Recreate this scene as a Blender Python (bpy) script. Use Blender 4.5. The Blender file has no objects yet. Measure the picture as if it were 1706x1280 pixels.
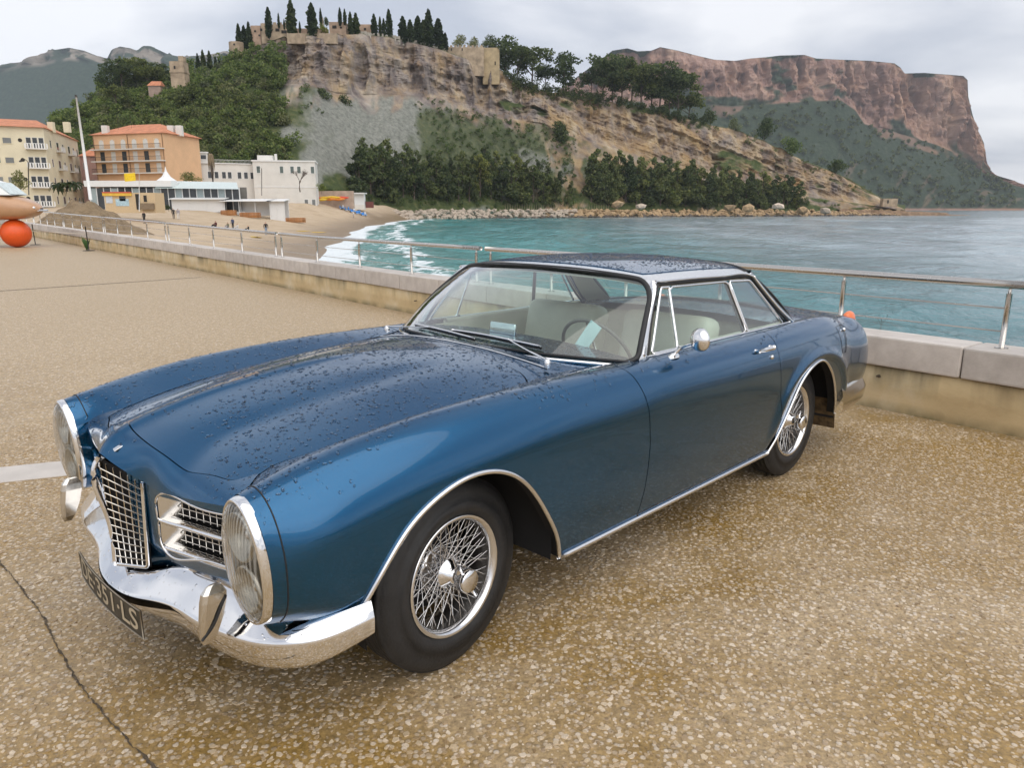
import bpy, bmesh, math, random
import numpy as np
from mathutils import Vector, Matrix
R = math.radians
rng = np.random.default_rng(7)
random.seed(7)
scene = bpy.context.scene
COL = scene.collection

# ---------------------------------------------------------------- camera
CAM_H = 1.557
cam_d = bpy.data.cameras.new('camera')
cam = bpy.data.objects.new('camera', cam_d)
COL.objects.link(cam)
cam_d.sensor_width = 36.0
cam_d.sensor_fit = 'HORIZONTAL'
cam_d.lens = 36.0 * 1246.13 / 1706
cam_d.clip_start = 0.05
cam_d.clip_end = 60000
_p, _r = R(13.209), 0.0
_f = Vector((0, math.cos(_p), -math.sin(_p)))
_rt = Vector((1, 0, 0))
_up = _rt.cross(_f)
_r2 = _rt * math.cos(_r) + _up * math.sin(_r)
_u2 = _up * math.cos(_r) - _rt * math.sin(_r)
cam.matrix_world = Matrix(((_r2.x, _u2.x, -_f.x, 0), (_r2.y, _u2.y, -_f.y, 0), (_r2.z, _u2.z, -_f.z, CAM_H), (0, 0, 0, 1)))
scene.camera = cam

# ---------------------------------------------------------------- sky and sun
SUN_EL, SUN_AZ = 52.0, 150.0        # high soft sun behind the camera to the right, seen through cloud
world = bpy.data.worlds.new('World')
scene.world = world
world.use_nodes = True
wt = world.node_tree
wt.nodes.clear()
def wn(t, **k):
    n = wt.nodes.new(t)
    for a, b in k.items():
        setattr(n, a, b)
    return n
w_out = wn('ShaderNodeOutputWorld')
w_bg = wn('ShaderNodeBackground')
w_sky = wn('ShaderNodeTexSky', sky_type='NISHITA', sun_disc=False, sun_elevation=R(SUN_EL), sun_rotation=R(SUN_AZ),
           air_density=1.0, dust_density=2.0, ozone_density=1.0)
w_tc = wn('ShaderNodeTexCoord')
w_sep = wn('ShaderNodeSeparateXYZ')
wt.links.new(w_tc.outputs['Generated'], w_sep.inputs[0])
# project the view direction on a flat cloud deck so that clouds flatten towards the horizon
w_add = wn('ShaderNodeMath', operation='ADD'); w_add.inputs[1].default_value = 0.22
w_abs = wn('ShaderNodeMath', operation='ABSOLUTE')
wt.links.new(w_sep.outputs['Z'], w_abs.inputs[0])
wt.links.new(w_abs.outputs[0], w_add.inputs[0])
w_dx = wn('ShaderNodeMath', operation='DIVIDE'); w_dy = wn('ShaderNodeMath', operation='DIVIDE')
wt.links.new(w_sep.outputs['X'], w_dx.inputs[0]); wt.links.new(w_add.outputs[0], w_dx.inputs[1])
wt.links.new(w_sep.outputs['Y'], w_dy.inputs[0]); wt.links.new(w_add.outputs[0], w_dy.inputs[1])
w_cmb = wn('ShaderNodeCombineXYZ')
wt.links.new(w_dx.outputs[0], w_cmb.inputs[0]); wt.links.new(w_dy.outputs[0], w_cmb.inputs[1])
w_n1 = wn('ShaderNodeTexNoise'); w_n1.inputs['Scale'].default_value = 1.25; w_n1.inputs['Detail'].default_value = 7; w_n1.inputs['Roughness'].default_value = 0.5; w_n1.inputs['Distortion'].default_value = 0.25
w_map = wn('ShaderNodeMapping'); w_map.inputs['Scale'].default_value = (0.9, 1.05, 1); w_map.inputs['Location'].default_value = (2.3, 0.4, 0)
wt.links.new(w_cmb.outputs[0], w_map.inputs[0]); wt.links.new(w_map.outputs[0], w_n1.inputs['Vector'])
w_r1 = wn('ShaderNodeValToRGB')
w_r1.color_ramp.elements[0].position = 0.36; w_r1.color_ramp.elements[0].color = (4.7, 5.0, 5.75, 1)
w_r1.color_ramp.elements[1].position = 0.59; w_r1.color_ramp.elements[1].color = (8.7, 8.7, 8.95, 1)
wt.links.new(w_n1.outputs['Fac'], w_r1.inputs[0])
w_mix = wn('ShaderNodeMix', data_type='RGBA'); w_mix.inputs['Factor'].default_value = 0.88
wt.links.new(w_sky.outputs[0], w_mix.inputs['A']); wt.links.new(w_r1.outputs[0], w_mix.inputs['B'])
wt.links.new(w_mix.outputs['Result'], w_bg.inputs['Color'])
w_bg.inputs['Strength'].default_value = 0.10
wt.links.new(w_bg.outputs[0], w_out.inputs[0])

sun_d = bpy.data.lights.new('sun', 'SUN')
sun_d.energy = 1.5
sun_d.angle = R(85)
sun_d.color = (1.0, 0.95, 0.88)
sun = bpy.data.objects.new('sun', sun_d)
COL.objects.link(sun)
_sd = Vector((math.sin(R(SUN_AZ)) * math.cos(R(SUN_EL)), math.cos(R(SUN_AZ)) * math.cos(R(SUN_EL)), math.sin(R(SUN_EL))))
sun.rotation_euler = _sd.to_track_quat('Z', 'Y').to_euler()

vs = scene.view_settings
vs.view_transform = 'Standard'
vs.look = 'None'
vs.exposure = 0.38
vs.gamma = 1.0
vs.use_curve_mapping = False
cy_ = scene.cycles
cy_.max_bounces = 8; cy_.diffuse_bounces = 3; cy_.glossy_bounces = 4; cy_.transmission_bounces = 5; cy_.transparent_max_bounces = 10; cy_.volume_bounces = 0
cy_.caustics_reflective = False; cy_.caustics_refractive = False
cy_.use_adaptive_sampling = True; cy_.adaptive_threshold = 0.02

# ---------------------------------------------------------------- helpers
def tag(o, label=None, cat=None, group=None, kind=None):
    if label: o['label'] = label
    if cat: o['category'] = cat
    if group: o['group'] = group
    if kind: o['kind'] = kind
    return o

def empty(name, loc=(0, 0, 0), rz=0.0):
    o = bpy.data.objects.new(name, None)
    o.location = loc
    o.rotation_euler = (0, 0, rz)
    COL.objects.link(o)
    return o

class Face:
    def __init__(self, bld, origin, ang):
        self.bld = bld; self.mat = Matrix.Translation(Vector(origin)) @ Matrix.Rotation(ang, 4, 'Z')

def obj(name, me, parent=None, loc=None, rot=None, scale=None):
    o = bpy.data.objects.new(name, me)
    COL.objects.link(o)
    if isinstance(parent, Face):
        o.parent = parent.bld; o.matrix_basis = parent.mat
    elif parent: o.parent = parent
    if loc is not None: o.location = loc
    if rot is not None: o.rotation_euler = rot
    if scale is not None: o.scale = scale
    return o

def mesh(name, V, F, mat=None, smooth=True):
    me = bpy.data.meshes.new(name)
    V = np.asarray(V, dtype=np.float32).reshape(-1, 3)
    if isinstance(F, np.ndarray) and F.ndim == 2:
        k = F.shape[1]
        me.vertices.add(len(V)); me.vertices.foreach_set('co', V.ravel())
        me.loops.add(F.size); me.loops.foreach_set('vertex_index', F.astype(np.int32).ravel())
        me.polygons.add(len(F)); me.polygons.foreach_set('loop_start', np.arange(0, F.size, k, dtype=np.int32))
        me.update(calc_edges=True); me.validate()
    else:
        me.from_pydata([tuple(map(float, v)) for v in V], [], [tuple(int(i) for i in f) for f in F])
        me.update()
    if mat is not None:
        me.materials.append(mat)
    me.polygons.foreach_set('use_smooth', np.full(len(me.polygons), smooth, dtype=bool))
    return me

def part(name, VF, mat, parent, smooth=True, **k):
    return obj(name, mesh(name, VF[0], VF[1], mat, smooth), parent, **k)

def grid(P, cu=False, cv=False, flip=False):
    nu, nv = P.shape[:2]
    I = np.arange(nu * nv).reshape(nu, nv)
    if cu: I = np.vstack([I, I[:1]])
    if cv: I = np.hstack([I, I[:, :1]])
    F = np.stack([I[:-1, :-1], I[1:, :-1], I[1:, 1:], I[:-1, 1:]], -1).reshape(-1, 4)
    if flip: F = F[:, ::-1]
    return P.reshape(-1, 3), F

def join(parts):
    V, F, n = [], [], 0
    for v, f in parts:
        v = np.asarray(v, float).reshape(-1, 3)
        V.append(v)
        F += [tuple(int(i) + n for i in q) for q in f]
        n += len(v)
    return np.vstack(V), F

def mir(VF):
    V = np.array(VF[0], float).reshape(-1, 3).copy()
    V[:, 1] *= -1
    return V, [tuple(q)[::-1] for q in VF[1]]

def frames(path, closed=False):
    P = np.asarray(path, float)
    if closed:
        T = np.roll(P, -1, 0) - np.roll(P, 1, 0)
    else:
        T = np.gradient(P, axis=0)
    T /= np.linalg.norm(T, axis=1)[:, None] + 1e-12
    return P, T

def tube(path, r, n=8, closed=False, caps=True, up=(0, 0, 1), flat=1.0):
    """round (or flattened) bar along a path; r may be a list"""
    P, T = frames(path, closed)
    r = np.broadcast_to(np.asarray(r, float), (len(P),))
    up = np.asarray(up, float)
    N = np.cross(T, up)
    bad = np.linalg.norm(N, axis=1) < 1e-3
    N[bad] = np.cross(T[bad], (1, 0.03, 0))
    N /= np.linalg.norm(N, axis=1)[:, None]
    B = np.cross(N, T)
    a = np.linspace(0, 2 * np.pi, n, endpoint=False)
    G = P[:, None] + (N[:, None] * np.cos(a)[None, :, None] + B[:, None] * np.sin(a)[None, :, None] * flat) * r[:, None, None]
    V, F = grid(G, cu=closed, cv=True, flip=True)
    F = [tuple(q) for q in F]
    if caps and not closed:
        F.append(tuple(range(n)))
        F.append(tuple(range((len(P) - 1) * n, len(P) * n))[::-1])
    return V, F

def lathe(prof, n=48, axis='y', a0=0.0, a1=2 * math.pi):
    """prof: list of (radius, along-axis)"""
    prof = np.asarray(prof, float)
    full = abs(a1 - a0 - 2 * math.pi) < 1e-6
    a = np.linspace(a0, a1, n, endpoint=not full)
    c, s = np.cos(a)[:, None], np.sin(a)[:, None]
    r, h = prof[:, 0][None], prof[:, 1][None]
    X, Z, H = c * r, s * r, np.broadcast_to(h, (n, len(prof)))
    G = {'y': (X, H, Z), 'z': (X, Z, H), 'x': (H, X, Z)}[axis]
    G = np.stack(G, -1)
    return grid(G, cu=full, flip=(axis == 'y'))

def box(cx, cy, cz, sx, sy, sz):
    x, y, z = sx / 2, sy / 2, sz / 2
    V = [(cx + a * x, cy + b * y, cz + c * z) for a in (-1, 1) for b in (-1, 1) for c in (-1, 1)]
    return np.array(V), [(0, 1, 3, 2), (4, 6, 7, 5), (0, 4, 5, 1), (2, 3, 7, 6), (0, 2, 6, 4), (1, 5, 7, 3)]

def bbox(x0, x1, y0, y1, z0, z1):
    return box((x0 + x1) / 2, (y0 + y1) / 2, (z0 + z1) / 2, x1 - x0, y1 - y0, z1 - z0)

def bevel_box(sx, sy, sz, b=0.01, seg=2, jit=0.0, seed=0):
    bm = bmesh.new()
    bmesh.ops.create_cube(bm, size=1.0)
    rr = random.Random(seed)
    for v in bm.verts:
        v.co = Vector((v.co.x * sx, v.co.y * sy, v.co.z * sz)) + Vector((rr.uniform(-jit, jit), rr.uniform(-jit, jit), rr.uniform(-jit, jit)))
    bmesh.ops.bevel(bm, geom=list(bm.edges), offset=b, segments=seg, affect='EDGES', profile=0.6)
    V = np.array([v.co[:] for v in bm.verts])
    bm.verts.index_update()
    F = [tuple(v.index for v in f.verts) for f in bm.faces]
    bm.free()
    return V, F

def spl(t):
    """natural cubic spline through nodes t: returns f(x) -> weights"""
    t = np.asarray(t, float)
    n = len(t)
    h = np.diff(t)
    A = np.zeros((n, n)); B = np.zeros((n, n))
    A[0, 0] = A[-1, -1] = 1
    for i in range(1, n - 1):
        A[i, i - 1] = h[i - 1]; A[i, i] = 2 * (h[i - 1] + h[i]); A[i, i + 1] = h[i]
        B[i, i - 1] = 6 / h[i - 1]; B[i, i] = -6 / h[i - 1] - 6 / h[i]; B[i, i + 1] = 6 / h[i]
    M = np.linalg.solve(A, B)
    def W(x):
        x = np.clip(np.asarray(x, float).ravel(), t[0], t[-1])
        i = np.clip(np.searchsorted(t, x, side='right') - 1, 0, n - 2)
        hh = h[i]; a = (t[i + 1] - x) / hh; b = (x - t[i]) / hh
        w = M[i] * ((a ** 3 - a) * hh ** 2 / 6)[:, None] + M[i + 1] * ((b ** 3 - b) * hh ** 2 / 6)[:, None]
        w[np.arange(len(x)), i] += a
        w[np.arange(len(x)), i + 1] += b
        return w
    return W

def spline(t, y):
    t = np.asarray(t, float); y = np.asarray(y, float)
    o = np.argsort(t)
    W = spl(t[o]); yo = y[o]
    def f(x):
        x = np.asarray(x, float)
        r = W(x) @ yo
        return r.reshape(x.shape + yo.shape[1:])
    return f

def curve3(pts, n):
    """smooth 3-D curve through points, n samples"""
    pts = np.asarray(pts, float)
    d = np.r_[0, np.cumsum(np.linalg.norm(np.diff(pts, axis=0), axis=1))]
    return spline(d, pts)(np.linspace(0, d[-1], n))

def sstep(a, b, x):
    t = np.clip((x - a) / (b - a), 0, 1)
    return t * t * (3 - 2 * t)

# value noise for geometry
_perm = np.random.default_rng(3).permutation(512)
_pv = np.random.default_rng(4).random(512) * 2 - 1
def vnoise(x, y, z=0.0):
    x, y, z = np.broadcast_arrays(np.asarray(x, float), np.asarray(y, float), np.asarray(z, float))
    xi, yi, zi = np.floor(x).astype(int), np.floor(y).astype(int), np.floor(z).astype(int)
    fx, fy, fz = x - xi, y - yi, z - zi
    fx, fy, fz = [f * f * f * (f * (f * 6 - 15) + 10) for f in (fx, fy, fz)]
    r = 0
    for a in (0, 1):
        for b in (0, 1):
            for c in (0, 1):
                h = _pv[_perm[(_perm[(_perm[(xi + a) & 511] + yi + b) & 511] + zi + c) & 511]]
                r = r + h * (fx if a else 1 - fx) * (fy if b else 1 - fy) * (fz if c else 1 - fz)
    return r
def fbm(x, y, z=0.0, o=4, g=0.5):
    r, a, f = 0, 1.0, 1.0
    for i in range(o):
        r = r + a * vnoise(np.asarray(x) * f + 17.3 * i, np.asarray(y) * f - 9.1 * i, np.asarray(z) * f + 3.7 * i)
        a *= g; f *= 2.03
    return r

# ---------------------------------------------------------------- materials
class NT:
    def __init__(self, name):
        self.m = bpy.data.materials.new(name)
        self.m.use_nodes = True
        self.t = self.m.node_tree
        self.t.nodes.clear()
        self.out = self.n('ShaderNodeOutputMaterial')
        self.b = self.n('ShaderNodeBsdfPrincipled')
        self.l(self.b.outputs[0], self.out.inputs[0])
    def n(self, ty, **k):
        n = self.t.nodes.new(ty)
        for a, b in k.items():
            setattr(n, a, b)
        return n
    def l(self, a, b):
        self.t.links.new(a, b)
    def s(self, **k):
        for a, b in k.items():
            i = self.b.inputs[a.replace('_', ' ')]
            if hasattr(i.default_value, '__len__') and len(b) == 3:
                b = (*b, 1)
            i.default_value = b
        return self
    def coord(self, kind='Object', scale=None, loc=None):
        o = self.n('ShaderNodeTexCoord').outputs[kind]
        if scale is not None or loc is not None:
            m = self.n('ShaderNodeMapping')
            if scale is not None: m.inputs['Scale'].default_value = scale if hasattr(scale, '__len__') else (scale,) * 3
            if loc is not None: m.inputs['Location'].default_value = loc
            self.l(o, m.inputs[0]); o = m.outputs[0]
        return o
    def noise(self, scale, detail=4, rough=0.55, dist=0, vec=None, kind='Object'):
        n = self.n('ShaderNodeTexNoise')
        n.inputs['Scale'].default_value = scale; n.inputs['Detail'].default_value = detail
        n.inputs['Roughness'].default_value = rough; n.inputs['Distortion'].default_value = dist
        self.l(vec if vec is not None else self.coord(kind), n.inputs['Vector'])
        return n.outputs['Fac']
    def voro(self, scale, feature='F1', vec=None, rnd=1.0, out='Distance', kind='Object'):
        n = self.n('ShaderNodeTexVoronoi', feature=feature)
        n.inputs['Scale'].default_value = scale; n.inputs['Randomness'].default_value = rnd
        self.l(vec if vec is not None else self.coord(kind), n.inputs['Vector'])
        return n.outputs[out]
    def ramp(self, fac, stops, interp='LINEAR'):
        n = self.n('ShaderNodeValToRGB')
        cr = n.color_ramp; cr.interpolation = interp
        while len(cr.elements) < len(stops): cr.elements.new(0.5)
        for e, (p, c) in zip(cr.elements, stops):
            e.position = p
            e.color = (c, c, c, 1) if not hasattr(c, '__len__') else (*c, 1) if len(c) == 3 else c
        self.l(fac, n.inputs[0])
        return n.outputs[0]
    def mix(self, fac, a, b, blend='MIX'):
        n = self.n('ShaderNodeMix', data_type='RGBA', blend_type=blend)
        for s, v in (('Factor', fac), ('A', a), ('B', b)):
            i = n.inputs[s]
            if hasattr(v, 'is_linked'): self.l(v, i)
            elif hasattr(v, '__len__'): i.default_value = (*v, 1) if len(v) == 3 else v
            else: i.default_value = v
        return n.outputs['Result']
    def math(self, op, a, b=None, c=None):
        n = self.n('ShaderNodeMath', operation=op)
        for i, v in enumerate((a, b, c)):
            if v is None: continue
            if hasattr(v, 'is_linked'): self.l(v, n.inputs[i])
            else: n.inputs[i].default_value = v
        return n.outputs[0]
    def bump(self, h, strength=0.3, dist=0.01, normal=None):
        n = self.n('ShaderNodeBump')
        n.inputs['Strength'].default_value = strength; n.inputs['Distance'].default_value = dist
        self.l(h, n.inputs['Height'])
        if normal is not None: self.l(normal, n.inputs['Normal'])
        return n.outputs[0]
    def to(self, name, sock):
        self.l(sock, self.b.inputs[name.replace('_', ' ')])
        return self

def M(name, col, rough=0.6, metal=0.0, var=0.15, vs_=6.0, bump=0.0, bs=40.0, spec=0.5, coat=0.0, kind='Object', rnd=0.0):
    t = NT(name)
    t.s(Base_Color=col, Roughness=rough, Metallic=metal, Specular_IOR_Level=spec, Coat_Weight=coat)
    c = np.array(col)
    base = None
    if var:
        base = t.ramp(t.noise(vs_, 5, kind=kind), [(0.3, tuple(c * (1 - var))), (0.7, tuple(np.minimum(c * (1 + var), 1)))])
    if rnd:
        oi = t.n('ShaderNodeObjectInfo').outputs['Random']
        v = t.ramp(oi, [(0, 1 - rnd), (1, 1 + rnd)])
        base = t.mix(1.0, base if base is not None else col, v, 'MULTIPLY')
    if base is not None: t.to('Base_Color', base)
    if bump: t.to('Normal', t.bump(t.noise(bs, 5, kind=kind), bump, 0.02))
    return t.m

def thin_glass(name, tint=(0.86, 0.95, 0.93), rough=0.02, bumpf=None, refl=1.0, rib_bands=0.0):
    """pane: transparent tinted body with a mirror coat by Fresnel"""
    t = NT(name)
    t.t.nodes.remove(t.b)
    tr = t.n('ShaderNodeBsdfTransparent'); tr.inputs[0].default_value = (*tint, 1)
    gl = t.n('ShaderNodeBsdfGlossy'); gl.inputs['Roughness'].default_value = rough
    lw = t.n('ShaderNodeLayerWeight'); lw.inputs['Blend'].default_value = 0.5
    f2 = t.math('MINIMUM', t.math('MULTIPLY', t.math('MULTIPLY_ADD', t.math('POWER', lw.outputs['Facing'], 5.0), 0.96, 0.04), 1.8 * refl), 1.0)
    mx = t.n('ShaderNodeMixShader')
    if bumpf:
        nb = bumpf(t); t.l(nb, gl.inputs['Normal'])
    t.l(f2, mx.inputs[0]); t.l(tr.outputs[0], mx.inputs[1]); t.l(gl.outputs[0], mx.inputs[2])
    if rib_bands:  # pale stripes painted for the light that glass ribs would bend
        df = t.n('ShaderNodeBsdfDiffuse'); df.inputs[0].default_value = (.62, .61, .57, 1)
        m3 = t.n('ShaderNodeMixShader')
        wv_ = t.n('ShaderNodeTexWave', wave_type='BANDS', bands_direction='Y'); wv_.inputs['Scale'].default_value = 30; wv_.inputs['Distortion'].default_value = 1.2
        t.l(t.coord(), wv_.inputs['Vector'])
        t.l(t.ramp(wv_.outputs['Fac'], [(0.2, 0.0), (0.9, rib_bands * 2)]), m3.inputs[0])
        t.l(mx.outputs[0], m3.inputs[1]); t.l(df.outputs[0], m3.inputs[2]); mx = m3
        if bumpf: t.l(nb, df.inputs['Normal'])
    t.l(mx.outputs[0], t.out.inputs[0])
    return t.m
# ================================================================ CAR
def droplets(t, strength=0.6):
    """rain beads: small domes on upward faces, random sizes, some cells empty"""
    vec = t.coord('Object')
    v = t.n('ShaderNodeTexVoronoi', feature='F1'); v.inputs['Scale'].default_value = 58; v.inputs['Randomness'].default_value = 1.0
    t.l(vec, v.inputs['Vector'])
    sep = t.n('ShaderNodeSeparateColor'); t.l(v.outputs['Color'], sep.inputs[0])
    size = t.math('MULTIPLY_ADD', t.math('POWER', sep.outputs[0], 1.6), 0.30, 0.10)
    keep = t.ramp(t.noise(2.6, 3, vec=vec), [(0.34, 0.45), (0.6, 1.0)])
    size = t.math('MULTIPLY', size, keep)
    q = t.math('DIVIDE', v.outputs['Distance'], size)
    d = t.math('MAXIMUM', t.math('SUBTRACT', 1.0, t.math('MULTIPLY', q, q)), 0.0)
    d = t.math('POWER', d, 0.6)
    g = t.n('ShaderNodeNewGeometry'); s2 = t.n('ShaderNodeSeparateXYZ'); t.l(g.outputs['Normal'], s2.inputs[0])
    up = t.ramp(s2.outputs[2], [(0.35, 0.0), (0.8, 1.0)])
    return t.math('MULTIPLY', d, up)

def m_paint():
    t = NT('car_paint')
    t.s(Base_Color=(0.003, 0.05, 0.14), Metallic=0.88, Roughness=0.23, Specular_IOR_Level=0.5, Coat_Weight=0.8, Coat_Roughness=0.012, Coat_IOR=1.5)
    fl = t.noise(900, 2)
    t.to('Base_Color', t.ramp(fl, [(0.3, (0.0008, 0.058, 0.148)), (0.75, (0.0025, 0.104, 0.232))]))
    t.to('Coat_Normal', t.bump(t.noise(30, 4, .6), .03, .004))
    return t.m

def m_chrome(rough=0.06, name='chrome', base=(0.78, 0.78, 0.79), drops=True):
    t = NT(name)
    t.s(Base_Color=base, Metallic=1.0, Roughness=rough)
    w = t.noise(7, 3)
    nb = t.bump(w, 0.06, 0.01)
    if drops:
        nb = t.bump(droplets(t), 0.8, 0.002, nb)
    t.to('Normal', nb)
    t.to('Roughness', t.ramp(t.noise(25, 5), [(0.35, rough * 0.85), (0.8, rough * 1.5)]))
    return t.m

PAINT = m_paint()
CHROME = m_chrome()
STEEL = m_chrome(0.16, 'brushed_steel', (0.74, 0.74, 0.75), False)
CHROME_D = m_chrome(0.16, 'aged_chrome', (0.62, 0.59, 0.54), False)
RUBBER = M('black_rubber', (0.012, 0.012, 0.013), 0.55, bump=0.1, bs=60)
TYRE = M('tyre_rubber', (0.018, 0.018, 0.019), 0.62, var=0.3, vs_=14, bump=0.15, bs=90)
DARK = M('dark_underside', (0.008, 0.008, 0.009), 0.9, var=0.3)
GRID_BACK = M('grille_gap_shade', (0.006, 0.005, 0.005), 1.0)  # near-black sheets painted for the shade behind grille and intake bars
LEATHER = M('cream_leather', (0.74, 0.67, 0.55), 0.45, var=0.08, bump=0.12, bs=70)
CREAM = M('cream_trim', (0.72, 0.66, 0.53), 0.6, var=0.06)
DASHM = M('dash_top', (0.05, 0.055, 0.06), 0.55)
def _rain(t):
    return t.bump(t.ramp(t.voro(75), [(0.02, 1.0), (0.16, 0.0)]), 0.35, 0.004)
GLASS = thin_glass('car_window_glass', (0.80, 0.94, 0.91), bumpf=_rain, refl=1.6)
def _ribs(t):
    w = t.n('ShaderNodeTexWave', wave_type='BANDS', bands_direction='Y'); w.inputs['Scale'].default_value = 22; w.inputs['Distortion'].default_value = 2.5; w.inputs['Detail'].default_value = 1
    t.l(t.coord(), w.inputs['Vector'])
    return t.bump(w.outputs['Fac'], 0.5, 0.006)
LENS = thin_glass('headlamp_glass', (0.90, 0.89, 0.85), 0.05, bumpf=_ribs, refl=1.3, rib_bands=.14)
AMBER = M('amber_lens', (0.75, 0.16, 0.03), 0.2, var=0.1, coat=0.5)
PLATE = M('plate_black', (0.035, 0.03, 0.022), 0.5, var=0.4, vs_=20)
PLATE_T = M('plate_silver_lettering', (0.50, 0.44, 0.33), 0.4, metal=0.3)
PLATE_E = M('plate_rim', (0.30, 0.26, 0.20), 0.4, metal=0.5)
PIPE_TAN = M('exhaust_pipe_tan', (0.32, 0.17, 0.08), 0.5, metal=0.4)  # tan reflection on the pipe painted into its base colour
MUD = M('mud_flap', (0.10, 0.065, 0.03), 0.9, var=0.5, vs_=30, bump=0.4)
BADGE_BLUE = M('badge_blue', (0.02, 0.05, 0.2), 0.25)
SILVER_REFL = M('lamp_reflector', (0.42, 0.41, 0.38), 0.3, metal=1.0, bump=0.15, bs=60)

CA = R(43.912)
car = empty('car', (-0.7536, 2.8624, 0), math.atan2(-math.cos(CA), -math.sin(CA)))
car.scale = (1.004,) * 3
tag(car, 'dark blue classic coupe wet with rain, chrome bumpers and wire wheels', 'car')
CP = lambda name, VF, mat, par=None, **k: part(name, VF, mat, par or car, **k)

# ---- side surface: character lines through stations
def _ring(c, a, b, x0, tilt):
    o = []
    for d in (150, 120, 92, 50, 18, -8, -42, -78):
        y, z = c[0] + a * math.cos(R(d)), c[1] + b * math.sin(R(d))
        o.append((x0 + (z - c[1]) * tilt, y, z))
    return o
LC = (0.734, 0.63)
def _st(x, *yz):
    return [(x, y, z) for y, z in yz]
ST = [
    (-3.76, [(-3.50, .635, .866), (-3.54, .675, .860), (-3.60, .712, .838), (-3.66, .748, .778), (-3.70, .772, .69), (-3.72, .777, .59), (-3.73, .765, .48), (-3.72, .745, .40)]),
    (-3.62, [(-3.40, .690, .873), (-3.43, .722, .873), (-3.48, .757, .859), (-3.545, .80, .806), (-3.59, .832, .715), (-3.61, .84, .61), (-3.62, .827, .48), (-3.615, .80, .40)]),
    (-3.40, _st(-3.30, (.692, .878), (.73, .880), (.768, .870), (.818, .825), (.856, .74), (.866, .62), (.855, .47), (.83, .38))),
    (-3.05, _st(-3.05, (.705, .912), (.745, .914), (.782, .903), (.832, .862), (.872, .775), (.882, .645), (.873, .46), (.848, .30))),
    (-2.66, _st(-2.66, (.735, .926), (.768, .929), (.800, .921), (.846, .882), (.882, .79), (.890, .655), (.880, .46), (.848, .265))),
    (-2.10, _st(-2.10, (.742, .926), (.772, .929), (.805, .920), (.851, .880), (.884, .785), (.889, .65), (.879, .46), (.846, .265))),
    (-1.50, _st(-1.50, (.744, .926), (.774, .929), (.806, .920), (.852, .880), (.884, .785), (.889, .65), (.879, .46), (.846, .265))),
    (-1.10, _st(-1.10, (.735, .926), (.768, .930), (.803, .922), (.851, .882), (.883, .785), (.888, .65), (.878, .46), (.845, .265))),
    (-0.80, _st(-0.80, (.632, .912), (.712, .930), (.782, .929), (.845, .888), (.881, .787), (.887, .65), (.877, .46), (.845, .265))),
    (-0.50, _st(-0.50, (.612, .898), (.695, .926), (.770, .932), (.841, .890), (.880, .788), (.886, .65), (.876, .46), (.845, .265))),
    (-0.10, _st(-0.10, (.592, .872), (.672, .909), (.750, .926), (.832, .880), (.877, .778), (.885, .65), (.875, .46), (.845, .265))),
    (0.20, _st(0.20, (.575, .848), (.655, .888), (.740, .908), (.824, .862), (.872, .762), (.882, .645), (.873, .465), (.845, .29))),
    (0.42, _st(0.42, (.550, .817), (.638, .857), (.731, .880), (.816, .835), (.865, .735), (.877, .635), (.867, .49), (.838, .37))),
    (0.56, _st(0.56, (.545, .785), (.634, .829), (.727, .853), (.812, .808), (.859, .712), (.868, .622), (.855, .50), (.810, .43))),
    (0.672, _ring(LC, .109, .190, .690, .065)),
]
for _u, _p in ST:
    if -.9 < _u < .6:
        e_, c_, s_ = (np.array(_p[k]) for k in (0, 2, 3))
        _p[1] = tuple(c_ + (e_ - c_) * .34 + np.array([0, 0, .007])); _p[3] = tuple(c_ + (s_ - c_) * .80 + np.array([0, .002, .002]))
ST.sort(key=lambda s: s[0])
_SU = np.array([s[0] for s in ST]); _SP = np.array([s[1] for s in ST])
_WU = spl(_SU)
_SV = np.array([0, .09, .18, .30, .44, .59, .80, 1.0])
_WV = spl(_SV)
def S(U, v):
    U, v = np.broadcast_arrays(np.asarray(U, float), np.asarray(v, float))
    sh = U.shape
    P = np.einsum('ni,nk,ikc->nc', _WU(U), _WV(v), _SP)
    # soft flare over the rear wheel opening
    x, z = P[:, 0], P[:, 2]
    f = np.exp(-((np.hypot((x + 2.69) / .50, (z - .36) / .385) - 1) / .085) ** 2) * sstep(.30, .45, z)
    P[:, 1] += .016 * f
    return P.reshape(sh + (3,))
def v_at_z(U, z):
    lo = np.full(np.shape(U), .2); hi = np.ones(np.shape(U))
    for _ in range(32):
        m = (lo + hi) / 2
        zz = S(U, m)[..., 2]
        up = zz > z
        lo = np.where(up, m, lo); hi = np.where(up, hi, m)
    return (lo + hi) / 2
ARCH_F = curve3([(.445, 0, .40), (.418, 0, .452), (.354, 0, .545), (.263, 0, .642), (.145, 0, .706), (.02, 0, .732), (-.072, 0, .724), (-.17, 0, .684), (-.26, 0, .606), (-.357, 0, .475), (-.427, 0, .359), (-.456, 0, .272)], 70)
ARCH_R = curve3([(-2.176, 0, .268), (-2.225, 0, .325), (-2.275, 0, .40), (-2.345, 0, .51), (-2.43, 0, .615), (-2.55, 0, .69), (-2.68, 0, .712), (-2.80, 0, .67), (-2.90, 0, .585), (-2.99, 0, .465), (-3.06, 0, .36), (-3.085, 0, .315)], 70)
SILL = .272
def zbot(x):
    if x > ARCH_F[0, 0]: return .40
    if x > ARCH_F[-1, 0]: return float(np.interp(-x, -ARCH_F[:, 0], ARCH_F[:, 2]))
    if x > ARCH_R[0, 0]: return SILL
    if x > ARCH_R[-1, 0]: return float(np.interp(-x, -ARCH_R[:, 0], ARCH_R[:, 2]))
    return .315 + (-(x - ARCH_R[-1, 0])) * .10
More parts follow.
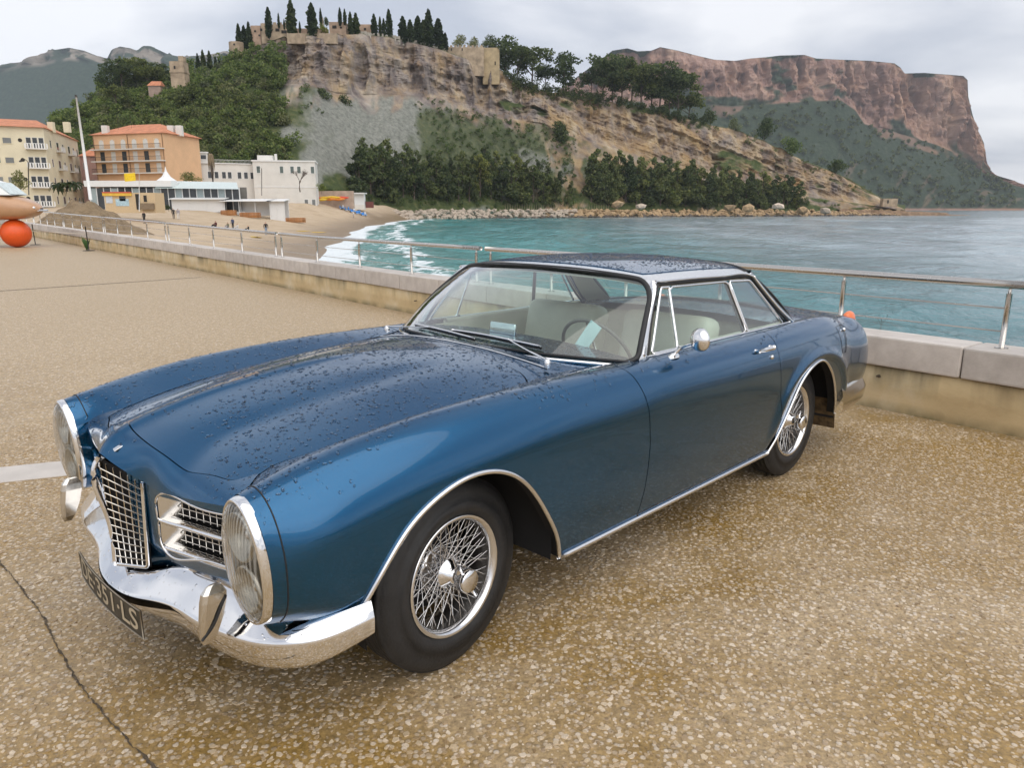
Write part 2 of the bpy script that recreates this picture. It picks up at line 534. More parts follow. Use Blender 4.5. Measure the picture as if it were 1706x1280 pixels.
zsec = lambda v: S(np.full(np.shape(v), -1.2), v)[..., 2]
def x_door_f(z):
    return np.interp(z, [.27, .335, .40, .602, .75, .813, .88, .926], [-.962, -.974, -.981, -.983, -.965, -.945, -.912, -.886])
def x_door_r(z):
    return np.interp(z, [.27, .44, .64, .83, .93], [-2.235, -2.225, -2.195, -2.158, -2.15])

def side_panel(x_cols, nr=40, blend=None, v0=0.0, ring=True):
    """columns at given x (bottom follows the arch/sill); blend(x, z) bends columns"""
    x_cols = np.asarray(x_cols, float)
    zb = np.array([zbot(x) for x in x_cols])
    vb = np.ones(len(x_cols))
    for i, x in enumerate(x_cols):
        zz = S(np.array([x]), np.array([1.0]))[0, 2]
        if zb[i] > zz: vb[i] = v_at_z(np.array([x]), zb[i])[0]
    r = np.linspace(0, 1, nr)
    v = v0 + (vb[:, None] - v0) * r[None]
    X = np.repeat(x_cols[:, None], nr, 1)
    if blend is not None:
        z = zsec(v)
        X = blend(X, z)
    return S(X, v)

def lip(G, edge, depth=.016, flip=False):
    """inward return flange along one edge of a panel grid"""
    row = {'u0': G[0], 'u1': G[-1], 'v0': G[:, 0], 'v1': G[:, -1]}[edge]
    P2 = row.copy()
    P2[:, 1] -= depth * .8; P2[:, 2] -= depth * .6 * (row[:, 2] > .8)
    V, F = grid(np.stack([row, P2]), flip=flip)
    return V, F

def both(name, VF, mat, par=None):
    a = CP(name, VF, mat, par); b = CP(name, mir(VF), mat, par)
    return a, b

# front fender
xa = np.concatenate([np.linspace(.672, .45, 26), ARCH_F[1:-1, 0]])
xb = np.linspace(-.46, -.98, 34)
def bl_f(X, z):
    t = sstep(-.46, -.98, X) * 0 + np.clip((-.46 - X) / .52, 0, 1)
    return np.where(X < -.459, -.46 + t * (x_door_f(z) + .0025 + .46), X)
G = side_panel(np.concatenate([xa, xb]), 44, bl_f)
BG = [(G[:, :20], 1.0, 'both')]
fender = both('front_fender', join([grid(G), lip(G, 'u1')]), PAINT)
# inner half of the headlamp pod
an = np.linspace(R(148), R(284), 22)
rows = []
for k, x in enumerate(np.linspace(.690, .40, 8)):
    g = 1 + .02 * k
    y = LC[0] + .109 * np.cos(an) * g
    z = LC[1] + .190 * np.sin(an)
    rows.append(np.stack([x + (z - LC[1]) * .065, y, z], -1))
both('headlamp_pod', grid(np.array(rows), flip=True), PAINT)
# seam line where the lamp ring panel meets the fender
an = np.linspace(R(-85), R(155), 50)
seam = np.stack([.655 + .195 * np.sin(an) * .065, LC[0] + .1295 * np.cos(an), LC[1] + .1965 * np.sin(an)], -1)
sU = np.full(50, .645)
vv = np.linspace(0.02, .97, 60)
seam = S(np.full(60, .640), vv)
nrm = seam - np.array([.6, .6, .62]); nrm[:, 0] = 0; nrm /= np.linalg.norm(nrm, axis=1)[:, None]
both('panel_seam', tube(seam + nrm * .0005, .0022, 6), RUBBER)

# door
sx = np.linspace(0, 1, 60)
v = np.linspace(0.0, 1, 44)
def door_grid(gap=.0025, zmin=.292):
    vmax = v_at_z(np.array([-1.5]), zmin)[0]
    vv = v * vmax
    z = zsec(vv)
    xf = x_door_f(z) - gap; xr = x_door_r(z) + gap
    # the rear lower corner follows the wheel opening
    arch_x = np.interp(z, ARCH_R[:40, 2], ARCH_R[:40, 0]) + .05
    xr = np.where(z < .46, np.maximum(xr, arch_x), xr)
    X = xf[None] + (xr - xf)[None] * sx[:, None]
    return S(X, np.repeat(vv[None], 60, 0))
G = door_grid()
BG.append((G[:, :14], .8, 'both'))
doors = both('door', join([grid(G), lip(G, 'u0', flip=True), lip(G, 'u1'), lip(G, 'v1', flip=True)]), PAINT)
# sill below the doors
vs0 = v_at_z(np.array([-1.5]), .288)[0]
X = np.linspace(-.97, -2.20, 40)
G = S(np.repeat(X[:, None], 6, 1), np.repeat(np.linspace(vs0, 1, 6)[None], 40, 0))
both('sill', grid(G), PAINT)
# rear quarter panel
xb = np.linspace(-2.12, -2.23, 10)
xq = np.concatenate([ARCH_R[8:, 0], np.linspace(-3.10, -3.76, 40)])
def bl_r(X, z):
    return X
zz = None
cols = np.concatenate([[-2.23], xq[xq < -2.24]])
def bl_r(X, z):
    x0 = np.minimum(x_door_r(z) - .0025, X[0][None] * 0 + 9)
    t = np.clip((-2.23 - X) / .30, 0, 1)
    return np.where(X > -2.53, x0 + (-2.53 - x0) * t, X)
G = side_panel(cols, 44, bl_r)
BG.append((G[:, :16], .9, 'both'))
both('rear_fender', join([grid(G), lip(G, 'u0', flip=True)]), PAINT)
# added inner shell, painted dark to give the shut lines their shade
X = np.linspace(.2, -2.5, 60)
Gi = S(np.repeat(X[:, None], 14, 1), np.repeat(np.linspace(.34, v_at_z(np.array([-1.5]), .30)[0], 14)[None], 60, 0))
zb = np.array([zbot(x) for x in X])[:, None]
Gi[..., 2] = np.maximum(Gi[..., 2], zb + .01)
Gi[..., 1] -= .028
both('gap_shade_shell', grid(Gi), DARK)

# ---- hood, nose and cowl
E = lambda x: S(x, np.zeros(np.shape(x)))
zr = spline([-1.1, -.70, -.123, .079, .204, .322, .434, .54, .641, .712, .80], [.962, .972, .980, .970, .958, .944, .928, .908, .884, .862, .82])
gf = spline([0, .12, .25, .38, .50, .62, .75, .88, 1.0], [1, .91, .78, .60, .44, .33, .24, .13, 0])
gb = spline([0, .2, .4, .6, .8, 1.0], [1, .965, .87, .67, .38, 0])
def H(x, y):
    x, y = np.broadcast_arrays(np.asarray(x, float), np.asarray(y, float))
    e = E(x)
    t = np.clip(np.abs(y) / np.maximum(e[..., 1], .1), 0, 1.15)
    tc = np.clip(t, 0, 1)
    k = sstep(.75, -.55, x)
    g = gf(tc) * (1 - k) + gb(tc) * k
    z = e[..., 2] + (zr(x) - e[..., 2]) * g
    # raised centre ridge, sharp at the front half
    z = z + .014 * np.exp(-(np.abs(y) / .016)) * sstep(-.35, .1, x) - .002
    # shallow flute beside the bulge
    z = z - .007 * np.exp(-((t - .50) / .10) ** 2) * sstep(-.6, .0, x)
    return z
xf_t = spline([0, .28, .40, .55, .75, .90, 1.0], [.712, .706, .690, .668, .632, .600, .545])
def xr_t(t):
    return -.575 + .045 * np.clip((t - .82) / .18, 0, 1) ** 2
def hood_grid(na=90, nt=81, off=0.0, x_of=None):
    t = np.linspace(-1, 1, nt)
    a = np.linspace(0, 1, na)
    X = xr_t(np.abs(t))[None] + (xf_t(np.abs(t)) - xr_t(np.abs(t)))[None] * a[:, None]
    Y = t[None] * (E(X)[..., 1] - .004)
    return np.stack([X, Y, H(X, Y)], -1)
G = hood_grid()
def edge_lip(G):
    o = []
    for e, fl in (('u0', 0), ('u1', 1), ('v0', 0), ('v1', 1)):
        row = {'u0': G[0], 'u1': G[-1], 'v0': G[:, 0], 'v1': G[:, -1]}[e]
        P2 = row.copy(); P2[:, 2] -= .02
        o.append(grid(np.stack([row, P2]), flip=bool(fl)))
    return o
BG.append((G, 1.25, ''))
hood = CP('hood', join([grid(G, flip=True)] + edge_lip(G)), PAINT)
G2 = hood_grid(30, 41); G2[..., 2] -= .035; G2[..., 1] *= 1.02
G2[-1, :, 0] += .02; G2[0, :, 0] -= .03
CP('hood_gutter', grid(G2, flip=True), DARK)
# cowl: from hood rear edge to under the windscreen
t = np.linspace(-1, 1, 61)
a = np.linspace(0, 1, 26)
x1 = -1.08 + 0 * t
x0 = xr_t(np.abs(t)) - .0045
X = x0[None] + (x1 - x0)[None] * a[:, None]
Y = t[None] * (E(X)[..., 1] + .002)
G = np.stack([X, Y, H(X, Y) - .001], -1)
BG.append((G[:, :], 1.2, ''))
cowl = CP('cowl', join([grid(G), edge_lip(G)[0]]), PAINT)
# chrome strip and vent in front of the windscreen
yy = np.linspace(-.56, .56, 41)
xv = -.655 - .06 * (yy / .6) ** 2
CP('cowl_vent', tube(np.stack([xv, yy, H(xv, yy) + .002], -1), .006, 6, flat=.5), STEEL)

# nose panel ahead of the hood, folding down into the front face
fold_x = spline([0, .08, .17, .25, .35, .50, .64], [.812, .782, .747, .735, .716, .690, .655])
fold_z = spline([0, .08, .17, .25, .35, .50, .64], [.795, .755, .722, .710, .714, .728, .742])
t = np.linspace(-1, 1, 81)
Yh = t * (E(xf_t(np.abs(t)))[..., 1] - .004)
Xh = xf_t(np.abs(t)) + .0045
yf = t * .64
rows = []
for a in np.linspace(0, 1, 18):
    y = Yh + (yf - Yh) * a
    xh, zh = Xh, H(Xh - .0045, Yh)
    xf, zf = fold_x(np.abs(yf)), fold_z(np.abs(yf))
    # quadratic bend: leave the hood tangentially, turn down at the fold
    cx_ = xh + (xf - xh) * .72; cz_ = zh - (zh - zf) * .30
    xx = (1 - a) ** 2 * xh + 2 * a * (1 - a) * cx_ + a * a * xf
    zz = (1 - a) ** 2 * zh + 2 * a * (1 - a) * cz_ + a * a * zf
    rows.append(np.stack([xx, y, zz], -1))
Gn = np.array(rows)
lipn = Gn[0].copy(); lipn[:, 2] -= .02
BG.append((Gn, .8, ''))
nose = CP('nose_panel', join([grid(Gn, flip=True), grid(np.stack([Gn[0], lipn]))]), PAINT)
# lower front face with the side intake openings
OY0, OY1 = .222, .615
def oz(y, top): return (.690 if top else .512) + (y - .22) * .055
ys = np.array([.10, .14, .18, OY0, .27, .35, .43, .52, OY1, .66])
fr = []
for i, y in enumerate(ys):
    zt, zo1, zo0, zb_ = float(fold_z(y)) + .001, oz(y, True), oz(y, False), .36
    col = [zt, (zt + zo1) / 2, zo1, (zo1 + zo0) / 2, zo0, (zo0 + zb_) / 2, zb_]
    fr.append([(float(fold_x(y)) - .004 - .010 * sstep(.7, .5, z) - (.03 if z < .45 else 0), y, z) for z in col])
fr = np.array(fr)
V, F = grid(fr, flip=False)
nv = fr.shape[1]
keep = []
for q in F:
    i, j = q[0] // nv, q[0] % nv
    yc = V[q][:, 1].mean()
    if j in (2, 3) and OY0 < yc < OY1: continue
    keep.append(tuple(q))
both('front_panel', (V, [k[::-1] for k in keep]), PAINT)

# ---- grille
AT, AB = np.array([.816, 0, .772]), np.array([.803, 0, .408])
OT, OB = np.array([.750, .168, .718]), np.array([.752, .138, .425])
def bil(s, q):   # s: apex->outer, q: bottom->top
    return (AB * (1 - s) + OB * s) * (1 - q) + (AT * (1 - s) + OT * s) * q
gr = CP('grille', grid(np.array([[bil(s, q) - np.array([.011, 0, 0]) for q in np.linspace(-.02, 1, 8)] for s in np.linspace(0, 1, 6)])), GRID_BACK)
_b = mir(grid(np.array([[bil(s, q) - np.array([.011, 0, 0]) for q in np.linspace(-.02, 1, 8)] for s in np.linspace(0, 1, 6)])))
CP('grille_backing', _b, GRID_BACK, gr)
for sgn in (1, -1):
    fl = np.array([1, sgn, 1])
    for k in range(1, 6):
        s = k / 6
        CP('grille_bar', tube(np.array([bil(s, 0), bil(s, .995)]) * fl, .0026, 6), CHROME_D, gr)
    for k in range(1, 13):
        q = k / 13
        CP('grille_bar', tube(np.array([bil(0.02, q), bil(.99, q)]) * fl + np.array([.001, 0, 0]), .0026, 6), CHROME_D, gr)
    fp = np.array([bil(1.0, q) for q in np.linspace(1.01, .06, 8)] + [bil(.995, .025), bil(.97, .004), bil(.93, -.004)] + [bil(q, -.005) for q in np.linspace(.85, 0, 6)]) * fl
    CP('grille_frame', tube(fp, .0068, 8), CHROME, gr)
CP('grille_spine', tube(curve3([bil(0, -.01), bil(0, .5), bil(0, 1.0), bil(0, 1.015) - np.array([.006, 0, -.002])], 20) + np.array([.004, 0, 0]), .0085, 8), CHROME, gr)
# badge on the nose
bx_ = np.array([.778, .050, 0]); bx_[2] = .812
bd = bevel_box(.042, .016, .004, .0015)
b = CP('badge', bd, CHROME, loc=(.765, .052, .8155), rot=(R(-22), R(28), R(-14)))
# ---- side intakes
for sgn in (1, -1):
    fl = np.array([1, sgn, 1])
    X_ = lambda y: float(fold_x(y)) - .008
    def pt(y, q, d=0.0):
        return np.array([X_(y) - d, y, oz(y, False) + (oz(y, True) - oz(y, False)) * q])
    yl = np.linspace(OY0, OY1, 14)
    wall = lambda a: (a[0] * fl, a[1] if sgn > 0 else [tuple(q)[::-1] for q in a[1]])
    sg = CP('side_grille', wall(grid(np.array([[pt(y, q, .062) for q in (0, .5, 1)] for y in yl]))), GRID_BACK)
    top = grid(np.array([[pt(y, 1, d) for d in (0, .03, .062)] for y in yl]))
    inn = grid(np.array([[pt(OY0, q, d) + np.array([0, d * .35, 0]) for d in (0, .03, .062)] for q in np.linspace(0, 1, 6)]))
    CP('intake_wall', wall(join([inn])), CHROME_D, sg)
    CP('intake_roof', wall(top), CHROME_D, sg)
    # chrome louvre blades: middle and bottom
    for q0, hh in ((.50, .034), (.0, .034)):
        prof = [(-.002, -.006), (.004, .002), (.002, .008), (-.02, .010), (-.056, .006), (-.058, .001), (-.03, -.002)]
        rows = []
        for y in yl:
            b0 = pt(y, q0)
            rows.append([b0 + np.array([dx, 0, dz]) for dx, dz in prof])
        CP('louvre_blade', wall(join([grid(np.array(rows), cv=True)])), CHROME, sg)
    for q0, q1 in ((.05, .50), (.55, 1.0)):
        for k in range(1, 11):
            y = OY0 + .012 + (OY1 - OY0 - .02) * k / 11
            CP('mesh_bar', tube(np.array([pt(y, q0, .05), pt(y, q1, .05)]) * fl, .0021, 6), CHROME_D, sg)
        for k in range(0, 4):
            q = q0 + (q1 - q0) * (k + .3) / 3.6
            CP('mesh_bar', tube(np.array([pt(y, q, .049) for y in (OY0 + .02, .4, OY1)]) * fl, .0021, 6), CHROME_D, sg)
    fp = np.array([pt(OY1, 1), pt(.4, 1), pt(OY0 + .014, 1), pt(OY0, .93), pt(OY0, .5), pt(OY0 + .003, .08), pt(OY0 + .016, 0), pt(.4, 0), pt(OY1, 0)])
    CP('intake_frame', tube(curve3(fp, 60) * fl + np.array([.003, 0, 0]), .0042, 8), CHROME, sg)

# ---- headlamps
def oval(a, b, n=56, x=.0, tilt=.065, cy=LC[0], cz=LC[1]):
    th = np.linspace(0, 2 * np.pi, n, endpoint=False)
    return np.stack([x + b * np.sin(th) * tilt, cy + a * np.cos(th), cz + b * np.sin(th)], -1)
for sgn in (1, -1):
    fl = np.array([1, sgn, 1])
    w = lambda VF: (np.asarray(VF[0]) * fl, [tuple(q) if sgn > 0 else tuple(q)[::-1] for q in VF[1]])
    hl = CP('headlamp', w(grid(np.array([oval(.108, .189, x=.686), oval(.108, .189, x=.698), oval(.104, .185, x=.710), oval(.100, .180, x=.715), oval(.096, .175, x=.712), oval(.092, .171, x=.700)]), cv=True)), CHROME)
    dome = []
    for k in range(9):
        q = k / 8
        r_ = math.cos(q * math.pi / 2)
        dome.append(oval(.096 * r_ + 1e-4, .175 * r_ + 1e-4, x=.708 + .036 * math.sin(q * math.pi / 2) ** 1.0))
    CP('lens', w(grid(np.array(dome), cv=True)), LENS, hl)
    CP('reflector', w(grid(np.array([oval(.092, .171, x=.702), oval(.086, .160, x=.680), oval(.055, .10, x=.640), oval(.001, .001, x=.636)]), cv=True)), SILVER_REFL, hl)
    for dz, rr_ in ((.076, .070), (-.080, .068)):
        prof = [(rr_, .040), (rr_ * .98, .052), (rr_ * .9, .050), (rr_ * .75, .030), (rr_ * .4, .012), (.0005, .006)]
        Vv, Ff = lathe(prof, 36, 'x')
        Vv = Vv + np.array([.664 + dz * .065, LC[0], LC[1] + dz])
        CP('lamp_unit', w((Vv, Ff)), SILVER_REFL, hl)
        Vv, Ff = lathe([(.0005, .030), (.012, .028), (.016, .018), (.016, .006)], 20, 'x')
        CP('bulb_cap', w((Vv + np.array([.664 + dz * .065, LC[0], LC[1] + dz]), Ff)), CHROME_D, hl)

# ---- front bumper
PL = np.array([(.838, 0), (.832, .08), (.817, .15), (.793, .23), (.768, .34), (.755, .48), (.730, .61), (.694, .715), (.640, .795), (.575, .850), (.495, .880), (.415, .896)])
zt = [.402, .408, .420, .452, .472, .474, .462, .440, .430, .436, .446, .455]
zm = [.345, .345, .349, .360, .372, .375, .378, .380, .384, .390, .400, .410]
zb_ = [.292, .291, .289, .286, .283, .282, .283, .287, .296, .312, .334, .358]
dt = [.10, .10, .105, .115, .125, .12, .105, .085, .062, .043, .031, .022]
def bumper(PL, zt, zm, zb_, dt, ns=90, sec=13, xs=1):
    d = np.r_[0, np.cumsum(np.linalg.norm(np.diff(PL, axis=0), axis=1))]
    f = spline(d, np.column_stack([PL, zt, zm, zb_, dt]))
    q = f(np.linspace(0, d[-1], ns))
    full = np.vstack([q[::-1] * np.array([1, -1, 1, 1, 1, 1]), q[1:]])
    T = np.gradient(full[:, :2], axis=0); T /= np.linalg.norm(T, axis=1)[:, None]
    N = np.stack([-T[:, 1], T[:, 0]], -1) * xs     # inward
    prof = np.array([(1, .90), (.97, 1.0), (.86, .99), (.60, .76), (.32, .42), (.10, .12), (.03, .03), (0, -.04), (.005, -.16), (.06, -.55), (.16, -.88), (.28, -1.0), (.55, -1.02)])
    rows = []
    for i in range(len(full)):
        x, y, a, m, b, dd = full[i]
        pr = prof
        h = np.where(pr[:, 1] > 0, m + (a - m) * pr[:, 1], m + (m - b) * pr[:, 1])
        rows.append(np.column_stack([x + N[i, 0] * dd * pr[:, 0], y + N[i, 1] * dd * pr[:, 0], h]))
    return np.array(rows)
G = bumper(PL, zt, zm, zb_, dt)
if G[len(G) // 2, 0, 0] > G[len(G) // 2, 8, 0]:
    G = bumper(PL, zt, zm, zb_, dt, xs=-1)
cap = []
fb = CP('front_bumper', join([grid(G), ([*G[0]], [tuple(range(len(G[0])))[::-1]]), ([*G[-1]], [tuple(range(len(G[0])))])]), CHROME)
for sgn in (1, -1):
    fl = np.array([1, sgn, 1])
    w = lambda VF: (np.asarray(VF[0]) * fl, [tuple(q) if sgn > 0 else tuple(q)[::-1] for q in VF[1]])
    # overrider: tapered wedge, rounded cap, pointed foot
    secs = []
    for z, x0_, x1_, hw in ((.366, .766, .790, .003), (.385, .752, .796, .008), (.44, .730, .793, .013), (.49, .718, .786, .016), (.514, .716, .780, .015), (.533, .726, .766, .008), (.537, .733, .758, .004)):
        secs.append([(x0_, .610 - hw, z), (x1_ - .012, .610 - hw, z), (x1_, .610 - hw * .55, z), (x1_, .610 + hw * .55, z), (x1_ - .012, .610 + hw, z), (x0_, .610 + hw, z)])
    V, F = grid(np.array(secs), cv=True)
    F = [tuple(q) for q in F] + [tuple(range(36, 42))]
    ov = CP('overrider', w((V, F)), CHROME_D, fb, smooth=False)
    CP('rubber_edge', w(tube(curve3([(.794, .616, .385), (.764, .624, .42), (.738, .628, .47), (.72, .626, .50)], 16), .004, 6)), RUBBER, ov)
# number plate hung under the bumper centre, slightly bowed
yp = np.linspace(-.318, .268, 25)
xp = .847 - .018 * (yp / .3) ** 2
zc0, zc1 = .258, .352
V, F = grid(np.array([[(x, y, z) for z in (zc0, zc1)] for x, y in zip(xp, yp)]), flip=True)
V2, F2 = grid(np.array([[(x - .003, y, z) for z in (zc0, zc1)] for x, y in zip(xp, yp)]))
plate = CP('number_plate', join([(V, F), (V2, F2)]), PLATE, smooth=True)
for z in (zc0, zc1):
    CP('plate_rim', tube(np.column_stack([xp + .001, yp, np.full(25, z)]), .0022, 6), PLATE_E, plate)
for i in (0, -1):
    CP('plate_rim', tube(np.array([(xp[i] + .001, yp[i], zc0), (xp[i] + .001, yp[i], zc1)]), .0022, 6), PLATE_E, plate)
def text_mesh(s, size, mat, name='lettering', extrude=.0, bold=0.0, align='CENTER'):
    c = bpy.data.curves.new(name, 'FONT')
    c.body = s; c.size = size; c.align_x = align; c.align_y = 'CENTER'; c.extrude = extrude; c.offset = bold
    o = bpy.data.objects.new(name, c); COL.objects.link(o)
    dg = bpy.context.evaluated_depsgraph_get()
    me = bpy.data.meshes.new_from_object(o.evaluated_get(dg))
    bpy.data.objects.remove(o); bpy.data.curves.remove(c)
    me.materials.clear(); me.materials.append(mat)
    return me
# characters run from the car's right (photo left) to its left: the plate faces +x, so text x -> car +y
tm = text_mesh('DE\u00b7351\u00b7LS', .098, PLATE_T, bold=.0012)
co = np.zeros(len(tm.vertices) * 3); tm.vertices.foreach_get('co', co); co = co.reshape(-1, 3)
wx = co[:, 0].max() - co[:, 0].min()
ty = co[:, 0] * (.53 / wx) - .025
tz = co[:, 1] * .98 + (zc0 + zc1) / 2
tx = np.interp(ty, yp, xp) + .0015
tm.vertices.foreach_set('co', np.column_stack([tx, ty, tz]).ravel().astype(np.float32)); tm.update()
obj('plate_lettering', tm, plate)

# ---- chrome strips along sill and wheel openings
def on_side(pts, off=.002):
    pts = np.asarray(pts)
    v = v_at_z(pts[:, 0], pts[:, 2])
    P = S(pts[:, 0], v); P[:, 1] += off; P[:, 2] = pts[:, 2]; P[:, 0] = pts[:, 0]
    return P
for A in (ARCH_F[2:], ARCH_R):
    P = on_side(A, .003)
    both('wheel_arch_trim', tube(P, .0085, 8, flat=1.0), STEEL)
    # return flange into the wheel well
    P2 = P.copy(); P2[:, 1] -= .05
    both('arch_flange', grid(np.stack([P, P2])), DARK)
xs_ = np.linspace(-.452, -2.176, 40)
ps = S(xs_, np.full(40, 1.0)); ps[:, 2] = .272; ps[:, 1] += .006
both('sill_trim', tube(ps, .011, 8), STEEL)
# mud flaps behind the rear wheels
mf = np.array([[(-3.075 - .03 * q, .70 + .15 * s, .40 - .19 * q) for q in np.linspace(0, 1, 5)] for s in (0, .5, 1)])
mf2 = mf - np.array([.008, 0, 0])
both('mud_flap', join([grid(mf), grid(mf2, flip=True)]), MUD)

# ---- underside, wheel wells
CP('underbody', join([bbox(-3.55, .60, -.60, .60, .24, .30), bbox(-2.15, -.50, -.80, .80, .275, .33)]), DARK, smooth=False)
CP('radiator_shroud', bbox(.42, .52, -.55, .55, .26, .70), DARK, smooth=False)
for cx_ in (0.0, -2.68):
    V, F = lathe([(.415, 0), (.415, .34), (.30, .355)], 30, 'y', R(-8), R(188))
    for s in (1, -1):
        V2 = V * np.array([1, -1, 1]) + np.array([cx_, .845, .335])
        if s < 0: V2 = V2 * np.array([1, -1, 1])
        CP('wheel_well', (V2, F), DARK)
CP('exhaust_pipe', tube(curve3([(.1, .46, .22), (-.5, .50, .205), (-1.0, .52, .20), (-1.9, .5, .20)], 24), .022, 10), PIPE_TAN)

# ---- wheels
tyre_prof = [(.203, .060), (.214, .070), (.230, .078), (.262, .084), (.262, .0835), (.290, .080), (.312, .071), (.326, .060), (.331, .052)]
for y0_ in (.045, .018, -.012, -.042):
    tyre_prof += [(.3372, y0_ + .006), (.3372, y0_ - .010), (.330, y0_ - .013), (.330, y0_ - .018)]
tyre_prof += [(.326, -.072), (.30, -.084), (.26, -.088), (.215, -.075), (.203, -.065)]
TYRE_ME = mesh('tyre', *lathe(tyre_prof, 90, 'y'), TYRE)
rim_prof = [(.2005, .060), (.2145, .068), (.2150, .074), (.2105, .0785), (.2015, .075), (.1945, .066), (.1910, .056)]
RIM_ME = mesh('rim', *lathe(rim_prof, 72, 'y'), STEEL)
BARREL_ME = mesh('rim_barrel', *lathe([(.1910, .056), (.1885, .040), (.186, .015), (.182, -.02), (.192, -.045), (.205, -.065), (.212, -.07)], 72, 'y'), M('dull_rim_steel', (.22, .21, .20), .35, .9, var=.3, vs_=20))
HUB_ME = mesh('hub', *lathe([(.0, .080), (.024, .080), (.030, .070), (.040, .045), (.052, .040), (.054, .034), (.046, .025), (.044, -.01), (.070, -.03), (.074, -.036), (.060, -.05), (.0, -.06)], 36, 'y'), CHROME)
CAP_ME = mesh('wheel_nut', *join([lathe([(0, .140), (.037, .139), (.040, .135), (.042, .108), (.036, .095), (.028, .090)], 32, 'y')]), CHROME)
ear = []
for k in range(1):
    a = .9
    d = np.array([math.cos(a), 0, math.sin(a)]); n_ = np.array([-math.sin(a), 0, math.cos(a)])
    ear.append(tube(np.array([d * .03 + (0, .105, 0), d * .06 + n_ * .006 + (0, .112, 0), d * .082 + n_ * .014 + (0, .128, 0)]), [.017, .014, .008], 8, flat=.6))
EAR_ME = mesh('nut_ear', *join(ear), CHROME)
BRAKE_ME = mesh('brake_drum', *lathe([(0, -.03), (.13, -.03), (.145, -.045), (.145, -.09)], 30, 'y'), DARK)
SPK = []
for r0, y0_, r1, y1_, da in ((.047, .036, .189, .048, .42), (.047, .036, .189, .048, -.42), (.070, -.030, .187, .026, .62), (.070, -.030, .187, .026, -.62)):
    p0 = np.array([r0 * math.cos(da * 1.9), y0_, r0 * math.sin(da * 1.9)]); p1 = np.array([r1, y1_, 0])
    SPK.append(mesh('spoke', *tube(np.array([p0, p1]), .0015, 5, caps=False), STEEL))
def wheel(x, s, steer, detail):
    w = empty('wheel', (x, s * .701, .337), R(steer) + (0 if s > 0 else math.pi))
    w.parent = car
    ty = obj('tyre', TYRE_ME, w); rm = obj('rim', RIM_ME, w); obj('rim_barrel', BARREL_ME, w)
    obj('hub', HUB_ME, w); obj('wheel_nut', CAP_ME, w); obj('nut_ear', EAR_ME, w); obj('nut_ear', EAR_ME, w, rot=(0, math.pi, 0)); obj('brake_drum', BRAKE_ME, w)
    if detail:
        for k in range(20):
            for j, me in enumerate(SPK):
                obj('spoke', me, w, rot=(0, 2 * math.pi * (k + (.25, .75, .0, .5)[j]) / 20, 0))
    return w
wheel(0, 1, 5.24, True); wheel(-2.66, 1, 0, True)
wheel(0, -1, 5.24, False); wheel(-2.66, -1, 0, False)

# ---- greenhouse
base = np.array([(-.720, 0, .962), (-.728, .15, .960), (-.752, .30, .957), (-.800, .45, .951), (-.870, .58, .944), (-.955, .69, .934), (-1.045, .765, .922)])
topc = np.array([(-1.238, 0, 1.272), (-1.241, .12, 1.271), (-1.250, .25, 1.268), (-1.266, .37, 1.261), (-1.290, .47, 1.252), (-1.322, .555, 1.240), (-1.360, .622, 1.222)])
_q = np.linspace(0, 1, 7)
fbase, ftop = spline(_q, base), spline(_q, topc)
def WS(s, t):
    s, t = np.broadcast_arrays(np.asarray(s, float), np.asarray(t, float))
    a = np.abs(s)
    P = fbase(a) * (1 - t)[..., None] + ftop(a) * t[..., None]
    P[..., 1] *= np.where(s < 0, -1, 1)
    b = t * (1 - t)
    P[..., 0] += .10 * b * (1 - a * .5)
    P[..., 2] += .06 * b
    P[..., 1] += np.sign(s) * .03 * b * a
    return P
def ws_w(t, rt_=.30, rb=.10):
    w = np.ones_like(t)
    k = np.clip((t - (1 - rt_)) / rt_, 0, 1); w = w - .16 * (1 - np.sqrt(1 - k ** 2 * .999))
    k = np.clip((rb - t) / rb, 0, 1); w = w - .05 * (1 - np.sqrt(1 - k ** 2 * .999))
    return w
tt = np.sin(np.linspace(0, 1, 36) * math.pi / 2)
ss = np.linspace(-1, 1, 61)
G = WS(ss[None] * ws_w(tt)[:, None], np.repeat(tt[:, None], 61, 1))
ws = CP('windscreen', grid(G, flip=False), GLASS)
rim = np.vstack([G[0, :-1], G[:-1, -1], G[-1, ::-1][:-1], G[::-1, 0][:-1]])
CP('windscreen_gasket', tube(rim, np.where((np.arange(len(rim)) < 60), .006, .0125), 8, closed=True), RUBBER, ws)
out = WS(np.concatenate([ss[:-1] * .99, ws_w(tt)[:-1] * 1.0, (ss[::-1] * ws_w(tt[-1:]))[:-1], -ws_w(tt)[::-1][:-1]]),
         np.concatenate([np.zeros(60) - .045, tt[:-1], np.full(60, 1.0), tt[::-1][:-1]]))
CP('windscreen_trim', tube(out[:61] + np.array([.006, 0, .002]), .0075, 8), CHROME, ws)
# roof: skin from header to rear edge
roof_x = [-1.225, -1.30, -1.45, -1.70, -1.95, -2.15, -2.30, -2.38]
zc_ = spline([-x for x in roof_x], [1.276, 1.287, 1.298, 1.304, 1.300, 1.290, 1.274, 1.258])
def roof(u, s):
    """u 0..1 front to back, s -1..1"""
    u, s = np.broadcast_arrays(np.asarray(u, float), np.asarray(s, float))
    a = np.abs(s)
    hw = np.interp(u, [0, .10, .5, .9, 1], [.632, .640, .648, .648, .642])
    xf = -1.222 - .145 * np.clip(a, 0, 1) ** 3.2
    xr = -2.385 + .13 * a ** 3
    x = xf + (xr - xf) * u
    zc = zc_(-x)
    ze = np.interp(u, [0, .1, .6, 1], [1.228, 1.234, 1.226, 1.214])
    z = ze + (zc - ze) * (1 - a ** 2.6)
    return np.stack([x, s * hw, z], -1)
u = np.linspace(0, 1, 50); s = np.linspace(-1, 1, 49)
G = roof(u[:, None], s[None])
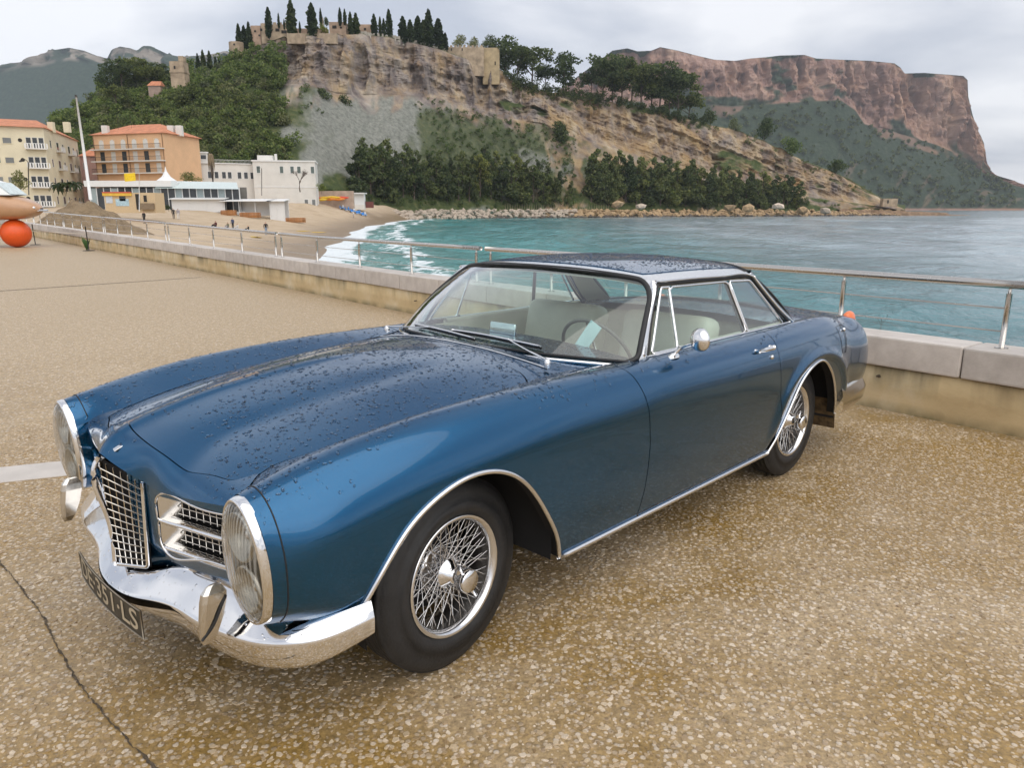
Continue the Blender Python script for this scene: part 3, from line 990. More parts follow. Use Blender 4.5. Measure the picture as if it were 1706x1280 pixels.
CP('roof_shell', grid(G), STEEL)
G = roof(np.linspace(.085, .985, 44)[:, None], np.linspace(-.86, .86, 45)[None] * (1 - .05 * np.clip((.12 - np.linspace(.055, .985, 44)) / .12, 0, 1) ** 2)[:, None])
G[..., 2] += .0035
BG.append((G, 2.4, ''))
CP('roof_panel', join([grid(G)] + [(v - np.array([0, 0, 0.0]), f) for v, f in edge_lip(G)]), PAINT)
G = roof(u[:, None], s[None]); G[..., 2] -= .03
CP('headlining', grid(G, flip=True), CREAM)
# side glass: leaning plane
def yw(z): return .747 - (z - .92) * .33
def wp(x, z, o=0.0): return np.array([x, yw(z) + o, z])
BT = lambda x: .932                                    # belt height
def top_z(x): return float(np.interp(-x, [1.30, 1.6, 2.0, 2.25], [1.212, 1.208, 1.198, 1.186]))
for sgn in (1, -1):
    fl = np.array([1, sgn, 1])
    w = lambda VF: (np.asarray(VF[0]) * fl, [tuple(q) if sgn > 0 else tuple(q)[::-1] for q in VF[1]])
    # drip rail
    dr = np.array([wp(x, z, .006) for x, z in ((-1.335, 1.232), (-1.5, 1.230), (-1.75, 1.226), (-2.0, 1.221), (-2.19, 1.213), (-2.26, 1.195))])
    CP('drip_rail', w(tube(curve3(dr, 40), .0075, 8)), CHROME)
    CP('roof_gasket', w(tube(curve3(dr - np.array([0, .004, .014]), 40), .0075, 6)), RUBBER)
    # A pillar: bright strip beside the windscreen
    n_ = 24
    t_ = np.linspace(0, 1, n_)
    inner = WS(ws_w(t_) + .012, t_)
    outer = np.array([wp(-1.135 + (-1.352 + 1.135) * q + .018 * math.sin(q * math.pi), .915 + (1.228 - .915) * q, .010) for q in t_])
    mid = (inner + outer) / 2 + np.array([.006, .014, .004])
    CP('windscreen_pillar', w(grid(np.stack([inner, mid, outer, outer - np.array([.0, .03, .0])]))), CHROME)
    CP('pillar_gasket', w(tube(outer + np.array([-.004, -.002, 0]), .005, 6)), RUBBER)
    # window frames: vent, door glass, quarter glass
    vent = [(-1.178, .935), (-1.365, 1.203), (-1.432, 1.201), (-1.388, .933)]
    main = [(-1.388, .933), (-1.432, 1.201), (-1.972, 1.190), (-2.047, .930)]
    quar = [(-2.060, .930), (-1.985, 1.190), (-2.205, 1.181), (-2.475, .928)]
    for nm, poly in (('vent_window', vent), ('door_window', main), ('quarter_window', quar)):
        A, B, C_, D = [wp(*p) for p in poly]
        g = np.array([[A * (1 - i) * (1 - j) + D * i * (1 - j) + B * (1 - i) * j + C_ * i * j for j in np.linspace(0, 1, 6)] for i in np.linspace(0, 1, 10)])
        wn_ = CP(nm, w(grid(g, flip=True)), GLASS)
        loop = []
        for P0, P1 in ((A, B), (B, C_), (C_, D), (D, A)):
            loop += [P0 + (P1 - P0) * k for k in np.linspace(.05, .95, 8)]
        loop = np.array(loop) + np.array([0, .003, 0])
        CP('window_frame', w(tube(loop, .0075 if nm != 'door_window' else .006, 6, closed=True)), CHROME, wn_)
    # dark rubber behind the B bar and along the belt
    CP('window_channel', w(tube(np.array([wp(-2.040, .930, -.008), wp(-1.966, 1.190, -.008)]), .010, 6)), RUBBER)
    bl = np.array([S(np.array([x]), np.array([.03]))[0] + np.array([0, 0, .004]) for x in np.linspace(-1.11, -2.55, 40)])
    CP('belt_trim', w(tube(bl, .0065, 8, flat=.7)), CHROME)
    # C pillar running down to the rear deck
    P0 = curve3([wp(-2.235, 1.215, .004), wp(-2.37, 1.09, .004), wp(-2.50, .985, .004), wp(-2.61, .915, .006)], 24)
    P1 = curve3([(-2.30, .595, 1.232), (-2.47, .62, 1.11), (-2.63, .64, 1.00), (-2.76, .65, .925)], 24)
    CP('rear_pillar', w(grid(np.stack([P0, (P0 * .5 + P1 * .5) + np.array([0, .012, .006]), P1]))), PAINT)
    CP('rear_pillar_trim', w(tube(P0, .0075, 8)), CHROME)
    CP('pillar_gasket', w(tube(P0 + np.array([.018, .002, -.008]), .008, 6)), RUBBER)
    CP('pillar_lining', w(grid(np.stack([P0 - np.array([0, .03, .01]), P1 - np.array([0, .03, .01])]), flip=True)), CREAM)
# rear window
P_t = np.array([roof(np.array(.995), np.array(q))[()] for q in np.linspace(-.93, .93, 25)])
P_b = np.array([(-2.93 + .17 * abs(q) ** 3, q * .655, .962 - .035 * abs(q) ** 2) for q in np.linspace(-1, 1, 25)])
rows = []
for k in np.linspace(0, 1, 12):
    P = P_t * (1 - k) + P_b * k
    P[:, 2] += .05 * k * (1 - k); P[:, 0] -= .05 * k * (1 - k)
    rows.append(P)
Gw = np.array(rows)
rw = CP('rear_window', grid(Gw), GLASS)
CP('rear_window_gasket', tube(np.vstack([Gw[0, :-1], Gw[:-1, -1], Gw[-1, ::-1][:-1], Gw[::-1, 0][:-1]]), .011, 6, closed=True), RUBBER, rw)
# rear deck and tail
xs_ = np.linspace(-2.45, -3.44, 40)
s = np.linspace(-1, 1, 41)
e = E(np.where(xs_ < -3.3, -3.3 - (-3.3 - xs_) * 3.2, xs_))
zc2 = np.interp(-xs_, [2.45, 2.9, 3.2, 3.44], [.960, .955, .925, .885])
G = np.stack([np.repeat(e[:, None, 0], 41, 1) - .12 * (1 - s[None] ** 2) * sstep(2.9, 3.4, -xs_)[:, None],
              s[None] * e[:, None, 1] * 1.0, e[:, None, 2] + (zc2 - e[:, 2])[:, None] * (1 - np.abs(s[None]) ** 2.2)], -1)
BG.append((G, 1.2, ''))
CP('rear_deck', grid(G), PAINT)
vv = np.linspace(0, 1, 30)
end = S(np.full(30, -3.76), vv)
rows = []
for q in np.linspace(1, -1, 31):
    P = end.copy(); P[:, 1] *= q; P[:, 0] -= .10 * (1 - q * q)
    P[:, 2] += .02 * (1 - q * q) * np.linspace(1, 0, 30)
    rows.append(P)
CP('tail_panel', grid(np.array(rows)), PAINT)
# tail lamp on the fender end
for sgn in (1, -1):
    fl = np.array([1, sgn, 1])
    w = lambda VF: (np.asarray(VF[0]) * fl, [tuple(q) if sgn > 0 else tuple(q)[::-1] for q in VF[1]])
    V, F = lathe([(.0005, .052), (.012, .049), (.024, .038), (.032, .02), (.035, 0), (.034, -.02)], 28, 'z')
    V = V * np.array([2.3, 1.0, 1.05]) + np.array([-3.525, .722, .842])
    tl = CP('tail_lamp', w((V, F)), AMBER)
    V, F = lathe([(.036, .004), (.039, 0), (.037, -.02)], 28, 'z')
    CP('lamp_rim', w((V * np.array([2.3, 1.0, 1.0]) + np.array([-3.525, .722, .839]), F)), CHROME, tl)
# rear bumper
PLr = np.array([(-3.845, 0), (-3.84, .2), (-3.82, .45), (-3.785, .64), (-3.73, .76), (-3.64, .835), (-3.50, .868), (-3.30, .884), (-3.12, .888)])
G = bumper(PLr, [.475] * 9, [.41] * 5 + [.405, .395, .385, .375], [.33] * 5 + [.33, .325, .318, .312], [.06] * 5 + [.05, .04, .03, .022])
if G[len(G) // 2, 0, 0] < G[len(G) // 2, 8, 0]:
    G = bumper(PLr, [.475] * 9, [.41] * 5 + [.405, .395, .385, .375], [.33] * 5 + [.33, .325, .318, .312], [.06] * 5 + [.05, .04, .03, .022], xs=-1)
CP('rear_bumper', grid(G, flip=True), CHROME_D)
# fuel flap, door handles, locks, mirrors
fx = np.array([(-3.00, .862), (-3.115, .862), (-3.125, .85), (-3.10, .71), (-3.085, .700), (-3.03, .705), (-2.998, .85), (-3.00, .862)])
P = []
for a_, b_ in zip(fx[:-1], fx[1:]):
    for k in np.linspace(0, 1, 6, endpoint=False):
        P.append(a_ + (b_ - a_) * k)
P = np.array(P); P3 = on_side(np.column_stack([P[:, 0], 0 * P[:, 0], P[:, 1]]), .0006)
both('fuel_flap_seam', tube(P3, .0018, 5, closed=True), RUBBER)
pf = on_side(np.array([[-3.11, 0, .835], [-3.11, 0, .83]]), .004)[0]
both('fuel_flap_knob', (lambda v, f: (np.array(v) + pf, f))(*lathe([(0, .010), (.008, .009), (.011, .004), (.011, -.004)], 18, 'y')), CHROME)
hp = on_side(np.array([[x, 0, .863] for x in (-1.93, -1.99, -2.05, -2.085)]), .020)
both('door_handle', join([tube(hp, [.008, .0105, .0115, .012], 8, flat=1.1), tube(np.array([hp[0], hp[0] - (0, .03, .0)]), .009, 8), tube(np.array([hp[-1], hp[-1] - (0, .03, 0)]), .010, 8)]), CHROME)
pl = on_side(np.array([[-2.075, 0, .815], [-2.07, 0, .81]]), .002)[0]
both('door_lock', (lambda v, f: (np.array(v) + pl, f))(*lathe([(0, .008), (.009, .007), (.012, .003), (.012, -.004)], 18, 'y')), CHROME)
mb = S(np.array([-1.265]), np.array([.17]))[0]
bs_ = (lambda v, f: (np.array(v) * (1.5, .75, 1) + mb, f))(*lathe([(0, .018), (.012, .016), (.024, .006), (.027, -.004)], 20, 'z'))
mir_c = np.array([-1.300, .905, 1.003])
stem = tube(curve3([mb + (0, 0, .008), mb + (-.012, .022, .035), mir_c + (.035, -.01, -.012)], 12), .0065, 8)
Vh, Fh = lathe([(.0005, .036), (.018, .034), (.034, .026), (.046, .012), (.050, 0), (.051, -.010), (.047, -.014)], 32, 'x')
rotm = np.array(Matrix.Rotation(R(-16), 3, 'Z'))
head = (np.array(Vh) @ rotm.T + mir_c, Fh)
Vg, Fg = lathe([(.0005, -.010), (.047, -.011)], 32, 'x')
for sgn in (1, -1):
    fl = np.array([1, sgn, 1])
    w = lambda VF: (np.asarray(VF[0]) * fl, [tuple(q) if sgn > 0 else tuple(q)[::-1] for q in VF[1]])
    if sgn < 0: continue
    dm = CP('door_mirror', w(head), CHROME)
    CP('mirror_foot', w(bs_), CHROME, dm); CP('mirror_stem', w(stem), CHROME, dm)
    CP('mirror_glass', w((np.array(Vg) @ rotm.T + mir_c, Fg)), STEEL, dm)
# wipers
for root, tip0, tip1 in (((-.690, .575, .946), (-.80, .35, 1.000), (-.745, -.02, 1.000)), ((-.735, -.545, .958), (-.775, -.25, .990), (-.735, .10, .985))):
    root, a0, a1 = map(np.array, (root, tip0, tip1))
    def onws(y, h):
        s_ = y / .765; P = WS(np.array(s_), np.array(h)); return P + np.array([.012, 0, .010])
    if root[1] > 0:
        P = np.array([onws(y, h) for y, h in ((.38, .035), (.25, .060), (.10, .075), (-.04, .070))])
        arm = np.vstack([root[None] + (0, 0, .012), (root + P[1])[None] / 2 + (.012, 0, .012), P[1:2] + (.008, 0, .012)])
    else:
        P = np.array([onws(y, h) for y, h in ((.10, .025), (-.03, .045), (-.17, .058), (-.32, .055))])
        arm = np.vstack([root[None] + (0, 0, .012), (root + P[2])[None] / 2 + (.012, 0, .012), P[2:3] + (.008, 0, .012)])
    wp_ = CP('wiper', tube(curve3(arm, 16), [.0065] * 6 + [.0045] * 10, 6, flat=.6), STEEL)
    CP('wiper_blade', tube(curve3(P, 16), .0045, 6, flat=1.5), RUBBER, wp_)
    CP('blade_holder', tube(curve3(P + np.array([.006, 0, .010]), 16), .0045, 6), STEEL, wp_)
    CP('wiper_pivot', (lambda v, f: (np.array(v) + root, f))(*lathe([(0, .016), (.010, .014), (.013, 0), (.013, -.02)], 14, 'z')), CHROME, wp_)
# ---- interior
def cushion(sx, sy, sz, b=.05, seed=1):
    return bevel_box(sx, sy, sz, b, 4)
CP('cabin_floor', bbox(-2.6, -.85, -.70, .70, .30, .325), DARK, smooth=False)
CP('dashboard', join([grid(np.array([[(-.93 - .02 * q, y, .915 - .012 * q) for q in (0, 1)] + [(-1.13, y, .905), (-1.17, y, .885), (-1.15, y, .72)] for y in np.linspace(-.70, .70, 12)]))]), DASHM)
for y in (.36, -.36):
    st = CP('seat', cushion(.54, .54, .16, .06), LEATHER, loc=(-1.62, y, .40), rot=(0, R(6), 0))
    CP('seat_back', cushion(.17, .54, .56, .07), LEATHER, st, loc=(-.30, 0, .30), rot=(0, R(-20), 0))
rs = CP('rear_seat', cushion(.50, 1.20, .16, .06), LEATHER, loc=(-2.30, 0, .46))
CP('rear_seat_back', cushion(.16, 1.24, .46, .07), LEATHER, rs, loc=(-.26, 0, .22), rot=(0, R(-24), 0))
CP('parcel_shelf', grid(np.array([[(-2.52, y, .90), (-2.70, y, .915), (-2.92, y, .925)] for y in np.linspace(-.62, .62, 6)])), CREAM)
for sgn in (1, -1):
    y = .700 * sgn
    VF = grid(np.array([[(x, y * (1 if z > .5 else .99), z) for z in (.33, .6, .85, .915)] for x in np.linspace(-1.16, -2.55, 10)]))
    dl = CP('door_lining', VF, CREAM)
    CP('door_cap', tube(np.array([(x, .722 * sgn, .918) for x in np.linspace(-1.28, -2.5, 10)]), .018, 8), LEATHER, dl)
sw_c = np.array([-1.30, .36, .865])
th = np.linspace(0, 2 * np.pi, 48, endpoint=False)
tl_ = R(62)
ring_ = np.stack([sw_c[0] + .20 * np.sin(th) * math.cos(tl_) * 1.0, sw_c[1] + .20 * np.cos(th), sw_c[2] + .20 * np.sin(th) * math.sin(tl_)], -1)
sw = CP('steering_wheel', tube(ring_, .009, 8, closed=True), M('wheel_rim_wood', (0.16, 0.14, 0.12), .35))
CP('steering_column', tube(np.array([sw_c, sw_c + (.24, 0, -.12)]), .022, 10), DASHM, sw)
for a_ in (R(90), R(210), R(330)):
    CP('wheel_spoke', tube(np.array([sw_c, sw_c + np.array([.20 * math.sin(a_) * math.cos(tl_), .20 * math.cos(a_), .20 * math.sin(a_) * math.sin(tl_)])]), .006, 6), CHROME_D, sw)
rv = CP('interior_mirror', bevel_box(.02, .17, .058, .008), STEEL, loc=(-1.02, .0, .985), rot=(0, R(-8), 0))
CP('mirror_arm', tube(np.array([(.0, 0, -.02), (.01, 0, -.08)]), .006, 6), CHROME_D, rv)
# folded card on the dash
CP('dash_card', bevel_box(.005, .075, .19, .001), M('pale_card', (.45, .62, .63), .5), loc=(-1.10, .44, .965), rot=(R(-24), R(-22), 0))

# ---- rain beads standing on the paint
def m_water():
    t = NT('rain_bead_water')
    t.s(Base_Color=(.93, .97, 1.0), Roughness=.0, IOR=1.33, Transmission_Weight=1.0)
    return t.m
WATER = m_water()
def beads(G, dens, side, rg):
    A = G[:-1, :-1]; du = G[1:, :-1] - A; dv = G[:-1, 1:] - A
    nr = np.cross(du, dv); ar = np.linalg.norm(nr, axis=-1)
    nr = nr / (ar[..., None] + 1e-9); nr *= np.sign(nr[..., 2:3] + 1e-9)
    w = (ar * sstep(.25, .8, nr[..., 2])).ravel()
    cnt = int(w.sum() * 3400 * dens)
    i = rg.choice(len(w), cnt, p=w / w.sum())
    q = rg.random((cnt, 2))
    P = A.reshape(-1, 3)[i] + du.reshape(-1, 3)[i] * q[:, :1] + dv.reshape(-1, 3)[i] * q[:, 1:]
    N = nr.reshape(-1, 3)[i]
    k = fbm(P[:, 0] * 5, P[:, 1] * 5, 2.0, 3) + rg.random(cnt) * .9 > .12
    P, N = P[k], N[k]
    if side == 'both':
        P2 = P * np.array([1, -1, 1]); N2 = N * np.array([1, -1, 1])
        P = np.vstack([P, P2]); N = np.vstack([N, N2])
    return P, N
rgb_ = np.random.default_rng(21)
PN = [beads(G_, d_, s_, rgb_) for G_, d_, s_ in BG]
P = np.vstack([a for a, b in PN]); N = np.vstack([b for a, b in PN])
n = len(P); m_ = 8
r_ = .0014 + .0058 * rgb_.random(n) ** 2.6
T = np.cross(N, np.array([0.3, 1.0, 0.1])); T /= np.linalg.norm(T, axis=1)[:, None]; B = np.cross(N, T)
ang = np.arange(m_) / m_ * 2 * np.pi
el = rgb_.uniform(.75, 1.35, n)
def ring(f, h):
    c = np.cos(ang)[None] * el[:, None] * rgb_.uniform(.85, 1.15, (n, m_)); s__ = np.sin(ang)[None] / el[:, None] * rgb_.uniform(.85, 1.15, (n, m_))
    return P[:, None] + (T[:, None] * c[..., None] + B[:, None] * s__[..., None]) * (r_ * f)[:, None, None] + N[:, None] * (r_ * h)[:, None, None]
V = np.concatenate([ring(1.0, -.08), ring(.80, .24), (P + N * (r_ * .38)[:, None])[:, None]], 1)
idx = np.arange(n)[:, None, None] * (2 * m_ + 1); a0 = np.arange(m_); a1 = (a0 + 1) % m_
Q = (np.stack([a0, a1, a1 + m_, a0 + m_], -1)[None] + idx).reshape(-1, 4)
Tq = (np.stack([a0 + m_, a1 + m_, np.full(m_, 2 * m_)], -1)[None] + idx).reshape(-1, 3)
me = bpy.data.meshes.new('rain_beads'); V = V.reshape(-1, 3)
me.vertices.add(len(V)); me.vertices.foreach_set('co', V.astype(np.float32).ravel())
me.loops.add(Q.size + Tq.size); me.loops.foreach_set('vertex_index', np.concatenate([Q.ravel(), Tq.ravel()]).astype(np.int32))
me.polygons.add(len(Q) + len(Tq)); me.polygons.foreach_set('loop_start', np.concatenate([np.arange(len(Q)) * 4, Q.size + np.arange(len(Tq)) * 3]).astype(np.int32))
me.update(calc_edges=True); me.polygons.foreach_set('use_smooth', np.ones(len(Q) + len(Tq), bool)); me.materials.append(WATER)
rbo = obj('rain_beads', me, car); rbo['kind'] = 'stuff'
print('beads', n)
# ================================================================ PROMENADE
WD = np.array([.6256, -.7801, 0.0]); WN = np.array([.7801, .6256, 0.0]); WP0 = np.array([0, 9.3836, 0.0])
def wpt(s, off=0.0, z=0.0):
    s = np.asarray(s, float)
    return WP0 + s[..., None] * WD + off * WN + np.stack([0 * s, 0 * s, 0 * s + z], -1)
def lift(s, a, b):      # the promenade's parapet grows slowly towards the harbour end
    return a + (b - a) * float(np.clip((-s - 6) / 40, 0, 1.3))

def m_pave(pebble=False):
    t = NT('pebble_stone' if pebble else 'aggregate_paving')
    vec = t.coord('Object')
    big = t.noise(0.38, 4, 0.55, 0.3, vec)
    mid = t.noise(1.7, 4, 0.6, 0.0, vec)
    wet = t.ramp(t.math('MULTIPLY_ADD', mid, 0.45, t.math('MULTIPLY', big, 0.75)), [(0.54, 1.0), (0.70, 0.0)])   # 1 = wet, ochre
    sepw = t.n('ShaderNodeSeparateXYZ'); t.l(vec, sepw.inputs[0])
    dry = t.ramp(t.math('ADD', sepw.outputs[1], t.math('MULTIPLY', sepw.outputs[0], -.9)), [(0.0, 1.0), (1.0, 1.0)])
    wet_fade = t.math('MULTIPLY_ADD', t.math('SUBTRACT', t.math('ADD', sepw.outputs[1], t.math('MULTIPLY', sepw.outputs[0], -.9)), 7.5), -.16, 1.0)
    wet_fade = t.math('MINIMUM', t.math('MAXIMUM', wet_fade, .12), 1.0)      # wet mask fades towards the far left, full round the car
    wet = t.math('MULTIPLY', wet, wet_fade)
    matrix = t.mix(wet, (0.44, 0.33, 0.20), (0.31, 0.195, 0.062))
    fine = t.ramp(t.noise(60, 5, 0.7, 0, vec), [(0.3, 0.5), (0.7, 1.25)])
    matrix = t.mix(1.0, matrix, fine, 'MULTIPLY')
    if pebble:
        a = t.n('ShaderNodeAttribute'); a.attribute_name = 'rnd'
        c = t.ramp(a.outputs['Fac'], [(0.0, (0.22, 0.145, 0.07)), (0.30, (0.42, 0.31, 0.19)), (0.65, (0.58, 0.47, 0.33)), (1.0, (0.70, 0.60, 0.48))])
        c = t.mix(t.math('MULTIPLY', wet, 0.35), c, (0.38, 0.26, 0.13))
        c = t.mix(1.0, c, t.ramp(t.noise(140, 3, 0.6, 0, vec), [(0.3, 0.8), (0.7, 1.1)]), 'MULTIPLY')
        t.to('Base_Color', c)
        t.to('Normal', t.bump(t.noise(220, 3, 0.6, 0, vec), 0.25, 0.004))
    else:
        # stones seen as texture where they are too far away to tell apart, sparse small ones between the built pebbles
        v = t.n('ShaderNodeTexVoronoi', feature='F1'); v.inputs['Scale'].default_value = 44; t.l(vec, v.inputs['Vector'])
        d = t.ramp(v.outputs['Distance'], [(0.30, 1.0), (0.46, 0.0)])
        sc = t.n('ShaderNodeSeparateColor'); t.l(v.outputs['Color'], sc.inputs[0])
        stone = t.ramp(sc.outputs[0], [(0.0, (0.28, 0.20, 0.13)), (0.4, (0.46, 0.37, 0.27)), (1.0, (0.64, 0.56, 0.47))])
        stone = t.mix(t.math('MULTIPLY', wet, 0.35), stone, (0.36, 0.25, 0.12))
        keep = t.math('GREATER_THAN', sc.outputs[1], 0.22)
        f = t.math('MULTIPLY', d, keep)
        grain = t.ramp(t.noise(16, 6, .8, 0, vec), [(0.32, 0.70), (0.68, 1.30)])
        t.to('Base_Color', t.mix(1.0, t.mix(f, matrix, stone), grain, 'MULTIPLY'))
        h = t.math('ADD', t.math('MULTIPLY', f, 0.6), t.math('MULTIPLY', t.noise(120, 4, 0.6, 0, vec), 0.35))
        t.to('Normal', t.bump(h, 0.55, 0.008))
    t.to('Roughness', t.ramp(wet, [(0, 0.58), (1, 0.27)]))
    return t.m
PAVE = m_pave(); PEB = m_pave(True)

# pavement sheet, bounded by the sea wall
_a = wpt(np.array([-75.0, 30.0]), 0.05)
V = [(*_a[0][:2], 0), (*_a[1][:2], 0), (20, -40, 0), (-90, -40, 0), (-90, 70, 0)]
pave = obj('pavement', mesh('pavement', V, [(4, 3, 2, 1, 0)], PAVE, False)); tag(pave, kind='structure')

# pebbles standing out of the paving near the camera
def visible(x, y):
    d = y * math.cos(R(13.209)) + CAM_H * math.sin(R(13.209))
    return np.abs(x) / d < .70
g = .0212
xx, yy = np.meshgrid(np.arange(-3.6, 3.7, g), np.arange(1.62, 5.4, g))
xx = (xx + rng.uniform(-.42, .42, xx.shape) * g).ravel(); yy = (yy + rng.uniform(-.42, .42, yy.shape) * g).ravel()
k = visible(xx, yy) & (rng.random(len(xx)) < .88) & ((yy - (-1.247 * xx + 9.3836)) < -.1)
crack_p = np.array([(-2.9, 3.70), (-2.3, 3.09), (-1.81, 2.61), (-1.46, 2.22), (-1.03, 1.83), (-.7, 1.5)])
cd = np.abs(xx - np.interp(-yy, -crack_p[:, 1], crack_p[:, 0])) < .02
inv_strip = lambda x, y: (-(x + 2.98) * .355 + (y - 4.10) * .935)
q = inv_strip(xx, yy); k &= ~((q > -.02) & (q < .33)) & ~cd
xx, yy = xx[k], yy[k]
n = len(xx)
rad = .0050 + .0105 * rng.random(n) ** 2.0
NR = 5
ang = (np.arange(NR) / NR * 2 * np.pi)[None] + rng.uniform(0, 6.3, n)[:, None] + rng.uniform(-.3, .3, (n, NR))
rr_ = rad[:, None] * rng.uniform(.62, 1.25, (n, NR))
asp = rng.uniform(.6, 1.0, n)[:, None]; rot = rng.uniform(0, 3.14, n)[:, None]
px_, py_ = rr_ * np.cos(ang), rr_ * np.sin(ang) * asp
ox, oy = px_ * np.cos(rot) - py_ * np.sin(rot), px_ * np.sin(rot) + py_ * np.cos(rot)
hgt = rad * rng.uniform(.10, .26, n)
tx, ty = rng.uniform(-.12, .12, n)[:, None], rng.uniform(-.12, .12, n)[:, None]
P = np.zeros((n, NR * 2 + 1, 3))
P[:, :NR, 0] = xx[:, None] + ox; P[:, :NR, 1] = yy[:, None] + oy; P[:, :NR, 2] = -.002
P[:, NR:2 * NR, 0] = xx[:, None] + ox * .80; P[:, NR:2 * NR, 1] = yy[:, None] + oy * .80
P[:, NR:2 * NR, 2] = hgt[:, None] * .9 + ox * tx + oy * ty
P[:, 2 * NR, 0] = xx; P[:, 2 * NR, 1] = yy; P[:, 2 * NR, 2] = hgt
idx = np.arange(n)[:, None, None] * (2 * NR + 1)
i0 = np.arange(NR); i1 = (i0 + 1) % NR
quads = np.stack([i0, i1, i1 + NR, i0 + NR], -1)[None] + idx
tris = np.stack([i0 + NR, i1 + NR, np.full(NR, 2 * NR), np.full(NR, 2 * NR)], -1)[None] + idx
me = bpy.data.meshes.new('pebbles')
V = P.reshape(-1, 3)
t3 = np.stack([i0 + NR, i1 + NR, np.full(NR, 2 * NR)], -1)[None] + idx
q_ = quads.reshape(-1, 4); t_ = t3.reshape(-1, 3)
me.vertices.add(len(V)); me.vertices.foreach_set('co', V.astype(np.float32).ravel())
me.loops.add(q_.size + t_.size); me.loops.foreach_set('vertex_index', np.concatenate([q_.ravel(), t_.ravel()]).astype(np.int32))
me.polygons.add(len(q_) + len(t_))
me.polygons.foreach_set('loop_start', np.concatenate([np.arange(len(q_)) * 4, q_.size + np.arange(len(t_)) * 3]).astype(np.int32))
me.update(calc_edges=True)
me.polygons.foreach_set('use_smooth', np.zeros(len(q_) + len(t_), bool))
at = me.attributes.new('rnd', 'FLOAT', 'POINT'); at.data.foreach_set('value', np.repeat(rng.random(n), 2 * NR + 1).astype(np.float32))
me.materials.append(PEB)
tag(obj('pebbles', me), 'pale pebbles set in the ochre exposed aggregate paving', 'pebbles', kind='stuff')

# expansion joint (irregular dark groove filled with grit) and pale stone strip
JOINT = M('joint_filler', (0.085, 0.062, 0.038), .9, var=.6, vs_=30, bump=.5, bs=120)
cp = curve3(np.column_stack([crack_p, np.zeros(len(crack_p))]), 420)
ci = np.arange(420)
wv = .0012 + .0050 * np.clip(vnoise(ci * .22, .5) * .6 + vnoise(ci * .9, 3.5) * .5 + .25, 0, 1)
nn = np.array([.70, .71, 0])
jit = (vnoise(ci * .18, 7.7) * .0045 + vnoise(ci * .8, 2.2) * .0030)[:, None] * nn
G = np.stack([cp + jit - nn * wv[:, None], cp + jit + nn * wv[:, None]]); G[..., 2] = .0045
tag(obj('expansion_joint', mesh('expansion_joint', *grid(G, flip=True), JOINT, False)), kind='structure')
G = np.array([[(-10.2, 14.25, .004), (-7.25, 17.50, .004)], [(-10.14, 14.2, .004), (-7.2, 17.46, .004)]])
tag(obj('expansion_joint', mesh('expansion_joint', *grid(G, flip=True), M('dark_seam', (.16, .13, .10), .9), False)), kind='structure')
SLAB = M('pale_stone_slab', (0.50, 0.46, 0.42), .6, var=.12, vs_=5, bump=.1, bs=60)
sd_ = np.array([.935, .355]); sn_ = np.array([-.355, .935])
strip = empty('stone_strip', (-2.98, 4.10, 0), math.atan2(.355, .935)); tag(strip, kind='structure')
for i in range(-5, 6):
    part('slab', bevel_box(.845, .306, .012, .003, 1), SLAB, strip, smooth=False, loc=(i * .852 + .20, .155, .001))

# ---- sea wall: rendered plinth with limestone coping
def m_render():
    t = NT('stained_render')
    vec = t.coord('Object')
    base = t.ramp(t.noise(1.3, 6, .6, .2, vec), [(0.3, (0.43, 0.31, 0.16)), (0.5, (0.56, 0.43, 0.24)), (0.7, (0.66, 0.56, 0.39))])
    sep = t.n('ShaderNodeSeparateXYZ'); t.l(vec, sep.inputs[0])
    st = t.noise(1.0, 5, .65, 0, t.coord('Object', (2.2, 2.2, .35)))
    # run-off stains below the coping, moss at the foot
    up = t.ramp(sep.outputs[2], [(0.12, 0.0), (0.34, 1.0)])
    stain = t.math('MULTIPLY', up, t.ramp(st, [(0.45, 0.0), (0.66, 0.8)]))
    base = t.mix(stain, base, (0.10, 0.085, 0.045))
    lo = t.math('MULTIPLY', t.ramp(sep.outputs[2], [(0.0, 1.0), (0.09, 0.0)]), t.ramp(t.noise(3.0, 4, .6, 0, vec), [(0.35, 0.2), (0.6, 1.0)]))
    base = t.mix(t.math('MULTIPLY', lo, .75), base, (0.085, 0.08, 0.03))
    t.to('Base_Color', base); t.s(Roughness=.85)
    t.to('Normal', t.bump(t.noise(30, 6, .65, 0, vec), .35, .01))
    return t.m
RENDER = m_render()
def m_lime():
    t = NT('limestone_coping')
    vec = t.coord('Object')
    oi = t.n('ShaderNodeObjectInfo').outputs['Random']
    c = t.ramp(t.noise(5, 6, .65, .1, vec), [(0.25, (0.42, 0.375, 0.34)), (0.55, (0.57, 0.52, 0.475)), (0.8, (0.67, 0.62, 0.57))])
    c = t.mix(1.0, c, t.ramp(oi, [(0, .88), (1, 1.08)]), 'MULTIPLY')
    t.to('Base_Color', c); t.s(Roughness=.6)
    t.to('Normal', t.bump(t.noise(45, 6, .7, 0, vec), .3, .008))
    return t.m
LIME = m_lime()
ss_ = np.concatenate([np.arange(-72, -6, 3.0), np.arange(-6, 26, 1.0)])
rows = []
for s_ in ss_:
    h = lift(s_, .345, .42)
    w0 = vnoise(s_ * .9, 1.0) * .004
    P = wpt(np.array(s_), 0)
    rows.append([P + WN * (.012 + w0) + (0, 0, -.02), P + WN * (.015 + w0) + (0, 0, h * .5), P + WN * .018 + (0, 0, h + .002), P + WN * .36 + (0, 0, h + .002), P + WN * .36 + (0, 0, -3.2)])
wall = obj('sea_wall', mesh('sea_wall', *grid(np.array(rows)), RENDER, True))
tag(wall, 'low rendered parapet wall with limestone coping along the promenade edge', 'wall')
s_ = 24.0; i = 0
joints = []
rl = random.Random(5)
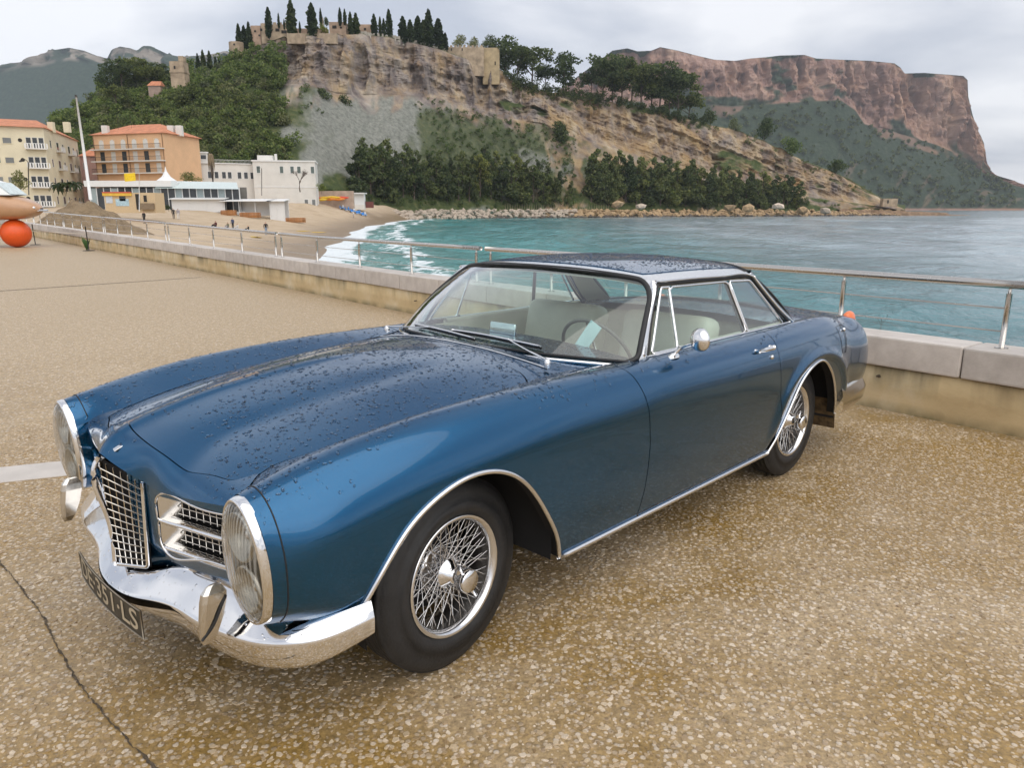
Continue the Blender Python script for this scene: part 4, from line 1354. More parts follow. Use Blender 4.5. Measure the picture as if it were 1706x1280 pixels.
while s_ > -70:
    L = rl.uniform(1.08, 1.20)
    if i == 0: s_ = 5.211 + 1.15 * 16; L = 1.15
    if s_ > 5.0: L = 1.15
    z0, z1 = lift(s_ - L / 2, .345, .42), lift(s_ - L / 2, .575, .73)
    V, F = bevel_box(L - .010, .385, z1 - z0, .014, 2, .003, i)
    P = wpt(np.array(s_ - L / 2), .385 / 2 - .006 + rl.uniform(-.003, .003), (z0 + z1) / 2 + .004)
    part('coping_stone', (V, F), LIME, wall, smooth=False, loc=P, rot=(0, 0, math.atan2(WD[1], WD[0])))
    s_ -= L; i += 1
# bolts and a hook left in the wall face
for s_, z in ((4.63, .27), (-1.95, .205), (-2.30, .215)):
    P = wpt(np.array(s_), .0, z)
    part('wall_bolt', tube(np.array([P + WN * .03, P - WN * .025, P - WN * .03 + WD * .03]), .008, 6), M('rusty_iron', (.10, .08, .06), .6, .6), wall)
# ---- steel railing
INOX = m_chrome(.22, 'railing_steel', (.55, .52, .48), False)
rail = empty('railing', tuple(wpt(np.array(0.0), .19, .58)))
tag(rail, 'stainless steel railing with round handrail and two thin wires on the parapet', 'railing')
ro = np.array(rail.location)
pairs = [19.0, 12.3, 5.55, -.85, -7.95, -16.3, -25.0, -34.0, -44.0, -56.0]
for a_, b_ in zip(pairs[:-1], pairs[1:]):
    a2, b2 = a_ - .06, b_ + .06
    sP = np.linspace(a2 - .10, b2 + .10, 6 if a_ == 5.55 else 5)
    hr = np.array([wpt(np.array(q), .19, lift(q, 1.035, 1.45)) - ro for q in np.linspace(a2, b2, 12)])
    part('handrail', tube(hr, .030, 12), INOX, rail)
    for q in sP:
        z0, z1 = lift(q, .575, .73) + .002, lift(q, 1.035, 1.45)
        P = wpt(np.array(q), .19) - ro
        zz = z0 + (z1 - z0) * .86
        part('post', join([tube(np.array([P + (0, 0, z0), P + (0, 0, zz)]), .0195, 10), tube(np.array([P + (0, 0, zz), P + (0, 0, z1)]), .011, 8), tube(np.array([P + (0, 0, z0), P + (0, 0, z0 + .006)]), .045, 12)]), INOX, rail)
    for fz in (.27, .63):
        wr = np.array([wpt(np.array(q), .19, lift(q, .575, .73) + (lift(q, 1.035, 1.45) - lift(q, .575, .73)) * fz) - ro for q in np.linspace(sP[0], sP[-1], 10)])
        part('wire', tube(wr, .0055, 6), INOX, rail)
# dry twig growing behind the coping
tw = []
b0 = wpt(np.array(4.45), .33, .58)
tag(obj('dry_twig', mesh('dry_twig', *join([tube(b0 + np.array([(0, 0, 0), (.01, 0, .06), (.0, .01, .10)]), .002, 5), tube(b0 + np.array([(.005, 0, .05), (.04, .0, .09), (.05, 0, .13)]), .0015, 5), tube(b0 + np.array([(.004, 0, .04), (-.03, .01, .10)]), .0015, 5)]), M('twig_bark', (.06, .05, .03), .9))), 'thin dry twig sticking up behind the parapet coping', 'twig')

# ---- beige show car resting on orange balls at the far left
BEIGE = M('beige_satin_paint', (.46, .26, .14), .35, var=.05, coat=.4)
WHITE_P = M('white_roof_paint', (.75, .77, .76), .3, var=.04)
ORANGE = M('orange_rubber_ball', (.75, .10, .015), .38, var=.06)
TAUT = M('white_rope', (.7, .65, .55), .8)
bc = np.array([-20.41, 31.38, .565])
hdir = np.array([.845, -.535, 0.0]) * 0 + np.array([1.0, 0.06, 0.0]); hdir /= np.linalg.norm(hdir)
hn = np.array([-hdir[1], hdir[0], 0.0])
show = empty('show_car', tuple(bc + np.array([-1.2, 0, .52])), math.atan2(hdir[1], hdir[0]))
tag(show, 'beige streamlined car shell with white roof raised on orange balls', 'car')
# local: x forward (to photo right), z up from the underside
st_x = np.array([-4.2, -3.6, -2.4, -1.0, .2, 1.0, 1.55, 1.95, 2.2, 2.32])
hw_ = np.array([.35, .72, .88, .92, .92, .88, .76, .56, .34, .12])
zb0 = np.array([.25, .10, .03, .0, .0, .02, .06, .16, .28, .36])
zt0 = np.array([.75, .95, 1.08, 1.12, 1.10, 1.04, .93, .77, .62, .50])
f_ = spline(st_x, np.column_stack([hw_, zb0, zt0]))
rows = []
for x in np.linspace(-4.2, 2.32, 50):
    h, b, t_ = f_(np.array(x))
    ring_ = []
    for a in np.linspace(0, 2 * np.pi, 28, endpoint=False):
        ca, sa = math.cos(a), math.sin(a)
        e_ = .62
        ring_.append((x, h * np.sign(ca) * abs(ca) ** e_, (b + t_) / 2 + (t_ - b) / 2 * np.sign(sa) * abs(sa) ** .8))
    rows.append(ring_)
part('body', grid(np.array(rows), cv=True, flip=True), BEIGE, show)
rows = []
for x, h, t_ in ((-1.9, .5, 1.08), (-1.3, .62, 1.50), (-.5, .66, 1.66), (.35, .66, 1.66), (.92, .64, 1.50), (1.50, .60, 1.0)):
    rows.append([(x, -h - .12 * (1.7 - t_), 1.0), (x, -h, 1.0 + (t_ - 1.0) * .85), (x, -h * .7, t_), (x, 0, t_ + .03), (x, h * .7, t_), (x, h, 1.0 + (t_ - 1.0) * .85), (x, h + .12 * (1.7 - t_), 1.0)])
part('roof', grid(np.array(rows), flip=True), WHITE_P, show)
for sg in (-1, 1):
    g = np.array([[(-.1, sg * .70, 1.10), (-.15, sg * .69, 1.46)], [(.30, sg * .69, 1.08), (.12, sg * .68, 1.40)]])
    part('side_window', grid(g + np.array([.52, 0, .0]), flip=sg > 0), M('pale_pane', (.35, .40, .45), .1), show)
    part('window_frame', tube(np.vstack([g[0], g[1][::-1]]) + np.array([.52, 0, 0]), .025, 6, closed=True), RUBBER, show)
    V, F = lathe([(.0005, .03), (.05, .02), (.07, -.02), (.065, -.06)], 16, 'x')
    part('headlamp', (V + np.array([2.20, sg * .30, .50]), F), CHROME, show)
part('windscreen', grid(np.array([[(.93, -.58, 1.49), (1.49, -.60, 1.02)], [(.93, .58, 1.49), (1.49, .60, 1.02)]]) + np.array([.012, 0, .02])), M('pale_windscreen', (.55, .62, .62), .08), show)
dl = np.array([f_(np.array(.93))])
a = np.linspace(-.9, 1.2, 14)
part('door_seam', tube(np.array([(.92 - .10 * max(0, q), -(.885 * abs(math.cos(q)) ** .62) - .004, .53 + .50 * math.sin(q)) for q in a]), .012, 5), RUBBER, show)
part('front_bumper', tube(np.array([(2.36, -.34, .40), (2.46, -.10, .40), (2.46, .10, .40), (2.36, .34, .40)]), .04, 8), CHROME, show)
for i, dx in enumerate((0.0, -1.55)):
    c_ = bc + hdir * dx + np.array([0, 0, 0])
    V, F = lathe([(.0005, .565), *[(.565 * math.cos(a), .565 * math.sin(a)) for a in np.linspace(1.45, -1.45, 24)], (.0005, -.565)], 36, 'z')
    b = obj('orange_ball', mesh('orange_ball', V, F, ORANGE), loc=c_ + np.array([0, -.0, .0]))
    tag(b, 'glossy orange ball under the nose of the beige show car' if i == 0 else 'second orange ball cut by the left edge of the photo', 'ball', 'orange balls under the show car')
    part('foot_ring', lathe([(.08, -.565), (.14, -.54), (.10, -.50)], 20, 'z'), RUBBER, b)
# slim barrier posts with a rope in front of it
for i, (u_, gx, gy) in enumerate(((58, -21.0, 33.5), (148, -16.0, 28.7))):
    p = empty('rope_post', (gx, gy, 0))
    tag(p, ('thin dark rope post nearest the orange ball' if i == 0 else 'thin dark rope post with green leaves at its foot'), 'post')
    part('stem', tube(np.array([(0, 0, 0), (-.03, 0, .9)]), .02, 6), RUBBER, p)
    part('base', lathe([(.0005, .03), (.2, .02), (.22, 0)], 16, 'z'), RUBBER, p)
tag(obj('rope', mesh('rope', *tube(np.array([(-34, 30.2, .62), (-21.0, 33.45, .60), (-16.03, 28.7, .62)]), .018, 6), TAUT)), 'pale rope strung between thin posts before the beige car', 'rope')
pl_ = empty('weed_tuft', (-16.1, 28.75, 0)); tag(pl_, 'small green weed growing at the foot of the rope post', 'plant')
VV, FF = [], []
rw = random.Random(3)
for k in range(24):
    a = rw.uniform(0, 6.3); l = rw.uniform(.25, .6); b_ = len(VV)
    d = np.array([math.cos(a) * .35, math.sin(a) * .35, 1.0]); w_ = np.array([-math.sin(a), math.cos(a), 0]) * .035
    VV += [-w_ * .5, w_ * .5, d * l * .6 + w_, d * l, d * l * .6 - w_]; FF.append((b_, b_ + 1, b_ + 2, b_ + 3, b_ + 4))
part('leaves', (VV, FF), M('weed_green', (.05, .12, .03), .7, var=.3), pl_, smooth=False)
# ================================================================ BAY, HILLS, TOWN
FPX = 1246.13
_cp, _sp = math.cos(R(13.209)), math.sin(R(13.209))
def at(u, v, D):
    """ground-plan placement: the point at distance D (m, along the view heading) that lies on bearing u and elevation v"""
    u, v, D = np.broadcast_arrays(np.asarray(u, float), np.asarray(v, float), np.asarray(D, float))
    a = (u - 853) / FPX; b = (640 - v) / FPX
    dy = _cp + b * _sp; dz = -_sp + b * _cp
    k = D / dy
    return np.stack([a * k, D, CAM_H + dz * k], -1)
SEA = -2.6
_shx = spline([0, 15, 63, 110, 159, 230, 300, 357, 420], [-4, -6.5, -15.5, -23.5, -31.0, -37.5, -39.5, -37.5, -26])
def shore_x(D):
    D = np.asarray(D, float)
    return _shx(D) + fbm(D / 26, 3.3, 1.0, 3) * 1.8
def sand_z(x, D):
    d = shore_x(D) - x
    z = SEA + np.interp(D, [0, 110, 150, 175, 215, 260], [.075, .075, .125, .18, .30, .40]) * np.clip(d, -20, 60)
    return np.minimum(z, 1.25 + 1.6 * sstep(152, 205, D) + .002 * np.clip(d, 0, 100))

# ---- materials
def m_rock(name, cols, green, kind, bs=.5, gs=1.6):
    """rock face with streaks; attributes: rock (0..1), scree (0..1), ochre (0..1)"""
    t = NT(name)
    vec = t.coord('Object')
    def attr(n):
        a = t.n('ShaderNodeAttribute'); a.attribute_name = n; return a.outputs['Fac']
    sx, sz = kind
    streak = t.noise(1.0, 8, .62, .4, t.coord('Object', (sx, sx, sz)))
    blotch = t.noise(sx * .9, 5, .6, .3, vec)
    sp = t.n('ShaderNodeSeparateXYZ'); t.l(vec, sp.inputs[0])
    cb_ = t.n('ShaderNodeCombineXYZ')
    t.l(t.math('MULTIPLY', sp.outputs[0], sx * .25), cb_.inputs[0]); t.l(t.math('MULTIPLY', sp.outputs[1], sx * .25), cb_.inputs[1]); t.l(t.math('MULTIPLY', attr('sz'), sx * 3.2), cb_.inputs[2])
    strata = t.noise(1.0, 6, .65, .2, cb_.outputs[0])
    m = t.math('ADD', t.math('MULTIPLY', streak, .62), t.math('ADD', t.math('MULTIPLY', strata, .18), t.math('MULTIPLY', blotch, .2)))
    r1 = t.ramp(m, [(0.34, cols[0]), (0.46, cols[1]), (0.54, cols[2]), (0.64, cols[3])])
    r2 = t.ramp(m, [(0.34, cols[4]), (0.46, cols[5]), (0.56, cols[6]), (0.66, cols[7])])
    och = t.math('MINIMUM', t.math('MAXIMUM', t.math('ADD', attr('ochre'), t.math('MULTIPLY', t.math('SUBTRACT', blotch, .5), 3.4)), 0.0), 1.0)
    rock = t.mix(och, r1, r2)
    scree = t.ramp(t.noise(sx * 5.0, 8, .75, .0, vec), [(0.3, (0.10, 0.105, 0.09)), (0.5, (0.20, 0.205, 0.18)), (0.7, (0.30, 0.295, 0.26))])
    gr = t.ramp(t.noise(sx * gs, 7, .75, .1, vec), [(0.32, green[0]), (0.5, green[1]), (0.66, green[2])])
    c = t.mix(attr('scree'), gr, scree)
    c = t.mix(attr('rock'), c, rock)
    t.to('Base_Color', c); t.s(Roughness=.95, Specular_IOR_Level=.15)
    hb = t.math('ADD', t.noise(sx * 2.5, 8, .7, 0, vec), t.math('MULTIPLY', strata, .8))
    t.to('Normal', t.bump(hb, .8, bs))
    return t.m
ROCK = m_rock('castle_rock', [(.075, .060, .058), (.18, .15, .138), (.285, .245, .215), (.42, .37, .32), (.15, .09, .045), (.29, .19, .095), (.38, .275, .155), (.44, .36, .25)],
              [(.03, .045, .016), (.062, .08, .03), (.125, .125, .055)], (.11, .035), .6, 3.0)
ROCK_CAP = m_rock('red_headland_rock', [(.12, .07, .058), (.235, .142, .115), (.315, .20, .16), (.385, .265, .22), (.19, .105, .07), (.30, .17, .115), (.37, .225, .15), (.43, .29, .21)],
                  [(.016, .028, .016), (.036, .054, .032), (.075, .088, .056)], (.018, .006), 3.0, 7.0)
ROCK_MT = m_rock('grey_mountain_rock', [(.07, .065, .055), (.15, .13, .108), (.22, .19, .155), (.29, .25, .21), (.08, .07, .055), (.17, .14, .105), (.23, .19, .145), (.28, .24, .19)],
                 [(.012, .026, .016), (.024, .043, .027), (.045, .064, .038)], (.014, .008), 3.0, 7.0)

def terrain(name, us, lines, nrows, mat, disp, ochre=None, rock_row=None, scree_fn=None, kind='structure', tilt=0.0):
    """lines: list of (v(u), D(u)) control curves from the foot up; nrows: rows between successive lines"""
    rows = []; tags = []
    for li in range(len(lines) - 1):
        (v0, D0), (v1, D1) = lines[li], lines[li + 1]
        for k in range(nrows[li] + (1 if li == len(lines) - 2 else 0)):
            q = k / nrows[li]
            rows.append((v0 + (v1 - v0) * q, D0 + (D1 - D0) * q)); tags.append((li, q))
    Vv = np.array([r[0] for r in rows]); Dd = np.array([r[1] for r in rows])
    U = np.repeat(us[None], len(rows), 0)
    P = at(U, Vv, Dd)
    li = np.array([x[0] for x in tags])[:, None] + 0 * U; q = np.array([x[1] for x in tags])[:, None] + 0 * U
    rock = rock_row(U, li, q)
    P = disp(P, rock, U, li, q)
    me = mesh(name, *grid(P), mat, True)
    rq = rock[:-1, :-1].ravel() < .5
    me.polygons.foreach_set('use_smooth', rq)
    for an, arr in (('rock', rock), ('scree', scree_fn(U, li, q) if scree_fn else 0 * U), ('ochre', ochre(U) if ochre else 0 * U), ('sz', P[..., 2] + P[..., 0] * .36 * tilt * sstep(850, 980, U))):
        a = me.attributes.new(an, 'FLOAT', 'POINT'); a.data.foreach_set('value', np.asarray(arr, np.float32).ravel())
    o = obj(name, me); tag(o, kind=kind)
    return o, P
ip = lambda pts: (lambda u, p=np.array(pts, float): np.interp(u, p[:, 0], p[:, 1]))

# ---- castle hill
us = np.arange(40, 1509, 2.0)
shoreD = ip([(40, 215), (300, 225), (480, 250), (620, 300), (800, 345), (1000, 380), (1200, 420), (1480, 470), (1600, 500)])
L0v = at(0, 0, 1)[2] * 0
def v_of_z(z, D): return 347.5 - (z - CAM_H) * FPX / D * .974 if False else 640 - FPX * np.tan(np.arctan((z - CAM_H) / D) + R(13.209))
topv = ip([(40, 225), (80, 208), (120, 192), (160, 152), (200, 128), (250, 122), (300, 120), (340, 114), (375, 104), (400, 92), (420, 78), (470, 62), (560, 56), (600, 56), (660, 64), (720, 78), (760, 92), (835, 117), (850, 133), (900, 150), (960, 158), (1000, 165), (1080, 182), (1150, 200), (1230, 218), (1290, 243), (1340, 268), (1400, 292), (1440, 315), (1470, 333), (1508, 349)])
basev = ip([(40, 240), (160, 200), (300, 170), (380, 150), (440, 130), (470, 140), (520, 142), (560, 155), (600, 158), (680, 157), (740, 165), (800, 188), (840, 198), (900, 205), (950, 225), (1000, 240), (1060, 258), (1100, 268), (1200, 290), (1300, 312), (1350, 325), (1420, 338), (1470, 345), (1508, 351)])
baseD = lambda u: shoreD(u) + ip([(40, 90), (440, 110), (520, 85), (800, 65), (1000, 48), (1300, 28), (1470, 10), (1508, 6)])(u)
topD = lambda u: baseD(u) + ip([(40, 60), (380, 40), (440, 26), (520, 15), (840, 14), (900, 26), (1000, 24), (1300, 22), (1470, 10), (1508, 6)])(u)
Ds = shoreD(us)
lines = [(v_of_z(SEA - 1.0, Ds), Ds), (v_of_z(SEA + 3.0, Ds + 12), Ds + 12), (basev(us), baseD(us)), (topv(us), topD(us)),
         (v_of_z(at(us, topv(us), topD(us))[:, 2] + 1.5, topD(us) + 30), topD(us) + 30), (v_of_z(0 * us + 5, topD(us) + 220), topD(us) + 220)]
def rock_h(U, li, q):
    nz = fbm(U / 45, q * 3 + li, 0, 4)
    n2 = fbm(U / 16, q * 5 + li * 2.0, 6, 4)
    r = np.where(li == 2, 1.0, 0.0) * sstep(425, 450, U + 45 * n2)
    # shrubs break up the flanks right of the castle; bare rock shows lower down on the spur
    r = r * np.where(U > 830, sstep(-.55, -.1, nz + .25 - .5 * sstep(.75, 1, q) * (U < 1000)), 1)
    r = np.maximum(r, np.where(li == 1, sstep(.1, .5, nz + n2 * .5 + q * .8 - .35) * .9 * sstep(880, 1010, U + 70 * n2), 0))
    r = np.maximum(r, np.where(li == 0, .55, 0))
    r = np.maximum(r, np.where((li == 1) & (q > .80), sstep(.88, 1, q + .12 * n2) * sstep(450, 500, U + 30 * n2) * sstep(930, 880, U + 30 * n2), 0))
    return np.clip(r, 0, 1)
def scree_h(U, li, q):
    nz = fbm(U / 40 + 5, q * 5, 0, 5) * 1.2
    s_ = np.where(li == 1, 1.0, 0) * sstep(470, 520, U + 40 * nz) * sstep(1010, 900, U + 60 * nz) * sstep(.18, .36, q + .2 * nz)
    # grassy band below the right half of the cliff
    return s_ * (1 - sstep(690, 760, U + 50 * nz) * sstep(.35, .6, q + .22 * nz) * .85)
def disp_h(P, rock, U, li, q):
    x, z = P[..., 0], P[..., 2]
    g = fbm(x / 14, z / 46, 2.0, 4) * 5.5 - np.abs(fbm(x / 8 + 3, z / 32, 5.0, 4)) * 7.5 + fbm(x / 26, (z + x * .36 * sstep(850, 980, U)) / 3.0, 9.0, 4) * np.where(U > 900, 3.2, 1.6) + fbm(x / 3.2, z / 2.6, 4.0, 4) * 1.7
    edge = np.where(li == 2, np.sin(np.pi * np.clip(q, 0, 1)) ** .5, 0)
    amp = edge * rock * sstep(1500, 1350, U) * np.where(U > 900, .75, 1)
    P = P.copy()
    P[..., 1] -= g * amp
    soft = np.where(li == 1, np.sin(np.pi * q) ** .7, 0)
    P[..., 2] += fbm(x / 18, P[..., 1] / 18, 1.0, 4) * 1.8 * soft
    gul = -np.abs(fbm(x / 9 + P[..., 2] / 25, P[..., 2] / 60, 7.0, 4)) * 3.0 + fbm(x / 3, P[..., 2] / 4, 8.0, 3) * .6
    P[..., 1] -= gul * soft * sstep(480, 540, U) * sstep(1000, 900, U)
    P[..., 2] += np.where(li == 3, fbm(x / 6, P[..., 1] / 6, 3.0, 3) * .8, 0)
    return P
hill, HP = terrain('castle_hill', us, lines, [5, 40, 84, 5, 6], ROCK, disp_h, ochre=lambda U: .26 + .30 * sstep(820, 960, U) - .25 * sstep(480, 400, U) - .10 * np.exp(-((U - 700) / 60) ** 2), rock_row=rock_h, scree_fn=scree_h, tilt=1.0)
def hill_pt(u, f):
    """a point on the slope below the cliff: f=0 shore terrace, 1 cliff foot"""
    D = shoreD(u) + 12 + (baseD(u) - shoreD(u) - 12) * f
    v = v_of_z(SEA + 3.0, shoreD(u) + 12) * (1 - f) + basev(u) * f
    return at(u, v, D)

# ---- red headland across the bay
us = np.concatenate([np.arange(930, 1600, 2.0), np.arange(1600, 1650, 1.2), np.arange(1650, 1960, 4.0)])
ctop = ip([(930, 150), (1000, 100), (1020, 84), (1045, 80), (1062, 85), (1085, 84), (1100, 78), (1130, 84), (1160, 92), (1190, 99), (1225, 101), (1250, 97), (1275, 95), (1300, 92), (1340, 91), (1360, 97), (1400, 99), (1450, 101), (1490, 105), (1500, 112), (1507, 122), (1540, 121), (1580, 124), (1605, 126), (1612, 133), (1613, 160), (1620, 190), (1628, 215), (1634, 226), (1640, 240), (1641, 280), (1660, 292), (1690, 301), (1706, 309), (1740, 322), (1800, 338), (1900, 347.5), (1960, 348)])
cbase = ip([(930, 170), (1000, 178), (1180, 172), (1220, 176), (1300, 170), (1400, 164), (1425, 182), (1440, 205), (1500, 222), (1560, 240), (1600, 258), (1640, 288), (1660, 297), (1706, 314), (1800, 341), (1900, 349), (1960, 349)])
D0 = ip([(930, 1500), (1300, 1650), (1640, 1850), (1960, 2000)])(us)
lines = [(v_of_z(SEA - 3, D0), D0), (v_of_z(SEA + 6, D0 + 15), D0 + 15), (np.minimum(cbase(us), v_of_z(SEA + 14, D0 + 60)), D0 + 230 - 150 * sstep(1500, 1700, us)),
         (np.minimum(ctop(us), cbase(us) - .5), D0 + 285 - 170 * sstep(1500, 1700, us)), (v_of_z(SEA + 60, D0 + 900), D0 + 900)]
def rock_c(U, li, q):
    nz = fbm(U / 50, q * 3 + li * 2, 3, 4)
    r = np.where(li == 2, 1.0, 0.0) * sstep(-.9, -.5, nz + .0)
    r = np.where((li == 2) & (q < .35), r * sstep(-.5, .1, nz + q), r)
    r = np.maximum(r, np.where(li == 0, .9, 0))
    r = np.maximum(r, np.where((li == 1) & (q > .8), sstep(.3, .6, nz) * .6, 0))
    r = np.maximum(r, np.where((li == 1) & (q < .5), sstep(.70, .9, fbm(U / 9 - q * 9, q * 2.5, 8, 4)) * .28, 0))
    r = np.where((li == 2) & (q > .955), r * sstep(.0, .4, nz + .3), r)
    return np.clip(r, 0, 1)
def disp_c(P, rock, U, li, q):
    x, z = P[..., 0], P[..., 2]
    g = fbm(x / 70, z / 260, 2.0, 4) * 26 - np.abs(fbm(x / 30, z / 160, 6.0, 5)) * 40 + fbm(x / 200, z / 22, 9.0, 4) * 5 + fbm(x / 12, z / 16, 4.0, 3) * 9
    edge = np.where(li == 2, np.sin(np.pi * q) ** .5, 0)
    P = P.copy()
    P[..., 1] -= g * edge
    soft = np.where(li == 1, np.sin(np.pi * q) ** .8, 0)
    P[..., 2] += fbm(x / 60, P[..., 1] / 60, 1.0, 5) * 11 * soft
    return P
terrain('red_headland', us, lines, [3, 50, 70, 4], ROCK_CAP, disp_c, ochre=lambda U: .25 + .3 * sstep(1450, 1560, U), rock_row=rock_c)

HEAD = (ctop, cbase, D0.copy(), us.copy())
# ---- mountains behind the town
us = np.arange(-160, 520, 3.0)
mtop = ip([(-160, 150), (-60, 130), (0, 113), (30, 104), (50, 98), (72, 90), (82, 84), (115, 79), (140, 84), (160, 92), (178, 98), (186, 82), (200, 77), (218, 80), (228, 84), (238, 76), (250, 76), (265, 83), (280, 90), (300, 94), (330, 92), (360, 90), (376, 84), (400, 95), (450, 115), (520, 140)])
mb = lambda u: mtop(u) + ip([(-160, 3), (40, 6), (80, 18), (150, 15), (178, 9), (190, 26), (260, 22), (300, 9), (360, 6), (520, 4)])(u)
D0 = 0 * us + 1900
lines = [(v_of_z(-5, D0), D0), (mb(us), D0 + 420), (mtop(us), D0 + 470), (v_of_z(100, D0 + 1200), D0 + 1200)]
def rock_m(U, li, q):
    nz = fbm(U / 20, q * 2 + li, 3, 4)
    return np.clip(np.where(li == 1, sstep(-.25, .25, nz + .05), 0) * sstep(-20, 70, U) + 0, 0, 1)
def disp_m(P, rock, U, li, q):
    x, z = P[..., 0], P[..., 2]
    P = P.copy()
    P[..., 1] -= (fbm(x / 40, z / 60, 2.0, 4) * 25) * np.where(li == 1, np.sin(np.pi * q) ** .5, 0)
    P[..., 2] += fbm(x / 90, P[..., 1] / 90, 1.0, 5) * 16 * np.where(li == 0, np.sin(np.pi * q), 0)
    P[..., 2] += fbm(x / 12, 0, 5.0, 3) * 4 * np.where((li == 1) & (q > .9), 1, 0)
    return P
terrain('mountains', us, lines, [40, 16, 4], ROCK_MT, disp_m, rock_row=rock_m)

# ---- sea
def m_sea():
    t = NT('sea_water')
    vec = t.coord('Object')
    sep = t.n('ShaderNodeSeparateXYZ'); t.l(vec, sep.inputs[0])
    a = t.n('ShaderNodeAttribute'); a.attribute_name = 'off'
    off = a.outputs['Fac']           # metres from the shore line
    wob = t.math('MULTIPLY', t.math('SUBTRACT', t.noise(.11, 5, .6, .6, vec), .5), 30)
    o2 = t.math('ADD', off, wob)
    a2 = t.n('ShaderNodeAttribute'); a2.attribute_name = 'tone'
    col = t.ramp(t.math('DIVIDE', t.math('ADD', a2.outputs['Fac'], wob), 160), [(0.0, (0.17, 0.36, 0.34)), (0.10, (0.045, 0.245, 0.25)), (0.36, (0.085, 0.235, 0.26)), (0.65, (0.19, 0.285, 0.315)), (1.0, (0.26, 0.33, 0.365))])  # pale offshore end has the sky's reflection painted into the water colour
    patch = t.ramp(t.noise(.045, 5, .6, .4, t.coord('Object', (1, .45, 1))), [(0.35, .72), (0.65, 1.22)])
    col = t.mix(1.0, col, patch, 'MULTIPLY')
    lace = t.noise(.5, 7, .68, 1.2, t.coord('Object', (1, .8, 1)))
    near = t.ramp(t.math('DIVIDE', t.math('ADD', off, t.math('MULTIPLY', wob, .18)), 40), [(0.0, .95), (0.05, .95), (0.09, .50), (0.17, .52), (0.21, .68), (0.25, .42), (0.40, 0.0)])
    foam = t.ramp(t.math('ADD', lace, t.math('SUBTRACT', near, .62)), [(0.44, 0.0), (0.54, 1.0)])
    col = t.mix(foam, col, (0.70, 0.75, 0.77))
    t.to('Base_Color', col)
    t.to('Roughness', t.ramp(foam, [(0, 0.09), (1, 0.8)]))
    t.s(IOR=1.33, Specular_IOR_Level=.5)
    w1 = t.noise(.55, 7, .62, .5, t.coord('Object', (1.0, .62, 1)))
    w2 = t.noise(3.2, 6, .6, .3, vec)
    w0 = t.noise(.14, 5, .6, .5, t.coord('Object', (1.0, .55, 1)))
    h = t.math('ADD', t.math('MULTIPLY', w0, 3.2), t.math('ADD', t.math('MULTIPLY', w1, 1.2), t.math('MULTIPLY', w2, .22)))
    t.to('Normal', t.bump(h, 1.0, .42))
    return t.m
SEAM = m_sea()
Ys = np.concatenate([np.arange(-60, 4, 6.0), np.arange(4, 120, .8), np.arange(120, 420, 2.5), np.array([450, 500, 600, 800, 1200, 2000, 4000, 9000, 25000])])
qs = np.concatenate([np.arange(-4, 40, .8), np.arange(40, 160, 3.0), np.array([180, 220, 300, 500, 900, 1800, 4000, 9000, 30000])])
Yg, Qg = np.meshgrid(Ys, qs, indexing='ij')
Xg = shore_x(Yg) + Qg
fade = sstep(0, 6, Qg) * sstep(420, 250, Yg)
Zg = SEA + fade * (fbm(Xg / 5 + Yg / 16, Yg / 9, 0, 4) * .30 + np.sin((Xg - shore_x(Yg)) / 3.4 + fbm(Xg / 22, Yg / 22, 3, 2) * 2.5) * .10)
me = mesh('sea', *grid(np.stack([Xg, Yg, Zg], -1), flip=True), SEAM)
a = me.attributes.new('off', 'FLOAT', 'POINT'); a.data.foreach_set('value', Qg.astype(np.float32).ravel())
a = me.attributes.new('tone', 'FLOAT', 'POINT'); a.data.foreach_set('value', (Qg + 3.0 * np.maximum(0, Xg - .08 * Yg)).astype(np.float32).ravel())
tag(obj('sea', me), kind='structure')

# ---- beach
def m_sand():
    t = NT('beach_sand')
    vec = t.coord('Object')
    a = t.n('ShaderNodeAttribute'); a.attribute_name = 'off'
    wet = t.ramp(t.math('ADD', a.outputs['Fac'], t.math('MULTIPLY', t.math('SUBTRACT', t.noise(.15, 4, .6, .4, vec), .5), 8)), [(0.0, 1.0), (0.001, 1.0)])
    wet = t.ramp(t.math('DIVIDE', t.math('ADD', a.outputs['Fac'], t.math('MULTIPLY', t.math('SUBTRACT', t.noise(.15, 4, .6, .4, vec), .5), 10)), 30), [(0.1, 1.0), (0.35, 0.0)])
    c = t.ramp(t.noise(.35, 7, .65, .2, vec), [(0.3, (0.38, 0.285, 0.185)), (0.5, (0.46, 0.355, 0.24)), (0.7, (0.52, 0.41, 0.29))])
    c = t.mix(wet, c, (0.25, 0.175, 0.105))
    t.to('Base_Color', c); t.to('Roughness', t.ramp(wet, [(0, .95), (1, .35)]))
    t.to('Normal', t.bump(t.noise(2.2, 7, .7, 0, vec), .6, .12))
    return t.m
SAND = m_sand()
Yb = np.concatenate([np.arange(8, 180, 1.6), np.arange(180, 380, 5.0)])
db = np.concatenate([np.arange(-5, 30, .8), np.arange(30, 140, 3.0)])
Yg, Qg = np.meshgrid(Yb, db, indexing='ij')
Xg = shore_x(Yg) - Qg
Zg = sand_z(Xg, Yg) + fbm(Xg / 6, Yg / 6, 1, 4) * .10 * sstep(2, 10, Qg)
me = mesh('beach', *grid(np.stack([Xg, Yg, Zg], -1)), SAND)
a = me.attributes.new('off', 'FLOAT', 'POINT'); a.data.foreach_set('value', Qg.astype(np.float32).ravel())
tag(obj('beach', me), kind='structure')
TOWN_G = M('town_ground', (.30, .26, .21), .9, var=.2, vs_=.3)
tag(obj('town_ground', mesh('town_ground', [(-400, 150, 1.2), (-70, 172, 1.2), (-66, 260, 1.2), (-400, 300, 1.2)], [(0, 1, 2, 3)], TOWN_G, False)), kind='structure')
